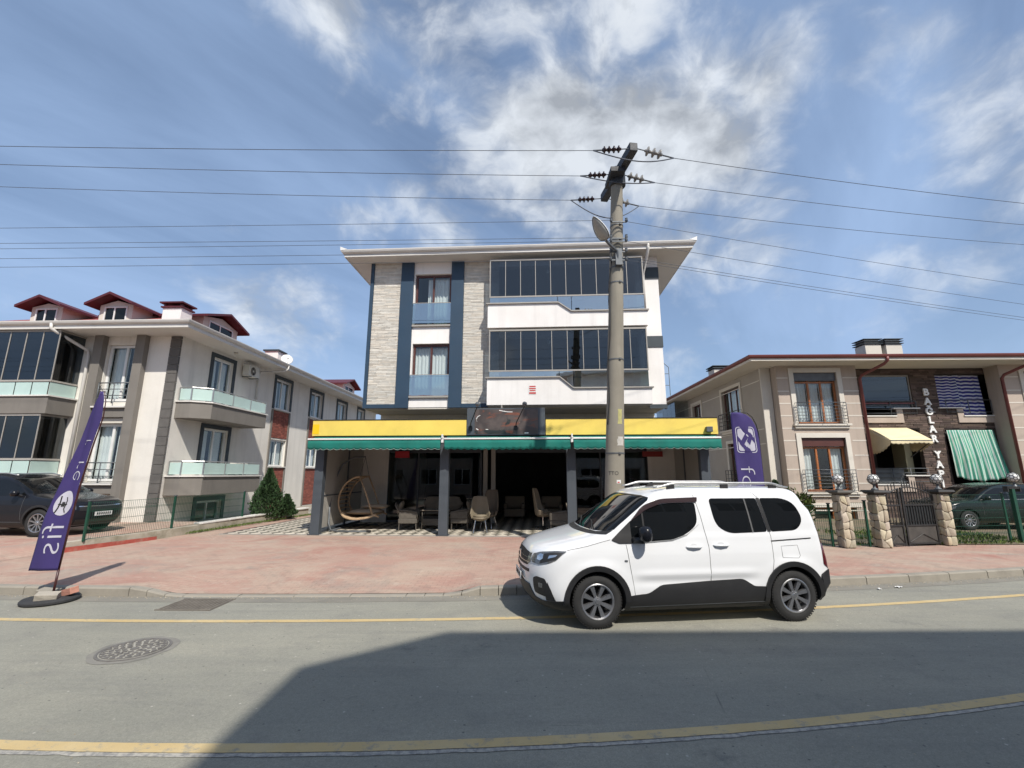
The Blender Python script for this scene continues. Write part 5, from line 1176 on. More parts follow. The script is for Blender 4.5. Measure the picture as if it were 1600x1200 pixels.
    def patch(s, name, poly, fn, mat_, parent, step=(0.10,0.06), depth=0.02, smooth=True):
        """fill a 2D outline, refine it and lay it on the shell with fn(a,z,depth)"""
        bm = bmesh.new(); vs = [bm.verts.new((a,0,z)) for a,z in poly]; bm.faces.new(vs)
        a0, a1 = min(p[0] for p in poly), max(p[0] for p in poly); z0, z1 = min(p[1] for p in poly), max(p[1] for p in poly)
        for lo, hi, st, no in ((a0,a1,step[0],(1,0,0)),(z0,z1,step[1],(0,0,1))):
            k = int((hi-lo)/st)
            for i in range(1,k+1):
                c = lo+(hi-lo)*i/(k+1); co = (c,0,0) if no[0] else (0,0,c)
                bmesh.ops.bisect_plane(bm, geom=bm.verts[:]+bm.edges[:]+bm.faces[:], plane_co=co, plane_no=no)
        bmesh.ops.triangulate(bm, faces=[f for f in bm.faces if len(f.verts) > 4])
        base = [(v.co.x, v.co.z) for v in bm.verts]; edge = [e for e in bm.edges if e.is_boundary]
        bm.verts.index_update(); ret = bmesh.ops.extrude_edge_only(bm, edges=edge); newv = [g for g in ret['geom'] if isinstance(g,bmesh.types.BMVert)]
        ns = set(newv)
        for v in bm.verts: v.co = fn(v.co.x, v.co.z, -depth if v in ns else 0.0)
        bmesh.ops.recalc_face_normals(bm, faces=bm.faces[:])
        me = bpy.data.meshes.new(name); bm.to_mesh(me); bm.free(); me.materials.append(mat_)
        for p in me.polygons: p.use_smooth = smooth
        me.set_sharp_from_angle(angle=R(50))
        o = bpy.data.objects.new(name, me); COL.objects.link(o); o.parent = parent; return o
    def side(s, name, poly, mat_, parent, eps=0.004, sides=(-1,1), **k):
        return [s.patch(name, poly, lambda a,z,d,sg=sg: (a, sg*(s.sidew(a,z)+eps+d), z), mat_, parent, **k) for sg in sides]
    def nose(s, name, poly, mat_, parent, eps=0.004, sides=(-1,1), **k):
        k.setdefault('step',(5,0.05)); out = []
        for sg in sides:
            def fn(ph,z,d,sg=sg):
                x, y = s.front(ph*-sg if False else ph, z); x2, y2 = s.front(ph+1.0,z); x1, y1 = s.front(ph-1.0,z)
                t = Vector((x2-x1,y2-y1)); t.normalize(); nrm = Vector((-t.y,t.x))
                if nrm.x*(-1)+0.001 < 0 and abs(ph) < 60: nrm = -nrm
                if abs(ph) >= 60 and nrm.y*(1 if ph > 0 else -1) < 0: nrm = -nrm
                return (x+nrm.x*(eps+d), sg*(y+nrm.y*(eps+d)), z)
            out.append(s.patch(name, poly, fn, mat_, parent, **k))
        return out
    def seam(s, pts, parent, m, sides=(-1,1), w=0.0035):
        for sg in sides:
            P = []
            for (x0,z0),(x1,z1) in zip(pts,pts[1:]):
                k = max(2,int(math.hypot(x1-x0,z1-z0)/0.06))
                for i in range(k): x, z = x0+(x1-x0)*i/k, z0+(z1-z0)*i/k; P.append((x, sg*(s.sidew(x,z)+0.0005), z))
            x, z = pts[-1]; P.append((x, sg*(s.sidew(x,z)+0.0005), z)); b = MB(); b.tube(P, w, 6); b.build('panel_gap', m, parent, smooth=True)
def rounded(poly, r, n=5):
    out = []; m = len(poly)
    for i in range(m):
        p0, p, p1 = Vector(poly[i-1]), Vector(poly[i]), Vector(poly[(i+1)%m]); a = (p0-p); b_ = (p1-p)
        rr = r[i] if hasattr(r,'__len__') else r; la = min(rr, a.length*0.45); lb = min(rr, b_.length*0.45); A = p+a.normalized()*la; B = p+b_.normalized()*lb
        if rr < 1e-4: out.append(tuple(p)); continue
        for k in range(n+1):
            t = k/n; q = A*(1-t)**2+p*2*t*(1-t)+B*t*t; out.append(tuple(q))
    return out
def wheel_parts(r, w, rim_r, spokes, rim_m, twin=False):
    """meshes for one wheel, axis along y, outer face at -y"""
    t = MB(); h = w/2
    t.lathe([(rim_r-0.01,-h+0.03),(rim_r+0.005,-h+0.006),(rim_r+0.03,-h-0.004),(r-0.05,-h-0.002),(r-0.015,-h+0.018),(r-0.003,-h+0.045),(r,-h+0.08),(r,h-0.08),(r-0.003,h-0.045),(r-0.05,h),(rim_r,h-0.01),(rim_r-0.01,h-0.03)],56,(0,0,0),'y',caps=False)
    n0 = 56
    for k in range(n0):    # tread blocks at the shoulders
        a = 2*math.pi*k/n0; st = len(t.v); t.box(-0.010,0.010,-h+0.016,-h+0.075,r-0.010,r+0.0015); t.xf(Matrix.Rotation(a,4,'Y'), st)
    tyre = t.mesh('wheel', M['rubber'], True); tyre.set_sharp_from_angle(angle=R(35))
    q = MB(); q.lathe([(rim_r+0.004,-h+0.004),(rim_r-0.006,-h-0.001),(rim_r-0.022,-h+0.006),(rim_r-0.026,-h+0.03),(rim_r-0.032,h-0.04),(rim_r-0.03,h-0.02)],48,(0,0,0),'y',caps=False)
    q.lathe([(0.0,-h+0.010),(0.028,-h+0.010),(0.032,-h+0.016),(0.058,-h+0.022),(0.064,-h+0.045),(0.064,-h+0.09),(0.0,-h+0.09)],24,(0,0,0),'y')
    for k in range(spokes):
        a = 2*math.pi*k/spokes; st = len(q.v); ro = rim_r-0.02
        w0, w1 = (0.020,0.034) if not twin else (0.016,0.022)
        q.hexa([(-w0,-h+0.058,0.05),(w0,-h+0.058,0.05),(w1,-h+0.050,ro),(-w1,-h+0.050,ro),(-w0*0.8,-h+0.024,0.05),(w0*0.8,-h+0.024,0.05),(w1*0.86,-h+0.014,ro),(-w1*0.86,-h+0.014,ro)]); q.xf(Matrix.Rotation(a,4,'Y'), st)
    for k in range(5):
        a = 2*math.pi*(k+0.5)/5; q.lathe([(0.0,-h+0.016),(0.008,-h+0.016),(0.008,-h+0.03)],8,(0.045*math.cos(a),0,0.045*math.sin(a)),'y')
    rim = q.mesh('rim', rim_m, True); rim.set_sharp_from_angle(angle=R(30))
    d = MB(); d.lathe([(0.0,-h+0.095),(rim_r*0.72,-h+0.095),(rim_r*0.72,-h+0.12),(rim_r-0.03,-h+0.125),(rim_r-0.03,-h+0.14),(0.0,-h+0.14)],32,(0,0,0),'y'); disc = d.mesh('brake_disc', M['liner'])
    return tyre, rim, disc
def put_wheels(parent, axles, r, track, parts, steer=0):
    for (ax, front) in axles:
        for sg in (-1,1):
            rot = (0, random.uniform(0,6), math.pi if sg > 0 else 0)
            w = inst(parts[0],'wheel',parent,(ax,sg*track,r),rot); inst(parts[1],'rim',w); inst(parts[2],'brake_disc',w)

# ---- white van
va = thing('white_van', 'white family van with black lower cladding parked at the kerb', 'van', (0.124,7.151,0.004), 6.5)
def vb(x, z):
    f = 0.0
    for ax in (0.91,3.73):
        d = math.hypot(x-ax,z-0.34); f += 0.020*math.exp(-((d-0.44)/0.07)**2)*(1 if z > 0.3 else 0)
    f += 0.012*math.exp(-((z-0.66)/0.05)**2)*sstep(1.35,1.6,x)*(1-sstep(3.0,3.35,x))-0.010*math.exp(-((z-0.56)/0.05)**2)*sstep(1.35,1.6,x)*(1-sstep(3.0,3.35,x))
    return f
VAN = Shell([(0.18,0.30,4.22,0.78,0.45,0.25),(0.24,0.14,4.31,0.86,0.48,0.25),(0.34,0.05,4.36,0.895,0.50,0.25),(0.50,0.01,4.375,0.91,0.50,0.11),(0.65,0.0,4.37,0.915,0.50,0.11),(0.80,0.02,4.355,0.92,0.50,0.11),(0.90,0.055,4.34,0.918,0.50,0.11),
    (0.97,0.12,4.33,0.912,0.50,0.11),(1.02,0.24,4.32,0.906,0.50,0.11),(1.07,0.43,4.312,0.90,0.47,0.11),(1.12,0.65,4.305,0.895,0.42,0.11),(1.16,0.84,4.30,0.888,0.32,0.11),(1.20,0.97,4.29,0.88,0.24,0.11),(1.30,1.12,4.275,0.868,0.22,0.11),(1.45,1.33,4.24,0.845,0.21,0.11),
    (1.60,1.545,4.20,0.815,0.21,0.2),(1.68,1.67,4.165,0.79,0.22,0.2),(1.73,1.77,4.13,0.76,0.24,0.2),(1.77,1.92,4.06,0.70,0.28,0.2),(1.795,2.10,3.95,0.60,0.30,0.2),(1.81,2.35,3.75,0.45,0.30,0.2),(1.815,2.60,3.5,0.25,0.20,0.1)], vb)
VAN.body('body', M['white_paint'], va, ((0.91,0.335,0.385),(3.73,0.335,0.385)), M['liner'], 90)
cg, bl = M['car_glass'], M['black']
# side glass
VAN.side('front_side_window', rounded([(1.13,1.105),(1.24,1.06),(1.42,1.06),(2.0,1.10),(2.22,1.17),(2.40,1.30),(2.40,1.59),(1.88,1.58),(1.66,1.50),(1.42,1.35)],[0.02,0.02,0.02,0.1,0.12,0.1,0.04,0.2,0.2,0.05]), cg, va)
VAN.side('rear_side_window', rounded([(2.66,1.29),(2.84,1.17),(3.43,1.185),(3.35,1.645),(2.62,1.645)],[0.14,0.12,0.04,0.03,0.06]), cg, va)
VAN.side('quarter_window', rounded([(3.49,1.185),(3.90,1.20),(4.02,1.35),(3.93,1.57),(3.76,1.645),(3.41,1.645)],[0.03,0.1,0.12,0.1,0.1,0.03]), cg, va)
VAN.side('window_pillar', [(3.435,1.185),(3.485,1.185),(3.405,1.648),(3.355,1.648)], bl, va, eps=0.005)
VAN.side('window_divider', [(3.20,1.18),(3.222,1.18),(3.175,1.645),(3.153,1.645)], M['seam'], va, eps=0.007)
VAN.side('window_divider', [(1.60,1.075),(1.625,1.075),(1.615,1.48),(1.592,1.475)], bl, va, eps=0.007)
VAN.side('corner_cap', rounded([(1.13,1.105),(1.24,1.06),(1.42,1.06),(1.415,1.345)],[0.02,0.02,0.01,0.01]), bl, va, eps=0.009)
VAN.side('rain_deflector', rounded([(1.42,1.345),(1.66,1.50),(1.90,1.585),(2.43,1.60),(2.45,1.665),(1.88,1.645),(1.62,1.555)],[0.01,0.05,0.05,0.01,0.02,0.1,0.1]), mat('smoked deflector',(0.035,0.022,0.024),0.15,0.1), va, eps=0.022, depth=0.02)
VAN.side('window_sill_trim', [(1.43,1.052),(2.0,1.088),(2.22,1.155),(2.40,1.285),(2.42,1.30),(2.23,1.172),(2.0,1.103),(1.43,1.066)], M['alu'], va, eps=0.008, depth=0.008)
# cladding
VAN.side('sill_cladding', rounded([(1.30,0.185),(3.36,0.19),(3.36,0.47),(3.14,0.475),(2.98,0.575),(2.50,0.56),(1.80,0.525),(1.62,0.42),(1.36,0.40)],[0,0,0,0.04,0.05,0.05,0.05,0.05,0]), bl, va, eps=0.018, depth=0.03)
VAN.side('sill_strip', [(1.36,0.248),(3.32,0.268),(3.32,0.276),(1.36,0.256)], M['galv'], va, eps=0.021, depth=0.004)
def arch_poly(ax, az, r0, r1, a0, a1, n=26):
    o_ = [(ax+r1*math.cos(R(a0+(a1-a0)*i/n)), az+r1*math.sin(R(a0+(a1-a0)*i/n))) for i in range(n+1)]; i_ = [(ax+r0*math.cos(R(a1+(a0-a1)*i/n)), az+r0*math.sin(R(a1+(a0-a1)*i/n))) for i in range(n+1)]; return o_+i_
VAN.side('arch_cladding', arch_poly(0.91,0.335,0.384,0.455,-16,186), bl, va, eps=0.024, depth=0.05)
VAN.side('arch_cladding', arch_poly(3.73,0.335,0.384,0.455,-6,196), bl, va, eps=0.024, depth=0.05)
VAN.side('rear_bumper', rounded([(4.10,0.26),(4.30,0.24),(4.368,0.36),(4.362,0.62),(4.29,0.68),(4.15,0.60),(4.165,0.45)],[0.02,0.03,0.02,0.04,0.03,0.02,0.02]), bl, va, eps=0.02, depth=0.05, step=(0.03,0.05))
VAN.side('tail_light', rounded([(4.215,0.74),(4.285,0.68),(4.350,0.75),(4.272,1.33),(4.215,1.36)],[0.02,0.02,0.02,0.03,0.03]), M['lens_red'], va, eps=0.008, step=(0.03,0.06))
# seams, rail, handles, fuel flap
sm = M['seam']
VAN.seam([(1.335,1.05),(1.37,0.80),(1.41,0.55),(1.45,0.24)],va,sm); VAN.seam([(2.40,1.70),(2.46,1.40),(2.52,1.0),(2.515,0.6),(2.50,0.24)],va,sm); VAN.seam([(3.31,1.73),(3.38,1.66),(3.47,1.12),(3.46,0.80),(3.37,0.49)],va,sm)
VAN.seam([(0.52,0.985),(0.80,1.035),(1.0,1.085),(1.12,1.112)],va,sm,w=0.003); VAN.seam([(3.60,0.84),(3.60,0.99),(3.85,1.0),(3.87,0.86),(3.84,0.83),(3.60,0.84)],va,sm,w=0.0025)
VAN.seam([(4.14,1.70),(4.19,1.55),(4.24,1.35)],va,sm,w=0.003)
VAN.side('slide_rail', [(3.46,1.052),(4.08,1.082),(4.08,1.098),(3.46,1.068)], bl, va, eps=0.003)
VAN.side('side_repeater', rounded([(1.295,0.83),(1.34,0.825),(1.345,0.85),(1.30,0.853)],0.01), M['galv'], va, eps=0.006)
for xh, zh in ((2.30,1.0),(2.70,1.015)):
    for sg in (-1,1):
        y = VAN.sidew(xh,zh); b = MB(); P = [(xh-0.115,sg*(y-0.004),zh),(xh-0.085,sg*(y+0.022),zh+0.002),(xh,sg*(y+0.036),zh+0.004),(xh+0.085,sg*(y+0.024),zh+0.002),(xh+0.115,sg*(y-0.004),zh)]
        b.tube(P,[0.010,0.015,0.017,0.015,0.010],8); b.build('door_handle', M['white_paint'], va, smooth=True)
    VAN.side('handle_cup', [(xh+0.055*math.cos(i*math.pi/8),zh+0.012+0.032*math.sin(i*math.pi/8)) for i in range(16)], mat('handle cup',(0.55,0.56,0.57),0.4,0.02), va, eps=0.002)
# mirrors
for sg in (-1,1):
    y = VAN.sidew(1.5,1.15)
    b = MB(); c = (1.56,sg*(y+0.155),1.20)
    prof = [(0.0,-0.115),(0.06,-0.11),(0.10,-0.075),(0.115,0.0),(0.105,0.065),(0.07,0.10),(0.0,0.108)]
    b.lathe(prof,18,(0,0,0)); b.xf(Matrix.Translation(c) @ Matrix.Diagonal((0.80,1.0,0.95,1)).to_4x4()); mo = b.build('wing_mirror', M['black_paint'], va, smooth=True)
    b = MB(); b.tube([(1.44,sg*(y-0.03),1.105),(1.47,sg*(y+0.07),1.105),(1.53,sg*(y+0.15),1.12)],[0.045,0.04,0.05],10); b.build('mirror_arm', bl, mo, smooth=True)
# windscreen and nose
VAN.nose('windscreen', rounded([(-74,1.225),(-40,1.195),(0,1.19),(40,1.195),(74,1.225),(70,1.64),(40,1.69),(0,1.70),(-40,1.69),(-70,1.64)],[6,3,3,3,6,5,3,3,3,5],4) if False else [(-76,1.24),(-60,1.215),(-30,1.20),(0,1.197),(30,1.20),(60,1.215),(76,1.24),(77,1.40),(76,1.62),(68,1.66),(40,1.685),(0,1.692),(-40,1.685),(-68,1.66),(-76,1.62),(-77,1.40)], cg, va, sides=(1,), step=(6,0.05), eps=0.005)
VAN.nose('scuttle', [(-74,1.175),(-40,1.165),(0,1.16),(40,1.165),(74,1.175),(75,1.232),(40,1.196),(0,1.19),(-40,1.196),(-75,1.232)], bl, va, sides=(1,), eps=0.004, step=(6,0.03))
b = MB(); xw, yw = VAN.front(-10,1.23)
for y0, y1, z1, x_ in ((-0.55,0.05,1.34,0),(0.10,0.62,1.33,0)):
    b.tube([(VAN.front(0,1.21)[0]-0.03,y0,1.225),(VAN.front(0,1.26)[0]-0.012,(y0+y1)/2,1.265),(VAN.front(0,1.30)[0]+0.01,y1,1.30)],0.009,6)
b.build('wiper', bl, va)
VAN.nose('grille', rounded([(-27,0.74),(0,0.72),(27,0.74),(24,0.90),(0,0.915),(-24,0.90)],[3,1,3,3,1,3],4), bl, va, sides=(1,), eps=0.006)
VAN.nose('grille_bar', [(-28,0.775),(0,0.765),(28,0.775),(28,0.785),(0,0.775),(-28,0.785)], M['chrome'], va, sides=(1,), eps=0.012)
VAN.nose('grille_bar', [(-27,0.83),(0,0.82),(27,0.83),(27,0.84),(0,0.83),(-27,0.84)], M['chrome'], va, sides=(1,), eps=0.012)
VAN.nose('grille_edge', [(24,0.76),(32,0.785),(30,0.905),(24,0.90)], M['chrome'], va, eps=0.009)
x_, y_ = VAN.front(0,0.82); b = MB(); b.prism([(-0.05,0.77),(0.0,0.755),(0.05,0.77),(0.052,0.87),(0,0.885),(-0.052,0.87)],'x',x_-0.022,x_-0.01); b.build('badge', M['chrome'], va, bevel=0.006)
VAN.nose('headlight', rounded([(33,0.80),(50,0.785),(66,0.82),(76,0.865),(82,0.975),(66,0.975),(44,0.945),(32,0.90)],[2,2,2,2,2,2,2,2],3), M['lens'], va, eps=0.007, step=(3,0.03))
VAN.nose('headlight_housing', [(50,0.80),(74,0.87),(79,0.955),(64,0.955),(52,0.93)], bl, va, eps=0.009, step=(3,0.03), depth=0.004)
VAN.nose('headlight_lamp', [(44,0.85),(50,0.84),(54,0.87),(52,0.92),(46,0.925),(43,0.89)], M['chrome'], va, eps=0.013, step=(3,0.03), depth=0.006)
VAN.nose('headlight_lamp', [(62,0.875),(72,0.905),(73,0.93),(62,0.915)], M['chrome'], va, eps=0.013, step=(3,0.03), depth=0.006)
VAN.nose('upper_intake', [(-30,0.655),(0,0.645),(30,0.655),(30,0.695),(0,0.685),(-30,0.695)], bl, va, sides=(1,), eps=0.005)
VAN.nose('fog_recess', rounded([(40,0.42),(60,0.39),(66,0.50),(62,0.62),(46,0.635),(39,0.60)],[2,2,2,3,3,2],3), bl, va, eps=0.006, step=(3,0.03))
VAN.nose('bumper_corner', [(58,0.345),(73,0.35),(70,0.47),(65,0.58),(63,0.50),(59,0.40)], bl, va, eps=0.007, step=(3,0.03))
VAN.nose('fog_lamp', [(50,0.50),(56,0.50),(57,0.555),(50,0.56)], M['lens'], va, eps=0.012, step=(3,0.03), depth=0.006)
VAN.nose('bumper_cladding', [(-88,0.19),(88,0.19),(89,0.36),(70,0.345),(52,0.335),(38,0.36),(30,0.50),(0,0.51),(-30,0.50),(-38,0.36),(-52,0.335),(-70,0.345),(-89,0.36)], bl, va, sides=(1,), eps=0.012, step=(5,0.04), depth=0.03)
VAN.nose('skid_plate', [(-26,0.25),(26,0.25),(24,0.31),(-24,0.31)], M['galv'], va, sides=(1,), eps=0.02)
x_, y_ = VAN.front(0,0.56); b = MB(); b.box(x_-0.035,x_-0.022,-0.26,0.26,0.50,0.61); pl_ = b.build('number_plate', M['plate'], va, bevel=0.004)
b = MB()
for k in range(7): b.box(x_-0.0375,x_-0.0355,-0.20+0.06*k+(0.02 if k > 2 else 0),-0.165+0.06*k+(0.02 if k > 2 else 0),0.525,0.585)
b.build('plate_characters', M['print_dark'], pl_)
# hood creases, roof rails, aerial
for sg in (-1,1):
    P = []
    for i in range(34):
        x = 1.88+2.12*i/33; t = i/33; e = min(t,1-t); P.append((x, sg*(0.655-0.02*(x-2.9)**2*0.2), 1.792+0.062*sstep(0,0.16,e)))
    b = MB(); b.tube(P,[0.010+0.010*sstep(0,0.10,min(i,33-i)/33) for i in range(34)],10); b.xf(Matrix.Identity(4)); ro = b.build('roof_rail', M['alu'], va, smooth=True)
    for i in (4,17,29):
        x = P[i][0]; b = MB(); b.box(x-0.06,x+0.06,P[i][1]-0.014,P[i][1]+0.014,1.74,P[i][2]-0.006); b.build('rail_foot', bl, ro, bevel=0.006)
b = MB(); b.prism([(2.02,1.79),(2.16,1.80),(2.15,1.86),(2.13,1.865)],'y',-0.012,0.012); b.build('aerial', bl, va)
wp = wheel_parts(0.335,0.215,0.222,8,M['alloy'])
put_wheels(va, ((0.91,1),(3.73,0)), 0.335, 0.805, wp)

# ---- dark SUV on the left, dark hatchback on the right
def dark_car(name, label, loc, rz, paint, rows, ax, r, wt_, win, detail):
    t = thing(name, label, 'car', loc, rz, None); sh_ = Shell(rows)
    sh_.body('body', paint, t, ((ax[0],r,r+0.06),(ax[1],r,r+0.06)), M['liner'], 50)
    for nm, poly in win: sh_.side(nm, poly, cg, t, eps=0.005)
    put_wheels(t, ((ax[0],1),(ax[1],0)), r, wt_, wheel_parts(r,0.225,r-0.115,10,M['alloy'],True)); detail(t, sh_); return t
SUV = [(0.22,0.22,4.55,0.78,0.45,0.30),(0.30,0.10,4.64,0.87,0.5,0.3),(0.45,0.02,4.68,0.92,0.52,0.28),(0.65,0.0,4.69,0.935,0.55,0.28),(0.80,0.03,4.68,0.935,0.55,0.28),(0.90,0.12,4.66,0.93,0.55,0.28),(0.96,0.28,4.65,0.925,0.52,0.28),(1.01,0.55,4.64,0.915,0.48,0.28),(1.06,0.95,4.62,0.905,0.36,0.28),(1.10,1.14,4.60,0.895,0.26,0.28),
       (1.25,1.42,4.52,0.85,0.24,0.28),(1.45,1.80,4.36,0.775,0.26,0.28),(1.56,2.05,4.22,0.72,0.30,0.28),(1.63,2.35,3.95,0.62,0.34,0.28),(1.665,2.75,3.6,0.45,0.3,0.2),(1.675,3.0,3.35,0.2,0.2,0.1)]
def suv_detail(t, s_):
    s_.nose('headlight', [(42,0.70),(60,0.70),(80,0.77),(84,0.86),(64,0.85),(42,0.80)], M['lens'], t, eps=0.006, step=(4,0.04))
    s_.nose('grille', [(-36,0.66),(0,0.63),(36,0.66),(36,0.76),(0,0.75),(-36,0.76)], bl, t, sides=(1,), eps=0.005); s_.nose('grille_bar', [(-37,0.765),(0,0.755),(37,0.765),(37,0.79),(0,0.78),(-37,0.79)], M['chrome'], t, sides=(1,), eps=0.008)
    s_.nose('lower_intake', [(-42,0.30),(42,0.30),(40,0.42),(-40,0.42)], bl, t, sides=(1,), eps=0.005); s_.nose('lower_lip', [(-60,0.255),(60,0.255),(60,0.285),(-60,0.285)], M['galv'], t, sides=(1,), eps=0.008)
    s_.nose('windscreen', [(-76,1.14),(-40,1.115),(0,1.11),(40,1.115),(76,1.14),(75,1.52),(40,1.57),(0,1.58),(-40,1.57),(-75,1.52)], cg, t, sides=(1,), eps=0.005, step=(6,0.05))
    x_, _ = s_.front(0,0.55); b = MB(); b.box(x_-0.035,x_-0.02,-0.26,0.26,0.50,0.61); pl_ = b.build('number_plate', M['plate'], t)
    b = MB()
    for k in range(7): b.box(x_-0.038,x_-0.0355,-0.21+0.062*k,-0.172+0.062*k,0.525,0.585)
    b.build('plate_characters', M['print_dark'], pl_)
    s_.side('sill_cladding', [(1.36,0.23),(3.3,0.23),(3.3,0.36),(1.36,0.36)], bl, t, eps=0.012); s_.side('sill_strip', [(1.4,0.37),(3.25,0.37),(3.25,0.385),(1.4,0.385)], M['galv'], t, eps=0.012)
    for ax_ in (0.93,3.68): s_.side('arch_cladding', arch_poly(ax_,0.36,0.418,0.475,-14,194), bl, t, eps=0.018, depth=0.04)
    s_.seam([(1.42,1.06),(1.46,0.7),(1.44,0.4)],t,sm); s_.seam([(2.55,1.55),(2.56,1.0),(2.52,0.4)],t,sm); s_.seam([(3.35,1.5),(3.42,1.05),(3.25,0.75)],t,sm)
    for xh in (2.30,3.20):
        for sg in (-1,1):
            y = s_.sidew(xh,0.93); b = MB(); b.tube([(xh-0.10,sg*(y-0.004),0.93),(xh,sg*(y+0.03),0.934),(xh+0.10,sg*(y-0.004),0.93)],0.014,8); b.build('door_handle', M['chrome'], t, smooth=True)
    for sg in (-1,1):
        y = s_.sidew(1.6,1.08); b = MB(); b.lathe([(0.0,-0.08),(0.07,-0.075),(0.10,0.0),(0.07,0.075),(0.0,0.08)],14); b.xf(Matrix.Translation((1.62,sg*(y+0.13),1.14))); mo = b.build('wing_mirror', M['black_paint'], t, smooth=True)
        b = MB(); b.tube([(1.54,sg*(y-0.03),1.07),(1.60,sg*(y+0.10),1.10)],0.03,8); b.build('mirror_arm', bl, mo)
        P = [(2.15+1.9*i/20, sg*(0.60-0.02*abs(i-10)/10), 1.625+0.06*sstep(0,0.2,min(i,20-i)/20)-0.02*(i/20)) for i in range(21)]; b = MB(); b.tube(P,0.017,8); b.build('roof_rail', M['alu'], t, smooth=True)
dark_car('dark_suv', 'black SUV parked in the drive beside the cream house', (-11.80,13.40,0.33), 176, M['black_paint'], SUV, (0.93,3.68), 0.36, 0.815,
    (('front_side_window',rounded([(1.42,1.10),(2.50,1.07),(2.52,1.50),(2.22,1.51),(1.80,1.36)],[0.03,0.02,0.02,0.15,0.1])),('rear_side_window',rounded([(2.60,1.07),(3.35,1.09),(3.45,1.40),(3.20,1.50),(2.62,1.51)],[0.02,0.05,0.08,0.1,0.02])),('quarter_window',rounded([(3.45,1.12),(3.95,1.20),(3.92,1.36),(3.55,1.42)],0.04))), suv_detail)
HAT = [(z*0.90+0.02,a*0.93,b_*0.93,c*0.96,d*0.95,e*0.95) for z,a,b_,c,d,e in SUV]
def hat_detail(t, s_):
    s_.nose('headlight', [(42,0.62),(60,0.62),(80,0.68),(84,0.77),(64,0.76),(42,0.72)], M['lens'], t, eps=0.006, step=(4,0.04)); s_.nose('grille', [(-36,0.57),(0,0.56),(36,0.57),(36,0.68),(0,0.67),(-36,0.68)], bl, t, sides=(1,), eps=0.005)
    s_.nose('windscreen', [(-74,1.05),(0,1.03),(74,1.05),(72,1.36),(0,1.41),(-72,1.36)], cg, t, sides=(1,), eps=0.005, step=(6,0.05))
    s_.seam([(1.34,0.97),(1.38,0.6),(1.36,0.4)],t,sm); s_.seam([(2.40,1.40),(2.40,0.9),(2.36,0.4)],t,sm)
    s_.side('window_sill_trim', [(1.36,0.975),(3.5,1.0),(3.5,1.012),(1.36,0.987)], M['alu'], t, eps=0.008, depth=0.006)
    for xh in (2.15,3.0):
        for sg in (-1,1):
            y = s_.sidew(xh,0.86); b = MB(); b.tube([(xh-0.10,sg*(y-0.004),0.86),(xh,sg*(y+0.03),0.864),(xh+0.10,sg*(y-0.004),0.86)],0.014,8); b.build('door_handle', M['green_black_paint'], t, smooth=True)
    for sg in (-1,1):
        y = s_.sidew(1.5,1.0); b = MB(); b.lathe([(0.0,-0.07),(0.06,-0.065),(0.09,0.0),(0.06,0.065),(0.0,0.07)],14); b.xf(Matrix.Translation((1.52,sg*(y+0.12),1.04))); mo = b.build('wing_mirror', M['green_black_paint'], t, smooth=True)
        b = MB(); b.tube([(1.46,sg*(y-0.03),0.98),(1.50,sg*(y+0.10),1.01)],0.03,8); b.build('mirror_arm', bl, mo)
dark_car('dark_hatchback', 'dark hatchback parked behind the fence before the brick house', (14.35,16.35,0.155), 1.0, M['green_black_paint'], HAT, (0.87,3.42), 0.315, 0.775,
    (('front_side_window',rounded([(1.34,1.0),(2.34,0.99),(2.36,1.36),(2.08,1.37),(1.70,1.24)],[0.03,0.02,0.02,0.15,0.1])),('rear_side_window',rounded([(2.44,0.99),(3.15,1.01),(3.24,1.27),(3.0,1.36),(2.46,1.37)],[0.02,0.05,0.08,0.1,0.02]))), hat_detail)
# ------------------------------------------------------------------ utility pole, street lamp, wires
up = thing('utility_pole', 'leaning concrete utility pole behind the white van', 'utility pole', (2.175,10.09,0.16)); up.scale = (0.97,0.97,0.97)
def pole_c(z): return Vector((0.052*z, 0, z))
def pole_r(z): return 0.232-0.0092*z
b = MB(); zs = [-0.2]+[0.4*i for i in range(24)]+[9.62]; b.tube([pole_c(z) for z in zs],[pole_r(z) for z in zs],28); b.build('shaft', M['concrete'], up, auto=40)
for z in (2.35,4.55,6.5,6.9,7.15,7.35,7.62,8.05):
    c = pole_c(z); b = MB(); b.lathe([(pole_r(z)+0.001,-0.014),(pole_r(z)+0.009,-0.014),(pole_r(z)+0.009,0.014),(pole_r(z)+0.001,0.014)],28,tuple(c)); b.box(c.x+pole_r(z)*0.2,c.x+pole_r(z)*0.2+0.05,-pole_r(z)-0.03,-pole_r(z)+0.02,z-0.018,z+0.018); b.build('strap', M['galv'], up)
def on_pole(name, ang, z, w, h, m, lift=0.003, ragged=0.0):
    b = MB(); n = 8; k = 6; g_ = []
    for j in range(k+1):
        zz_ = z-h/2+h*j/k; row = []
        for i in range(n+1):
            f = i/n-0.5; e = 1-ragged*abs(mnoise(Vector((j*1.3,ang,2)))); a = R(ang)+f*w*e/pole_r(zz_); c = pole_c(zz_); r_ = pole_r(zz_)+lift; row.append((c.x+r_*math.sin(a), -r_*math.cos(a), zz_))
        g_.append(row)
    b.sheet(g_); return b.build(name, m, up, smooth=True)
on_pole('sticker', 12, 1.72, 0.10, 0.075, M['plate']); on_pole('sticker_print', 10, 1.705, 0.05, 0.025, M['red_print'], 0.0045)
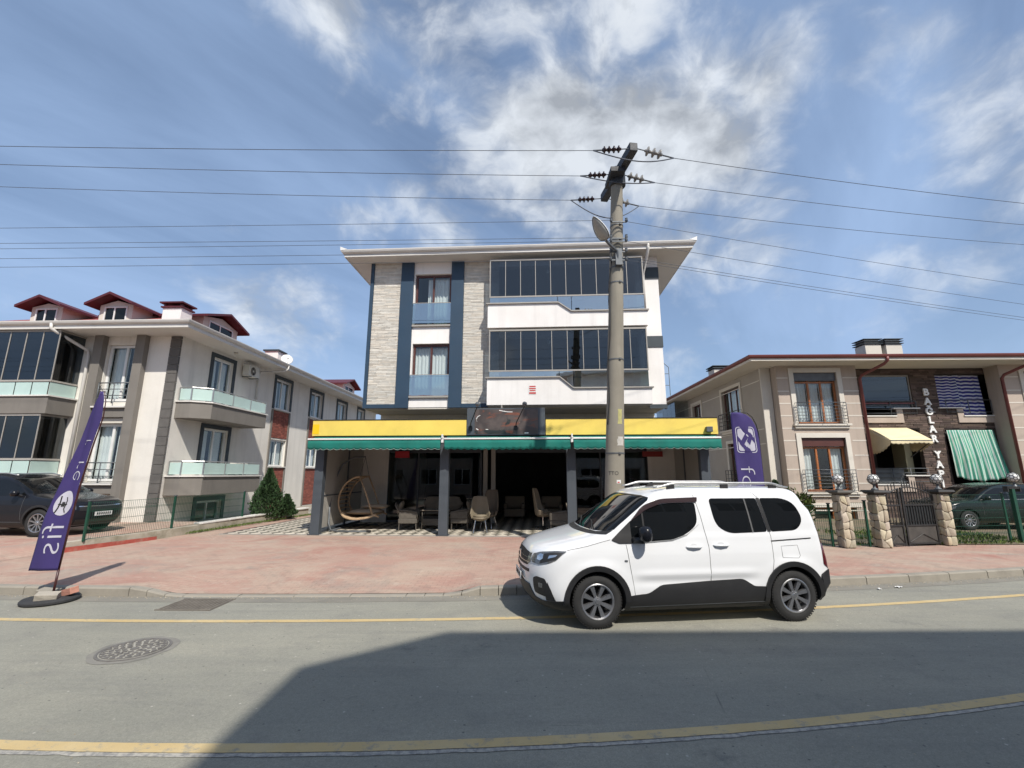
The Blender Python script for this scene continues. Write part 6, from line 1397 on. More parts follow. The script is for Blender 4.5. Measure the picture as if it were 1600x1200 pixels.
on_pole('paint_patch', 20, 3.18, 0.12, 0.34, mat('yellow paint patch',(0.42,0.39,0.16),0.9,0.2,8), 0.002, 1.2); on_pole('paint_patch', 26, 2.62, 0.19, 0.20, mat('pale paint patch',(0.46,0.44,0.40),0.9,0.2,9), 0.002, 1.0); on_pole('paint_patch', 24, 1.32, 0.16, 0.22, mat('grey paint patch',(0.40,0.38,0.34),0.9,0.2,9), 0.002, 1.0)
tm = text_mesh('TTO', 0.115, 0.0)
for v in tm.vertices:
    a = (v.co.x-0.06)/pole_r(1.9)-0.08; z = 1.90+v.co.y; c = pole_c(z); v.co = (c.x+(pole_r(z)+0.003)*math.sin(a), -(pole_r(z)+0.003)*math.cos(a), z)
tm.materials.append(M['print_dark']); o = bpy.data.objects.new('stencil', tm); COL.objects.link(o); o.parent = up
b = MB(); cable = []
for i in range(30):
    z = 3.0+4.4*i/29; c = pole_c(z); a = R(-62+10*math.sin(i*0.5)); r_ = pole_r(z)+0.018+0.012*math.sin(i*0.9); cable.append((c.x+r_*math.sin(a),-r_*math.cos(a),z))
b.tube(cable,0.014,6); b.build('cable', M['black'], up, smooth=True)
# crossarm, across the street
AZ = 9.72-0.128; A_n = Vector((0.68,-0.98,AZ)); A_f = Vector((0.38,1.10,AZ)); A_c = (A_n+A_f)/2
b = MB(); b.bar(A_n,A_f,0.20,0.22); b.build('crossarm', M['dark_steel'], up, bevel=0.015)
b = MB(); tp = pole_c(9.5); b.lathe([(0.20,-0.30),(0.21,-0.29),(0.21,0.12),(0.16,0.20),(0.0,0.20)],20,tuple(tp)); b.box(tp.x-0.25,tp.x+0.12,-0.42,0.32,AZ-0.24,AZ-0.11); b.build('pole_cap', M['dark_steel'], up, bevel=0.01)
att = [A_n*0.96+A_c*0.04, Vector((0.50,0.0,AZ)), A_f*0.96+A_c*0.04]
ends = {-1:[], 1:[]}
for k, p0 in enumerate(att):
    for sg in (-1,1):
        d = Vector((-1,0.01,-0.05)) if sg < 0 else Vector((0.975,0.18,-0.13)); d.normalize(); q0 = p0+Vector((sg*0.10,0,-0.03)); L_ = 0.95 if sg > 0 else 0.86
        b = MB(); b.tube([q0,q0+d*0.18],0.013,6); b.tube([q0+d*0.62,q0+d*L_],0.018,6); lk = b.build('insulator_link', M['galv'], up)
        b = MB(); nd = 4 if sg < 0 else 3; prof = []
        for i in range(nd):
            s0 = 0.19+0.46*i/nd; w = 0.46/nd; R_ = 0.082 if sg < 0 else 0.11
            prof += [(0.03,s0),(0.036,s0+w*0.25),(R_,s0+w*0.42),(R_*1.02,s0+w*(0.62 if sg < 0 else 0.50)),(0.05,s0+w*(0.70 if sg < 0 else 0.55)),(0.035,s0+w*0.95)]
        b.lathe([(0.0,0.18)]+prof+[(0.0,0.66)],16); rot = d.to_track_quat('Z','Y').to_matrix().to_4x4(); b.xf(Matrix.Translation(q0) @ rot); b.build('insulator', M['ceramic'] if sg < 0 else M['clear_ins'], up, smooth=True)
        ends[sg].append(q0+d*L_)
for k in range(3):
    a, c = ends[-1][k], ends[1][k]; mid = (a+c)/2; P = []
    dip_ = (-0.42,-0.30,-0.62)[k]; sidey = (-0.30,-0.28,-0.25)[k]
    for i in range(17):
        t = i/16; P.append(a.lerp(c,t)+Vector((0,sidey*math.sin(math.pi*t),dip_*math.sin(math.pi*t))))
    b = MB(); b.tube(P,0.014,6); b.build('jumper', M['wire'], up, smooth=True)
PB = Vector((2.175,10.09,0.16)); ends = {s_: [e*0.97 for e in ends[s_]] for s_ in ends}
lab = ('uppermost','second highest','third highest')
def wire(p0, p1, sag, label, r=0.0072):
    b = MB(); n = 40; P = [Vector(p0).lerp(Vector(p1),i/n)-Vector((0,0,4*sag*(i/n)*(1-i/n))) for i in range(n+1)]; b.tube(P,r,5); o = b.build('power_line', M['wire'], None, smooth=True); return tag(o,label,'power line','overhead wires')
for k, nm in enumerate(('nearest to the street','middle','farthest from the street')):
    e = ends[-1][k]+PB; wire(e, (-38, e.y+0.3, (10.75,11.25,11.35)[k]), 0.30, f'high overhead wire running left from the crossarm, {("top","middle","bottom")[k]} of the three insulated ones')
    e = ends[1][k]+PB; wire(e, (40, e.y+6.8, 11.4), 0.60, f'high overhead wire running right from the crossarm, {("top","middle","bottom")[k]} of the three insulated ones')
for k, (z0, z1, y0) in enumerate(((8.19,8.05,10.15),(7.72,7.72,10.15),(7.66,7.50,10.2),(7.36,7.22,10.15),(7.14,6.98,10.15))):
    wire((2.37,y0*0.97,2+(z0-2)*0.97), (-38,y0+0.3,z1+0.05), 0.12, f'thin low wire running left from the pole, {("first","second","third","fourth","lowest")[k]} below the lamp bracket' if k < 4 else 'thin low wire running left from the pole, lowest of all', 0.0054)
for k, (z0, z1, y0) in enumerate(((8.16,7.55,10.15),(7.62,6.70,10.15),(7.22,6.30,10.2),(7.12,6.15,10.15))):
    wire((2.735,y0*0.97,2+(z0-2)*0.97), (40,y0+7.6,z1-0.05), 0.35, f'thin low wire running right from the pole, {("highest","second","third","lowest")[k]} of the four thin ones', 0.0054)
# pin insulators for the low wires
for z in (8.05,7.60,7.52,7.24,7.02):
    c = pole_c(z); b = MB(); b.bar((c.x-0.20,-0.24,z),(c.x+0.20,-0.24,z),0.03,0.03)
    for x in (-0.19,0.19): b.lathe([(0.0,-0.04),(0.03,-0.04),(0.04,0.0),(0.025,0.02),(0.035,0.05),(0.0,0.06)],10,(c.x+x,-0.25,z+0.04))
    b.build('wire_bracket', M['galv'], up)
# street lamp
sl_ = thing('street_lamp', 'oval street lamp head on a short arm on the concrete pole', 'street lamp', (2.54,9.88,7.14)); sl_.scale = (0.97,0.97,0.97)
h0, h1 = Vector((-0.34,-0.22,0.24)), Vector((-0.72,-0.68,0.60))
b = MB(); b.tube([(-0.02,0.0,-0.25),(-0.04,-0.05,0.05),tuple(h0*0.7),tuple(h0)],0.035,8); b.box(-0.08,0.08,-0.05,0.06,-0.30,0.12); b.build('arm', M['galv'], sl_, smooth=False)
ax = (h1-h0); Lh = ax.length; ax.normalize(); upv = Vector((0,0,1)); sd = ax.cross(upv).normalized(); nv = sd.cross(ax)
def lampshell(lo, hi, scale=1.0, drop=0.0):
    g_ = []; n = 16
    for i in range(n+1):
        t = i/n; w = 0.165*(math.sin(math.pi*min(1,0.06+0.94*t)**0.72))**0.6*scale if 0 < t < 1 else 0.004; row = []
        for j in range(13):
            a = lo+(hi-lo)*j/12; row.append(tuple(h0+ax*(Lh*(0.5+(t-0.5)*scale))+sd*(w*math.cos(a))+nv*(w*0.62*math.sin(a)-drop)))
        g_.append(row)
    b = MB(); b.sheet(g_); return b
lampshell(-0.12,math.pi+0.12).build('housing', M['lamp_white'], sl_, smooth=True); lampshell(math.pi+0.14,2*math.pi-0.14,0.90,0.0).build('lens', M['lamp_glass'], sl_, smooth=True)

# ------------------------------------------------------------------ feather flags
def lerp_tab(tab, z):
    for (z0,v0),(z1,v1) in zip(tab,tab[1:]):
        if z <= z1: return v0+(v1-v0)*max(0,(z-z0))/(z1-z0)
    return tab[-1][1]
def flag(name, label, loc, Lt, Rt, z0, z1, fold, nz=60, nu=10, slope=0.0):
    t = thing(name, label, 'flag', loc)
    def pt(s_, z, off=0.0):
        l, r_ = lerp_tab(Lt,z), lerp_tab(Rt,z); zz_ = z+slope*(1-s_)*(1-sstep(0,0.5,z-z0)); return (l+(r_-l)*s_, fold(s_,z)+off, zz_)
    g_ = [[pt(i/nu, z0+(z1-z0)*j/nz) for i in range(nu+1)] for j in range(nz+1)]; b = MB(); b.sheet(g_); o = b.build('cloth', M['purple'], t, smooth=True, fix=False); s_ = o.modifiers.new('thickness','SOLIDIFY'); s_.thickness = 0.003; s_.offset = 0
    return t, pt
def flag_text(t, pt, txt, size, zc, sc, width, mirror, m=None, squash=1.0):
    me = text_mesh(txt, size, 0.0, -0.009)
    bm = bmesh.new(); bm.from_mesh(me); bmesh.ops.subdivide_edges(bm, edges=[e for e in bm.edges if e.calc_length() > 0.05], cuts=2); bm.to_mesh(me); bm.free()
    for v in me.vertices:
        sx_ = sc+(-1 if mirror else 1)*v.co.y/width; v.co = pt(sx_, zc-v.co.x*squash, -0.008)
    me.materials.append(m or M['flag_white']); o = bpy.data.objects.new('lettering', me); COL.objects.link(o); o.parent = t; return o
Lt = [(0.47,-0.48),(1.07,-0.41),(1.34,-0.365),(1.94,-0.18),(2.65,-0.01),(3.1,0.06),(3.40,0.13),(3.60,0.225)]; Rt = [(0.47,0.0),(1.3,0.05),(1.9,0.10),(2.6,0.20),(3.1,0.29),(3.45,0.27),(3.60,0.23)]
lf, lp = flag('feather_flag', 'purple feather flag on a weighted base at the left kerb', (-7.72,8.1,0.004), Lt, Rt, 0.49, 3.58, lambda s_,z: -0.02-0.05*(1-s_)*(0.6+0.4*math.sin(z*2.0))+0.035*math.sin(s_*6+z*2.3)*(1-s_), slope=0.0)
b = MB(); b.tube([(-0.02,0,0.05),(0.0,0,0.5)],0.018,8); b.tube([(0.0,0.0,0.5),(0.055,0,1.3),(0.105,0,1.9),(0.205,0,2.6),(0.295,0,3.1),(0.29,0,3.40),(0.235,0,3.58),(0.18,0,3.54)],[0.016,0.015,0.014,0.012,0.010,0.008,0.006,0.004],8); b.build('pole', mat('dark red pole',(0.05,0.012,0.012),0.4,0.1), lf, smooth=True)
flag_text(lf, lp, 'fis', 0.56, 1.00, 0.56, 0.54, True, squash=1.15)
flag_text(lf, lp, 're', 0.44, 2.16, 0.58, 0.42, True, squash=1.0); flag_text(lf, lp, 'r', 0.34, 2.66, 0.58, 0.34, True)
n = 28; b = MB(); b.add([lp(0.57+0.36*math.cos(2*math.pi*i/n), 1.60+0.21*math.sin(2*math.pi*i/n),-0.008) for i in range(n)]+[lp(0.57,1.60,-0.008)],[(i,(i+1)%n,n) for i in range(n)]); ci = b.build('emblem', M['flag_white'], lf)
b = MB()
for pts in ([(0.36,1.44),(0.40,1.52),(0.40,1.62),(0.36,1.72)],[(0.36,1.58),(0.70,1.58)],[(0.60,1.70),(0.66,1.64),(0.62,1.50),(0.70,1.44)],[(0.50,1.54),(0.50,1.62)],[(0.56,1.54),(0.56,1.62)]):
    b.tube([lp(s_,z,-0.010) for s_,z in pts],0.010,5)
b.build('emblem_script', M['print_dark'], lf)
b = MB(); b.lathe([(0.0,0.0),(0.36,0.0),(0.38,0.02),(0.38,0.05),(0.355,0.075),(0.15,0.075),(0.13,0.055),(0.0,0.055)],36,(-0.02,-0.02,0)); b.build('base', M['tyre_old'], lf, auto=40)
b = MB(); b.lathe([(0.0,0.056),(0.05,0.056),(0.045,0.10),(0.03,0.16),(0.0,0.16)],14,(-0.02,0,0)); b.build('socket', M['black_iron'], lf, smooth=True)
lf.location = (-7.33,7.69,0.003); lf.scale = (0.948,0.948,0.948)
def lump(name, label, loc, size, m, rot, cat):
    bm = bmesh.new(); bmesh.ops.create_cube(bm, size=1); bmesh.ops.bevel(bm, geom=bm.edges[:], offset=0.06, segments=2, affect='EDGES', profile=0.6); bmesh.ops.subdivide_edges(bm, edges=bm.edges[:], cuts=1, use_grid_fill=True)
    for v in bm.verts: v.co = Vector((v.co.x*size[0],v.co.y*size[1],v.co.z*size[2]))*(1+0.08*mnoise(v.co*3+Vector(loc)))
    me = bpy.data.meshes.new(name); bm.to_mesh(me); bm.free(); me.materials.append(m); o = bpy.data.objects.new(name, me); COL.objects.link(o); o.location = loc; o.rotation_euler = rot
    return tag(o, label, cat, 'weights on the flag base')
lump('brick', 'salmon brick weighing down the left flag base', (-7.15,7.76,0.135), (0.24,0.115,0.10), M['brick_red'], (0.12,-0.25,-0.35), 'brick')
lump('stone', 'grey concrete lump lying on the front of the left flag base', (-7.27,7.52,0.115), (0.27,0.15,0.10), M['stone_grey'], (0.2,0.1,0.5), 'stone')
lump('stone', 'flat grey slab lying on the back of the left flag base', (-7.52,7.78,0.115), (0.26,0.16,0.09), M['kerb'], (0.1,0.1,0.1), 'stone')
# right flag
Lt = [(0.42,-0.62),(1.65,-0.55),(2.95,-0.56),(3.08,-0.565),(3.17,-0.54)]; Rt = [(0.42,0.0),(1.65,0.0),(2.55,-0.01),(2.75,-0.03),(2.90,-0.07),(3.02,-0.13),(3.10,-0.21),(3.15,-0.31),(3.17,-0.42)]
rf, rp = flag('feather_flag', 'purple feather flag with a square emblem behind the white van', (5.27,9.6,0.13), Lt, Rt, 0.44, 3.16, lambda s_,z: -0.03*math.sin(s_*5+z*1.7)*(1-s_)-0.02)
b = MB(); b.tube([(0,0,0.0),(0,0,2.7),(-0.03,0,2.9),(-0.10,0,3.06),(-0.20,0,3.15),(-0.35,0,3.17),(-0.55,0,3.11)],[0.018,0.013,0.012,0.010,0.008,0.006,0.004],8); b.build('pole', M['black'], rf, smooth=True)
b = MB(); b.lathe([(0.0,0.0),(0.25,0.0),(0.26,0.03),(0.05,0.06),(0.035,0.12),(0.0,0.12)],24); b.build('base', M['tyre_old'], rf, smooth=True)
zc = 2.575
def rr2(hw, hh, r_, n=5):
    return rounded([(-hw,-hh),(hw,-hh),(hw,hh),(-hw,hh)], r_, n)
def on_flag(pt, s0, zc, W_, poly, off): return [pt(s0+x/W_, zc+z, off) for x,z in poly]
outer, inner = rr2(0.210,0.275,0.07), rr2(0.194,0.259,0.060); b = MB(); n = len(outer); b.add(on_flag(rp,0.50,zc,0.56,outer,-0.006)+on_flag(rp,0.50,zc,0.56,inner,-0.006),[(i,(i+1)%n,n+(i+1)%n,n+i) for i in range(n)]); em = b.build('emblem_border', M['flag_white'], rf)
b = MB(); pl = rr2(0.172,0.236,0.05); n = len(pl); b.add(on_flag(rp,0.50,zc,0.56,pl,-0.006)+[rp(0.50,zc,-0.006)],[(i,(i+1)%n,n) for i in range(n)]); b.build('emblem', M['flag_white'], rf)
b = MB()
for poly in ([(-0.075,0.25),(0.01,0.25),(0.18,0.02),(0.18,-0.09)],[(0.055,-0.25),(-0.03,-0.25),(-0.18,-0.02),(-0.18,0.09)],[(0.095,0.16),(0.15,0.085),(0.06,-0.115),(0.0,-0.03)],[(-0.095,-0.16),(-0.15,-0.085),(-0.02,0.125),(0.04,0.05)]):
    b.add(on_flag(rp,0.50,zc,0.56,poly,-0.009),[(0,1,2,3)])
b.build('emblem_weave', M['purple'], rf)
flag_text(rf, rp, 'forev', 0.40, 1.30, 0.40, 0.52, False, squash=1.75)
# ------------------------------------------------------------------ garden wall, fences, pillars, gate, plants
struct(MB().box(0,0.001,0,0.001,-0.5,-0.499).build('ground_marker', M['ground'])) if False else None
g_ = MB(); g_.add([(-10.75,11.5,0.155),(-10.35,13.5,0.155),(-9.45,21.3,0.155),(-9.2,38,0.155),(-12.6,38,0.155),(-12.55,16.3,0.155),(-12.3,13.0,0.155)],[tuple(range(7))]); struct(g_.build('path', mat('grey yard',(0.30,0.28,0.24),0.95,0.2,1.5,0.5,30,dirt=(0.17,0.15,0.11,0.6))))
dr = MB(); dr.sheet([[(-11.05+0.10*(y-11.0)*0.9-x_, y, 0.134+0.19*sstep(9.6,12.2,y)*sstep(0,0.7,x_)) for x_ in (0,0.1,0.2,0.35,0.5,0.7,1.2,2,4,8,14,24)] for y in (9.4,9.9,10.4,10.9,11.4,11.9,12.4,13.5,15.0,16.6)]); struct(dr.build('driveway', M['paving'], smooth=True))
g_ = MB(); g_.sheet([[(6.6+(60-6.6)*i/12, 12.55+0.02*(i)+(26.5)*j/8, 0.15+0.0*i) for i in range(13)] for j in range(9)][::-1]); struct(g_.build('soil', M['soil']))
def wall_run(parent, pts, w, h0, h1, m, name):
    b = MB()
    for (p0,p1) in zip(pts,pts[1:]):
        d = Vector((p1[0]-p0[0],p1[1]-p0[1],0)); n = max(1,int(d.length/0.35)); d.normalize(); s_ = Vector((-d.y,d.x,0))*w/2; prev = None
        for i in range(n+1):
            t = i/n; c = Vector((p0[0]+(p1[0]-p0[0])*t,p0[1]+(p1[1]-p0[1])*t,0)); h = p0[2]+(p1[2]-p0[2])*t+0.02*mnoise(c*2.3); j = s_*(1+0.10*mnoise(c*3.1))
            ring = [c-j+Vector((0,0,0.0)), c+j, c+j*0.9+Vector((0,0,h)), c-j*0.9+Vector((0,0,h))]; k = len(b.v); b.v += [tuple(q) for q in ring]
            if prev is not None:
                for a in range(4): b.f.append((prev+a,prev+(a+1)%4,k+(a+1)%4,k+a)); b.c.append(None)
            else: b.f.append((k+3,k+2,k+1,k)); b.c.append(None)
            prev = k
        b.f.append((prev,prev+1,prev+2,prev+3)); b.c.append(None)
    return b.build(name, m, parent, auto=40)
gw = thing('garden_wall', 'low rough garden wall with a red painted foot beside the drive', 'wall', (0,0,0))
WP = [(-10.95,11.30,0.36),(-10.42,13.6,0.36),(-10.0,17.0,0.38),(-9.45,21.3,0.42)]
wall_run(gw, WP, 0.26, 0, 0, M['wall_conc'], 'masonry')
b = MB(); P0, P1 = Vector((-10.95,11.30,0)), Vector((-10.42,13.6,0)); d = (P1-P0).normalized(); s_ = Vector((d.y,-d.x,0))
q0, q1 = P0+s_*0.145, P1+s_*0.15; b.hexa([tuple(q0),tuple(q0+s_*0.02),tuple(q1+s_*0.02),tuple(q1),tuple(q0+Vector((0,0,0.25))),tuple(q0+s_*0.012+Vector((0,0,0.25))),tuple(q1+s_*0.012+Vector((0,0,0.22))),tuple(q1+Vector((0,0,0.22)))]); b.build('painted_foot', mat('worn red paint',(0.36,0.075,0.055),0.85,0.25,5,0.4,50,dirt=(0.34,0.27,0.21,0.7),dscale=3), gw)
for i in range(5):
    t0, t1 = i/5, (i+1)/5; A = Vector((-10.25,15.2,0.405)).lerp(Vector((-9.45,21.3,0.45)),t0+0.004); B = Vector((-10.25,15.2,0.405)).lerp(Vector((-9.45,21.3,0.45)),t1-0.004); b = MB(); b.bar(A,B,0.32,0.05); b.build('coping_slab', M['marble'], gw, bevel=0.006)
def mesh_fence(name, label, posts, h, z0, pitch=(0.055,0.20), m=None, cap=True, group='green mesh fences'):
    t = thing(name, label, 'fence', (0,0,0), 0, group)
    for (x,y,z) in posts:
        b = MB(); b.box(x-0.024,x+0.024,y-0.024,y+0.024,z,z+h+0.03); b.build('post', M['green_paint'], t, bevel=0.004)
        b = MB(); b.box(x-0.034,x+0.034,y-0.034,y+0.034,z+h+0.031,z+h+0.06); b.build('post_cap', M['galv'], t)
    for (a,c) in zip(posts,posts[1:]):
        A, C = Vector(a), Vector(c); L_ = (C-A).length; b = MB(); n = int(L_/pitch[0])
        for i in range(1,n): p_ = A.lerp(C,i/n); b.tube([p_+Vector((0,0,0.04)),p_+Vector((0,0,h))],0.0042,4)
        k = int(h/pitch[1])
        for j in range(k+1):
            o_ = Vector((0,0,0.05+(h-0.06)*j/k)); b.tube([A+o_,C+o_],0.0048,4)
            if j in (1,k-1): b.tube([A+o_+Vector((0,0,0.03)),C+o_+Vector((0,0,0.03))],0.0048,4)
        stuff(b.build('wire_mesh', M['green_paint'], t))
    return t
mesh_fence('mesh_fence', 'green wire mesh fence on the low wall in front of the black SUV', [(-10.72,11.75,0.33),(-10.35,14.2,0.34),(-9.98,17.2,0.36)], 0.95, 0.3)
# grey concrete yard edge behind the fence
bm_ = thing('green_gate', 'tall narrow green metal gate beside the left veranda post', 'gate', L2W(MAIN_O,MAIN_A,-7.0,3.2,0.13), -MAIN_A)
b = MB(); b.box(-0.42,0.42,-0.02,0.02,0.12,1.75); b.build('panel', M['green_paint'], bm_); b = MB(); b.box(-0.46,-0.421,-0.03,0.03,0.0,1.80); b.box(0.421,0.46,-0.03,0.03,0.0,1.80); b.box(-0.42,0.42,-0.03,0.03,1.751,1.80); b.build('frame', M['green_paint'], bm_)
b = MB(); b.box(-0.36,-0.30,-0.08,-0.021,0.85,1.0); b.build('handle', M['galv'], bm_)

def foliage(name, m, parent, pts, size, tone=(0.6,1.35), up=0.2, elong=2.2):
    b = MB()
    for (p_, nrm, sc) in pts:
        k = random.uniform(*tone); b.col = (k*random.uniform(0.9,1.1), k, k*random.uniform(0.8,1.1))
        d = (Vector(nrm)+Vector((random.uniform(-0.7,0.7),random.uniform(-0.7,0.7),random.uniform(-0.4,0.7)+up))).normalized(); s_ = d.cross(Vector((random.uniform(-1,1),random.uniform(-1,1),random.uniform(-1,1)))).normalized()
        L_ = size*elong*random.uniform(0.6,1.3)*sc; w = size*0.5*random.uniform(0.7,1.2)*sc; p_ = Vector(p_); b.add([p_-s_*w*0.3, p_+d*L_*0.5-s_*w, p_+d*L_, p_+d*L_*0.5+s_*w],[(0,1,2,3)])
    return b.build(name, m, parent, fix=False)
def conifer(name, label, loc, h, r, n, seed, m, cat='tree', columnar=0.75):
    rnd = random.Random(seed); t = thing(name, label, cat, loc); pts = []
    for _ in range(n):
        z = rnd.random()**0.85; prof = r*(math.sin(math.pi*min(1,0.22+0.78*z)**columnar)**0.8 if z < 0.98 else 0.05)*(1-0.55*z**2.2); a = rnd.uniform(0,2*math.pi)
        lump_ = 1+0.30*mnoise(Vector((math.cos(a)*2.6,math.sin(a)*2.6,z*6+seed)))+0.20*mnoise(Vector((math.cos(a)*6,math.sin(a)*6,z*13+seed))); rr = prof*lump_*(rnd.random()**0.28)*(1.0 if rnd.random() < 0.93 else 1.14); pts.append(((rr*math.cos(a),rr*math.sin(a),0.10+z*(h-0.12)),(math.cos(a),math.sin(a),0.7),1.0))
    foliage('foliage', m, t, pts, 0.05, (0.45,1.5), 0.6)
    b = MB(); b.tube([(0,0,-0.05),(0.01,0,h*0.4),(0,0.01,h*0.85)],[r*0.12,r*0.08,0.01],8); b.build('trunk', M['bark'], t); return t
conifer('cypress_tree', 'dense dark green cypress beside the cream house wall', (-9.85,18.6,0.155), 2.0, 0.52, 8000, 3, M['leaf_dark'])
conifer('round_bush', 'small rounded dark bush at the foot of the cypress', (-9.40,19.3,0.155), 0.95, 0.32, 4000, 5, M['leaf_dark'], 'bush')
conifer('small_conifer', 'small blue green conifer against the beige house wall', (10.55,18.4,0.15), 1.55, 0.45, 3500, 9, M['leaf_dark'])
def shrub(name, label, loc, h, r, n, seed):
    rnd = random.Random(seed); t = thing(name, label, 'shrub', loc); pts = []; st = MB()
    for k in range(11):
        a = rnd.uniform(0,6.28); tip = Vector((math.cos(a)*r*rnd.uniform(0.3,1),math.sin(a)*r*rnd.uniform(0.3,1),h*rnd.uniform(0.7,1.0))); P = [Vector((0,0,0)),tip*0.4+Vector((0,0,h*0.12)),tip]; st.tube(P,[0.016,0.010,0.004],5)
        for i in range(n//11):
            q = rnd.uniform(0.25,1.0); p_ = P[0].lerp(P[1],q/0.5) if q < 0.5 else P[1].lerp(P[2],(q-0.5)/0.5); p_ = p_+Vector((rnd.gauss(0,0.07),rnd.gauss(0,0.07),rnd.gauss(0,0.05))); pts.append((p_,(math.cos(a),math.sin(a),0.5),1.0))
    foliage('foliage', M['leaf_shrub'], t, pts, 0.055, (0.5,1.7), 0.3, 1.8); st.build('stems', M['bark'], t); return t
shrub('leafy_shrub', 'yellow green shrub behind the rear of the white van', (8.02,12.9,0.15), 1.45, 0.50, 2600, 4)
shrub('leafy_shrub', 'low green shrub by the mesh fence left of the stone pillars', (7.3,12.95,0.15), 0.9, 0.5, 1800, 8)
# grass and weeds along wall feet
wp_ = []; rnd = random.Random(11)
for _ in range(1500):
    t = rnd.random(); A = Vector((-10.3,14.6,0.15)).lerp(Vector((-9.3,21.3,0.15)),t); wp_.append((A+Vector((0.16+rnd.gauss(0,0.05),0,0)),(0,0,1),0.8))
for _ in range(700):
    A = Vector((8.9,12.45,0.14)).lerp(Vector((14.5,12.9,0.14)),rnd.random()); wp_.append((A+Vector((rnd.gauss(0,0.04),rnd.gauss(0,0.10),0)),(0,0,1),0.9))
for _ in range(2500):
    wp_.append(((rnd.uniform(9.9,14.5),rnd.uniform(13.2,15.0)+rnd.gauss(0,0.3),0.15),(0,0,1),1.0))
gr = foliage('grass', M['leaf_shrub'], None, wp_, 0.035, (0.6,1.6), 0.9, 2.6); tag(gr,'weeds and grass along the foot of the walls','grass',None,'stuff')

# stone pillars with globe lamps
globe = MB(); globe.lathe([(0.13*math.sin(math.pi*i/14),-0.13*math.cos(math.pi*i/14)) for i in range(15)],20); globe_me = globe.mesh('globe', mat('white globe',(0.62,0.62,0.60),0.25,0.05,4), True)
def football():
    b = MB(); r_ = 0.134
    ph = (1+5**0.5)/2; ico = [Vector(v).normalized() for v in ((0,1,ph),(0,-1,ph),(0,1,-ph),(0,-1,-ph),(1,ph,0),(-1,ph,0),(1,-ph,0),(-1,-ph,0),(ph,0,1),(ph,0,-1),(-ph,0,1),(-ph,0,-1))]
    for i in range(12):
        nb = [j for j in range(12) if j != i and (ico[i]-ico[j]).length < 1.2]; n_ = ico[i]; e0 = (ico[nb[0]]-n_*ico[nb[0]].dot(n_)).normalized(); e1 = n_.cross(e0); nb.sort(key=lambda j: math.atan2(ico[j].dot(e1),ico[j].dot(e0)))
        pent = [(n_*2+ico[j]).normalized()*r_ for j in nb]; b.tube([tuple(p_) for p_ in pent],0.008,5,closed=True)
        for j in nb:
            if j > i: b.tube([tuple((n_*2+ico[j]).normalized()*r_),tuple((n_*1.5+ico[j]*1.5).normalized()*r_),tuple((n_+ico[j]*2).normalized()*r_)],0.007,5)
    return b.mesh('globe_cage', M['black_iron'])
cage_me = football()
def pillar(label, loc, seed):
    rnd = random.Random(seed); t = thing('stone_pillar', label, 'pillar', loc, 0, 'stone gate pillars'); w, d, h = 0.135, 0.155, 1.34
    b = MB(); b.box(-w+0.02,w-0.02,-d+0.02,d-0.02,0,h); b.build('core', M['mortar_dark'], t)
    rows = 6
    def face(T, hw):
        cols = 2; grid = {}
        for j in range(rows+1):
            for i in range(cols+1):
                x = -hw+2*hw*i/cols; z = 0.01+(h-0.02)*j/rows
                if 0 < i < cols: x += rnd.uniform(-0.075,0.075)
                if 0 < j < rows: z += rnd.uniform(-0.06,0.06)
                grid[i,j] = Vector((x,z))
        for j in range(rows):
            for i in range(cols):
                q = [grid[i,j],grid[i+1,j],grid[i+1,j+1],grid[i,j+1]]; c = sum(q,Vector((0,0)))/4; q = rounded([tuple(c+(p_-c)*0.93) for p_ in q],0.03,2); dd = rnd.uniform(0.008,0.03); n = len(q); k = rnd.uniform(0.75,1.2)
                b = MB(); b.col = (k,k*rnd.uniform(0.94,1.0),k*rnd.uniform(0.85,1.0)); b.add([(x,0.02,z) for x,z in q]+[(x,-dd*0.6,z) for x,z in q]+[(c.x+(x-c.x)*0.82,-dd-rnd.uniform(0,0.006),c.y+(z-c.y)*0.82) for x,z in q],[(a,(a+1)%n,n+(a+1)%n,n+a) for a in range(n)]+[(n+a,n+(a+1)%n,2*n+(a+1)%n,2*n+a) for a in range(n)]+[tuple(range(2*n,3*n))]); b.xf(T); b.build('stone', M['pillar_stone'], t, auto=45)
    face(Matrix.Translation((0,-d+0.018,0)), w); face(Matrix(((0,1,0,-w+0.018),(-1,0,0,0),(0,0,1,0),(0,0,0,1))), d)
    b = MB(); b.hexa([(-w-0.09,-d-0.09,h+0.05),(w+0.09,-d-0.09,h+0.05),(w+0.09,d+0.09,h+0.05),(-w-0.09,d+0.09,h+0.05),(-w-0.07,-d-0.07,h+0.10),(w+0.07,-d-0.07,h+0.10),(w+0.07,d+0.07,h+0.10),(-w-0.07,d+0.07,h+0.10)]); b.hexa([(-w-0.01,-d-0.01,h),(w+0.01,-d-0.01,h),(w+0.01,d+0.01,h),(-w-0.01,d+0.01,h),(-w-0.06,-d-0.06,h+0.049),(w+0.06,-d-0.06,h+0.049),(w+0.06,d+0.06,h+0.049),(-w-0.06,d+0.06,h+0.049)]); b.build('cap', M['black_iron'] if seed > 1 else mat('grey cap',(0.10,0.095,0.085),0.85,0.2,4,0.4), t)
    b = MB(); b.lathe([(0.0,0.0),(0.09,0.0),(0.07,0.04),(0.035,0.06),(0.03,0.13),(0.06,0.15),(0.0,0.16)],14,(0,0,h+0.101)); b.build('lamp_stem', M['galv'], t, smooth=True)
    g1 = inst(globe_me,'globe',t,(0,0,h+0.38)); inst(cage_me,'globe_cage',g1,(0,0,0),(rnd.random(),rnd.random(),rnd.random())); return t
pillar('stone clad pillar with a globe lamp, the one nearest the white van', (8.62,12.12,0.13), 1)
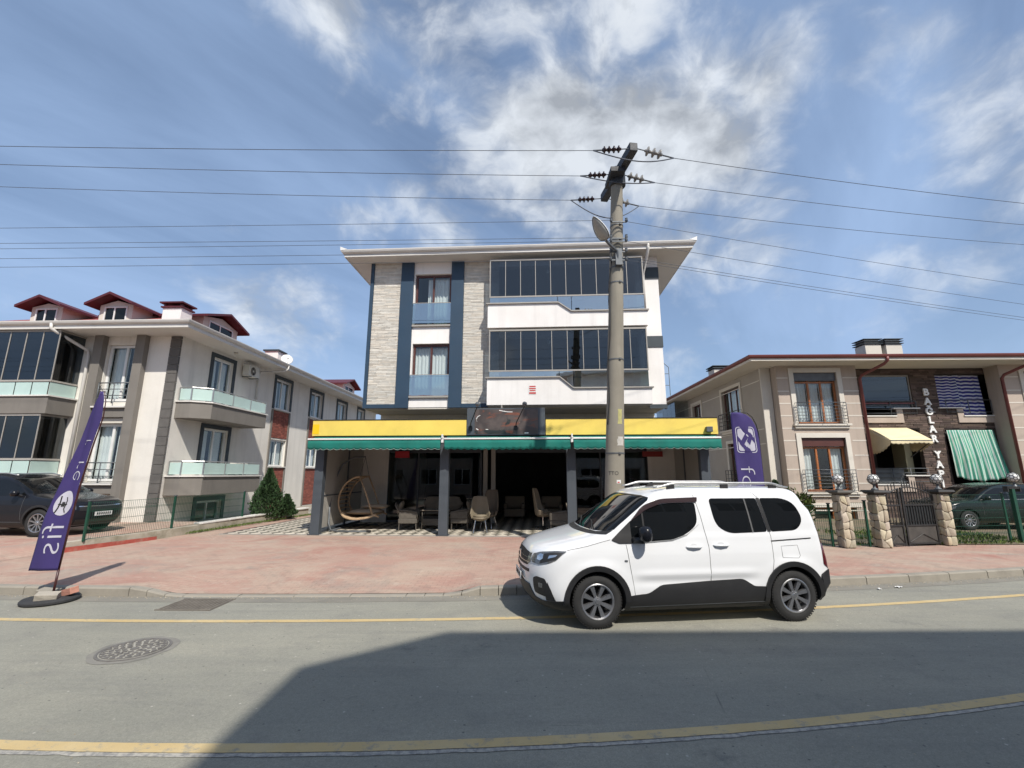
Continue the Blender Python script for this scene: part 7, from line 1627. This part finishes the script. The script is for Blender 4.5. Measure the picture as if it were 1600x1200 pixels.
pillar('stone clad pillar with a globe lamp on the left of the iron gate', (9.58,12.15,0.13), 2)
pillar('stone clad pillar with a globe lamp on the right of the iron gate', (11.60,12.52,0.13), 3)
# iron double gate
gt = thing('iron_gate', 'black wrought iron double gate with arched spiked top between stone pillars', 'gate', (9.80,12.20,0.14), 10.5)
GL = 1.62
def arch_z(x): return 1.28+0.22*math.sin(math.pi*x/GL)
for x0, x1 in ((0.02,0.52),(0.58,GL-0.02)):
    b = MB(); b.box(x0,x0+0.045,-0.02,0.02,0.02,arch_z(x0)); b.box(x1-0.045,x1,-0.02,0.02,0.02,arch_z(x1))
    for z in (0.04,0.50,1.02): b.box(x0+0.045,x1-0.045,-0.018,0.018,z,z+0.035)
    P = [(x0+(x1-x0)*i/12,0,arch_z(x0+(x1-x0)*i/12)) for i in range(13)]; b.tube(P,0.018,6); lf_ = b.build('leaf', M['black_iron'], gt)
    b = MB(); n = int((x1-x0)/0.085)
    for i in range(1,n):
        x = x0+(x1-x0)*i/n; za = arch_z(x); b.box(x-0.008,x+0.008,-0.008,0.008,0.535,za+0.10); b.add([(x-0.018,-0.006,za+0.10),(x+0.018,-0.006,za+0.10),(x,-0.006,za+0.20),(x-0.018,0.006,za+0.10),(x+0.018,0.006,za+0.10),(x,0.006,za+0.20)],[(0,1,2),(5,4,3),(0,3,4,1),(1,4,5,2),(2,5,3,0)])
    stuff(b.build('bars', M['black_iron'], lf_))
    b = MB(); k = max(2,int((x1-x0)/0.16))
    for i in range(k):
        cx = x0+(x1-x0)*(i+0.5)/k
        for zc_, rr in ((1.14,0.055),(0.62,0.045)): b.tube([(cx+rr*(1-0.09*j)*math.cos(j*0.7),-0.012,zc_+rr*(1-0.09*j)*math.sin(j*0.7)) for j in range(11)],0.007,5)
    b.tube([(x0+0.06,-0.012,0.10),((x0+x1)/2,-0.012,0.30),(x1-0.06,-0.012,0.10)],0.008,5); stuff(b.build('scrolls', M['black_iron'], lf_))
    b = MB(); b.box(x0+0.046,x1-0.046,0.003,0.009,0.076,0.499); b.build('kick_plate', mat('dark gate sheet',(0.055,0.05,0.045),0.7,0.3,4), lf_)
    b = MB(); b.box(x0+0.046,x1-0.046,0.012,0.015,0.536,1.019); b.build('backing_sheet', mat('smoked gate sheet',(0.022,0.026,0.028),0.35,0.3,4), lf_) if x0 > 0.5 else None
mesh_fence('mesh_fence', 'green wire mesh fence between the two left stone pillars', [(8.86,12.22,0.13),(9.32,12.25,0.13)], 1.12, 0.13)
mesh_fence('mesh_fence', 'green wire mesh fence left of the stone pillars behind the van', [(6.9,12.25,0.13),(8.36,12.25,0.13)], 1.05, 0.13)
mesh_fence('mesh_fence', 'green wire mesh fence in front of the dark hatchback', [(11.86,12.62,0.13),(13.75,12.95,0.13),(15.6,13.2,0.13)], 1.30, 0.13)
pf = thing('green_post', 'green steel gate post with a square top at the right edge', 'post', (13.98,12.88,0.12), 8)
b = MB(); b.box(-0.05,0.05,-0.05,0.05,0,1.46); b.build('shaft', M['green_paint'], pf, bevel=0.008); b = MB(); b.box(-0.20,0.24,-0.06,0.06,1.50,1.53); b.box(-0.20,-0.17,-0.06,0.06,1.38,1.499); b.box(0.21,0.24,-0.06,0.06,1.38,1.499); b.box(-0.14,0.20,-0.055,0.055,1.461,1.499); b.build('top_frame', M['black_iron'], pf)
lamp = thing('globe_lamp', 'globe lamp on the green post at the right edge', 'lamp', (14.12,12.9,1.65)); inst(globe_me,'globe',lamp,(0,0,0.24)); g2_ = inst(cage_me,'globe_cage',lamp,(0,0,0.24),(0.4,0.3,0.2)); b = MB(); b.lathe([(0.0,0.0),(0.06,0.0),(0.03,0.05),(0.03,0.12),(0.0,0.12)],12); b.build('lamp_stem', M['galv'], lamp)
# ------------------------------------------------------------------ terrace furniture
TZ = 0.158
M['swing_cushion'] = mat('swing cushion', (0.56,0.44,0.32), 0.95, 0.06, 3, 0.2, 100)
def MF(x, y, z=TZ): return L2W(MAIN_O, MAIN_A, x, y, z)
def cushion(b, x0, x1, y0, y1, z0, z1):
    n = 6
    for side in (0,1):
        g_ = [[(x0+(x1-x0)*i/n, y0+(y1-y0)*j/n, (z0+z1)/2+(1 if side else -1)*(z1-z0)/2*(max(0,1-abs(2*i/n-1)**5)*max(0,1-abs(2*j/n-1)**5))**0.4) for j in range(n+1)] for i in range(n+1)]; b.sheet(g_)
    return b
# double swing seat with slatted back
sw = thing('garden_swing', 'rattan double swing seat with slatted curved back and cream cushions', 'swing seat', MF(-5.25,1.15), -MAIN_A+4)
curve_ = [(0.62,0.50),(0.30,0.40),(-0.10,0.36),(-0.42,0.44),(-0.60,0.66),(-0.66,0.95),(-0.60,1.25),(-0.44,1.52),(-0.18,1.70),(0.02,1.74)]
def cpos(t):
    f = t*(len(curve_)-1); i = min(int(f),len(curve_)-2); q = f-i; p_ = [Vector(curve_[max(0,min(len(curve_)-1,i+k))]) for k in (-1,0,1,2)]
    return 0.5*((2*p_[1])+(p_[2]-p_[0])*q+(2*p_[0]-5*p_[1]+4*p_[2]-p_[3])*q*q+(3*p_[1]-p_[0]-3*p_[2]+p_[3])*q**3)
for y in (0.0,1.05):
    b = MB(); b.tube([(cpos(i/40).x,y,cpos(i/40).y) for i in range(41)],0.030,8); b.build('side_rail', M['rattan'], sw, smooth=True)
    b = MB(); b.tube([(0.0,y+0.01,1.74),(0.26,y,1.15),(0.50,y,0.50),(0.72,y,0.42)],0.028,8); b.build('front_post', M['rattan'], sw, smooth=True)
for k in range(12):
    t = 0.40+0.56*k/11; c = cpos(t); c2 = cpos(min(1,t+0.02)); b = MB(); n = 10; P = []
    for i in range(n+1):
        f = i/n; P.append((c.x-0.10*math.sin(math.pi*f), 0.0+1.05*f, c.y+0.01*math.sin(math.pi*f)))
    b.tube(P,0.024,6); b.build('slat', M['rattan'], sw, smooth=True)
b = MB(); b.tube([(0.0,0.0,1.74),(0.0,1.05,1.74)],0.026,8); b.build('top_bar', M['rattan'], sw)
b = MB(); g_ = [[(cpos(0.40*i/14).x+0.01, 1.05*j/6, cpos(0.40*i/14).y-0.01-0.02*math.sin(math.pi*j/6)) for j in range(7)] for i in range(15)]; b.sheet(g_); o = b.build('woven_seat', M['rattan'], sw, smooth=True, fix=False); s_ = o.modifiers.new('thickness','SOLIDIFY'); s_.thickness = 0.05
b = MB()
for i in range(30):
    p_ = cpos(0.01+0.39*i/29)
    b.lathe([(0.0,-0.02),(0.026,-0.01),(0.026,0.01),(0.0,0.02)],8,(p_.x,-0.02,p_.y-0.02),'y')
stuff(b.build('woven_edge', M['rattan'], sw))
b = MB(); cushion(b,-0.40,0.66,0.06,0.99,0.47,0.63); cu = b.build('seat_cushion', M['swing_cushion'], sw, smooth=True); b = MB(); cushion(b,-0.05,0.85,0.45,1.0,0.64,0.78); b.build('loose_cushion', M['swing_cushion'], sw, smooth=True)
stn = thing('steel_tripod', 'grey steel stand with a bent base tube carrying the swing seat', 'swing stand', MF(-5.25,1.15), -MAIN_A+4)
b = MB(); b.tube([(0.55,-0.62,0.03),(0.0,-0.60,0.03),(-0.45,-0.55,0.03),(-0.66,-0.50,0.06),(-0.78,-0.40,0.25),(-0.90,-0.10,0.90),(-0.92,0.2,1.60),(-0.75,0.38,2.15),(-0.40,0.5,2.40),(0.0,0.52,2.42)],0.03,10); b.build('curved_tube', M['galv'], stn, smooth=True)
b = MB(); b.tube([(-0.70,-0.50,0.03),(-0.62,0.6,0.03),(-0.45,1.25,0.03),(0.35,1.3,0.03)],0.03,10); b.build('base_tube', M['galv'], stn, smooth=True); b = MB(); b.box(0.53,0.66,-0.66,-0.58,0.0,0.07); b.build('foot', M['black'], stn, bevel=0.01)
b = MB()
for y in (0.0,1.05): b.tube([(0.0,0.52,2.40),(0.0,y,1.76)],0.008,5)
b.build('suspension', M['galv'], stn)
def armchair(label, loc, rz, m_frame, seat_h=0.42, w=0.62, d=0.62, back=0.86, grp='rattan terrace chairs'):
    t = thing('rattan_armchair', label, 'armchair', loc, rz, grp)   # faces +x
    for x, y in ((-d/2+0.03,-w/2+0.03),(-d/2+0.03,w/2-0.03),(d/2-0.03,-w/2+0.03),(d/2-0.03,w/2-0.03)):
        b = MB(); b.tube([(x,y,0),(x*0.96,y*0.96,seat_h-0.06)],[0.015,0.022],8); b.build('leg', m_frame, t)
    b = MB(); b.box(-d/2,d/2,-w/2,w/2,seat_h-0.20,seat_h-0.04); b.build('woven_seat', m_frame, t, bevel=0.03)
    for s_ in (-1,1):
        b = MB(); g_ = [[(-d/2+0.03+(d-0.06)*i/10, s_*(w/2-0.01), seat_h-0.04+(0.24-0.05*(i/10))*j/5) for j in range(6)] for i in range(11)]; b.sheet(g_); o = b.build('arm_panel', m_frame, t, fix=False); q = o.modifiers.new('thickness','SOLIDIFY'); q.thickness = 0.03
        b = MB(); b.tube([(-d/2,s_*(w/2-0.01),seat_h+0.24),(0,s_*(w/2+0.005),seat_h+0.21),(d/2-0.02,s_*(w/2-0.01),seat_h+0.16),(d/2+0.01,s_*(w/2-0.02),seat_h-0.05)],0.024,8); b.build('armrest', m_frame, t, smooth=True)
    for k in range(9):
        b = MB(); y = -w/2+0.05+(w-0.10)*k/8; b.tube([(-d/2+0.04,y,seat_h-0.05),(-d/2-0.02,y,seat_h+0.2),(-d/2-0.12,y,back)],0.010,5); b.build('back_rod', m_frame, t)
    b = MB(); b.tube([(-d/2+0.02,-w/2,seat_h+0.15),(-d/2-0.10,-w/2+0.02,back-0.05),(-d/2-0.13,0,back+0.02),(-d/2-0.10,w/2-0.02,back-0.05),(-d/2+0.02,w/2,seat_h+0.15)],0.024,8); b.build('back_rail', m_frame, t, smooth=True)
    b = MB(); cushion(b,-d/2+0.04,d/2-0.02,-w/2+0.05,w/2-0.05,seat_h-0.04,seat_h+0.09); b.build('seat_cushion', M['cushion'], t, smooth=True)
    b = MB(); cushion(b,-0.22,0.22,-w/2+0.08,w/2-0.08,-0.06,0.06); b.xf(Matrix.Translation((-d/2+0.03,0,seat_h+0.30)) @ Matrix.Rotation(R(-74),4,'Y')); b.build('back_cushion', M['cushion'], t, smooth=True); return t
armchair('rattan armchair facing right beside the swing seat', MF(-3.55,1.35), -MAIN_A+8, M['rattan_grey'])
armchair('rattan armchair facing left just right of the second veranda post', MF(-1.78,1.55), 180-MAIN_A-8, M['rattan_grey'])
armchair('rattan armchair by the third veranda post behind the van bonnet', MF(1.55,1.05), -MAIN_A+160, M['rattan_grey'])
# sofa and coffee table
so_ = thing('garden_sofa', 'cream cushioned rattan sofa at the back of the terrace', 'sofa', MF(-2.75,2.85), -MAIN_A)
b = MB(); b.box(-0.85,0.85,-0.35,0.35,0.12,0.34); b.build('base', M['rattan_grey'], so_, bevel=0.03)
for x in (-0.80,0.80):
    b = MB(); b.box(x-0.06,x+0.06,-0.35,0.35,0.341,0.62); b.build('arm', M['rattan_grey'], so_, bevel=0.03)
    for y in (-0.3,0.3): b = MB(); b.box(x-0.03,x+0.03,y-0.03,y+0.03,0,0.119); b.build('leg', M['rattan_grey'], so_)
b = MB(); b.box(-0.73,0.73,0.27,0.35,0.341,0.80); b.build('backrest', M['rattan_grey'], so_, bevel=0.02)
for x in (-0.37,0.37):
    b = MB(); cushion(b,x-0.36,x+0.36,-0.33,0.25,0.34,0.47); b.build('seat_cushion', M['cushion'], so_, smooth=True); b = MB(); cushion(b,x-0.35,x+0.35,0.12,0.26,0.50,1.0); b.build('back_cushion', M['cushion'], so_, smooth=True)
ct = thing('coffee_table', 'low rattan coffee table in front of the sofa', 'table', MF(-2.70,1.75), -MAIN_A)
b = MB(); b.box(-0.50,0.50,-0.30,0.30,0.60,0.63); b.build('top', M['cushion'], ct, bevel=0.008); b = MB(); b.box(-0.45,0.45,-0.26,0.26,0.12,0.34); b.build('shelf', M['rattan_grey'], ct, bevel=0.02)
for x in (-0.44,0.44):
    for y in (-0.25,0.25): b = MB(); b.cyl((x,y,0),(x,y,0.599),0.016,8); b.build('leg', M['rattan_grey'], ct)
def tub_chair(label, loc, rz, m, legs='four', h=0.45, back=0.98):
    t = thing('tub_chair', label, 'chair', loc, rz, 'tub chairs on the terrace')  # faces -y
    g_ = []; n = 20; L_ = 9
    for j in range(L_+1):
        f = j/L_; row = []
        for i in range(n+1):
            a = math.pi*(-0.08+1.16*i/n); hgt = 0.16+(back-h)*sstep(0.25,0.80,max(0,math.sin(a))); rr = 0.25+0.05*f+0.02*math.sin(a); row.append((rr*math.cos(a)*1.02, rr*math.sin(a)*0.95-0.02+0.05*f*max(0,math.sin(a)), h-0.02+hgt*f))
        g_.append(row)
    b = MB(); b.sheet(g_); o = b.build('shell', m, t, smooth=True, fix=False); q = o.modifiers.new('thickness','SOLIDIFY'); q.thickness = 0.035; q = o.modifiers.new('sub','SUBSURF'); q.levels = 1; q.render_levels = 1
    b = MB(); b.lathe([(0.0,-0.09),(0.18,-0.09),(0.255,-0.03),(0.265,0.0),(0.25,0.02),(0.0,0.02)],26,(0,0,h)); b.build('bucket', m, t, smooth=True)
    b = MB(); b.lathe([(0.0,0.0),(0.20,0.0),(0.225,0.03),(0.20,0.065),(0.0,0.075)],24,(0,-0.02,h+0.021)); b.build('seat_cushion', m, t, smooth=True)
    if legs == 'four':
        for x, y in ((-0.15,-0.15),(0.15,-0.15),(-0.15,0.15),(0.15,0.15)): b = MB(); b.cyl((x,y,h-0.07),(x*1.45,y*1.45,0),0.011,8); b.build('leg', M['chrome'], t)
    else:
        b = MB(); b.cyl((0,0,0.10),(0,0,h-0.08),0.025,10); b.build('column', M['chrome'], t)
        for k in range(5): a = 2*math.pi*k/5; b = MB(); b.tube([(0,0,0.11),(0.30*math.cos(a),0.30*math.sin(a),0.06)],[0.022,0.014],6); b.lathe([(0.0,-0.03),(0.03,-0.02),(0.03,0.02),(0.0,0.03)],10,(0.29*math.cos(a),0.29*math.sin(a),0.03),'y'); b.build('foot', M['black'], t)
    return t
tub_chair('beige tub chair on thin metal legs at the front of the terrace', MF(-1.08,0.85), -MAIN_A+10, M['taupe'])
tub_chair('brown tub chair standing behind the front beige one', MF(-0.92,1.95), -MAIN_A-20, mat('brown fabric',(0.17,0.135,0.10),0.9,0.1), back=1.15)
tub_chair('high backed swivel chair turned sideways in the middle of the terrace', MF(0.95,1.75), -MAIN_A+75, mat('dark taupe leather',(0.25,0.20,0.14),0.5,0.06), legs='star', h=0.5, back=1.22)
# furniture just inside the shop
for x, y, lb in ((-0.2,5.3,'pale armchair seen in the dark shop left of the doorway centre'),(1.35,5.2,'pale armchair seen in the dark shop right of the doorway centre')):
    t = thing('shop_armchair', lb, 'armchair', MF(x,y), -MAIN_A, 'armchairs inside the shop')
    b = MB(); b.box(-0.42,0.42,-0.36,0.36,0.10,0.42); b.build('base', M['cushion'], t, bevel=0.05); b = MB(); b.box(-0.42,0.42,0.20,0.38,0.421,0.90); b.build('backrest', M['cushion'], t, bevel=0.05)
    for s_ in (-1,1): b = MB(); b.box(s_*0.36-0.07,s_*0.36+0.07,-0.36,0.19,0.421,0.62); b.build('arm', M['cushion'], t, bevel=0.04)
    for s_ in (-1,1):
        for y2 in (-0.3,0.3): b = MB(); b.cyl((s_*0.36,y2,0),(s_*0.36,y2,0.099),0.02,8); b.build('leg', M['black'], t)
# bent tubes of a hanging chair stand on the right side of the terrace
pr = thing('hanging_chair_stand', 'dark bent steel tubes standing by the right side sheets', 'swing stand', MF(4.9,2.4), -MAIN_A)
b = MB(); b.tube([(-0.9,0,1.75),(-0.35,0,1.45),(0.05,0,1.40),(0.5,0.1,1.25),(0.8,0.2,0.95)],0.028,8); b.build('top_tube', M['black_iron'], pr, smooth=True)
for x0, x1 in ((0.0,0.25),(0.0,-0.35)): b = MB(); b.tube([(x0,0.02,1.39),(x1,0.25 if x1 > 0 else -0.2,0.0)],0.024,8); b.build('leg', M['black_iron'], pr)
b = MB(); b.tube([(0.8,0.2,0.95),(0.85,0.22,0.0)],0.024,8); b.build('leg', M['black_iron'], pr)

# grit, leaves and litter gathered along the kerb foot and over the road
rnd = random.Random(21); b = MB()
def chip(x, y, z, r_):
    n = 5; k = rnd.uniform(0.6,1.7); b.col = (k,k*0.95,k*0.85); a0 = rnd.uniform(0,6); ring = [(x+r_*rnd.uniform(0.6,1.1)*math.cos(a0+2*math.pi*i/n), y+r_*rnd.uniform(0.6,1.1)*math.sin(a0+2*math.pi*i/n), z) for i in range(n)]
    b.add(ring+[(x,y,z+r_*0.6)],[(i,(i+1)%n,n) for i in range(n)])
for _ in range(1500):
    x = rnd.uniform(-11,13); chip(x, kerb_y(x)-abs(rnd.gauss(0,0.10))-0.01, 0.004, rnd.uniform(0.004,0.013))
for _ in range(500):
    x = rnd.uniform(-8,9); chip(x, rnd.uniform(3.4,7.8)+0.01*x*x, 0.002, rnd.uniform(0.003,0.009))
for _ in range(500):
    x = rnd.uniform(-10,12); y = kerb_y(x)+0.2+abs(rnd.gauss(0,1.6)); chip(x, y, pav_z(x,y)+0.001, rnd.uniform(0.003,0.010))
tag(b.build('gravel', mat('grit',(0.26,0.235,0.19),0.95,0.2,8,tone=True), None, fix=False), 'grit and small stones scattered along the kerb', 'gravel', None, 'stuff')
for i, (x, y, rz, sz, lb) in enumerate(((6.9,8.55,0.4,0.06,'crumpled white paper scrap by the kerb right of the van'),(6.45,8.42,1.3,0.04,'small white paper scrap in the gutter behind the van'))):
    p_ = MB(); p_.sheet([[(sz*(u-1)*0.9+0.012*math.sin(v*3), sz*0.6*(v-1), 0.006+0.014*abs(math.sin(u*2.1+v*1.7))) for u in (0,0.4,0.9,1.4,2.0)] for v in (0,0.5,1.1,1.6,2.0)]); o = p_.build('paper_scrap', M['plate'], None, fix=False); o.location = (x,y,0.006); o.rotation_euler = (0,0,rz); tag(o, lb, 'litter', 'paper scraps')
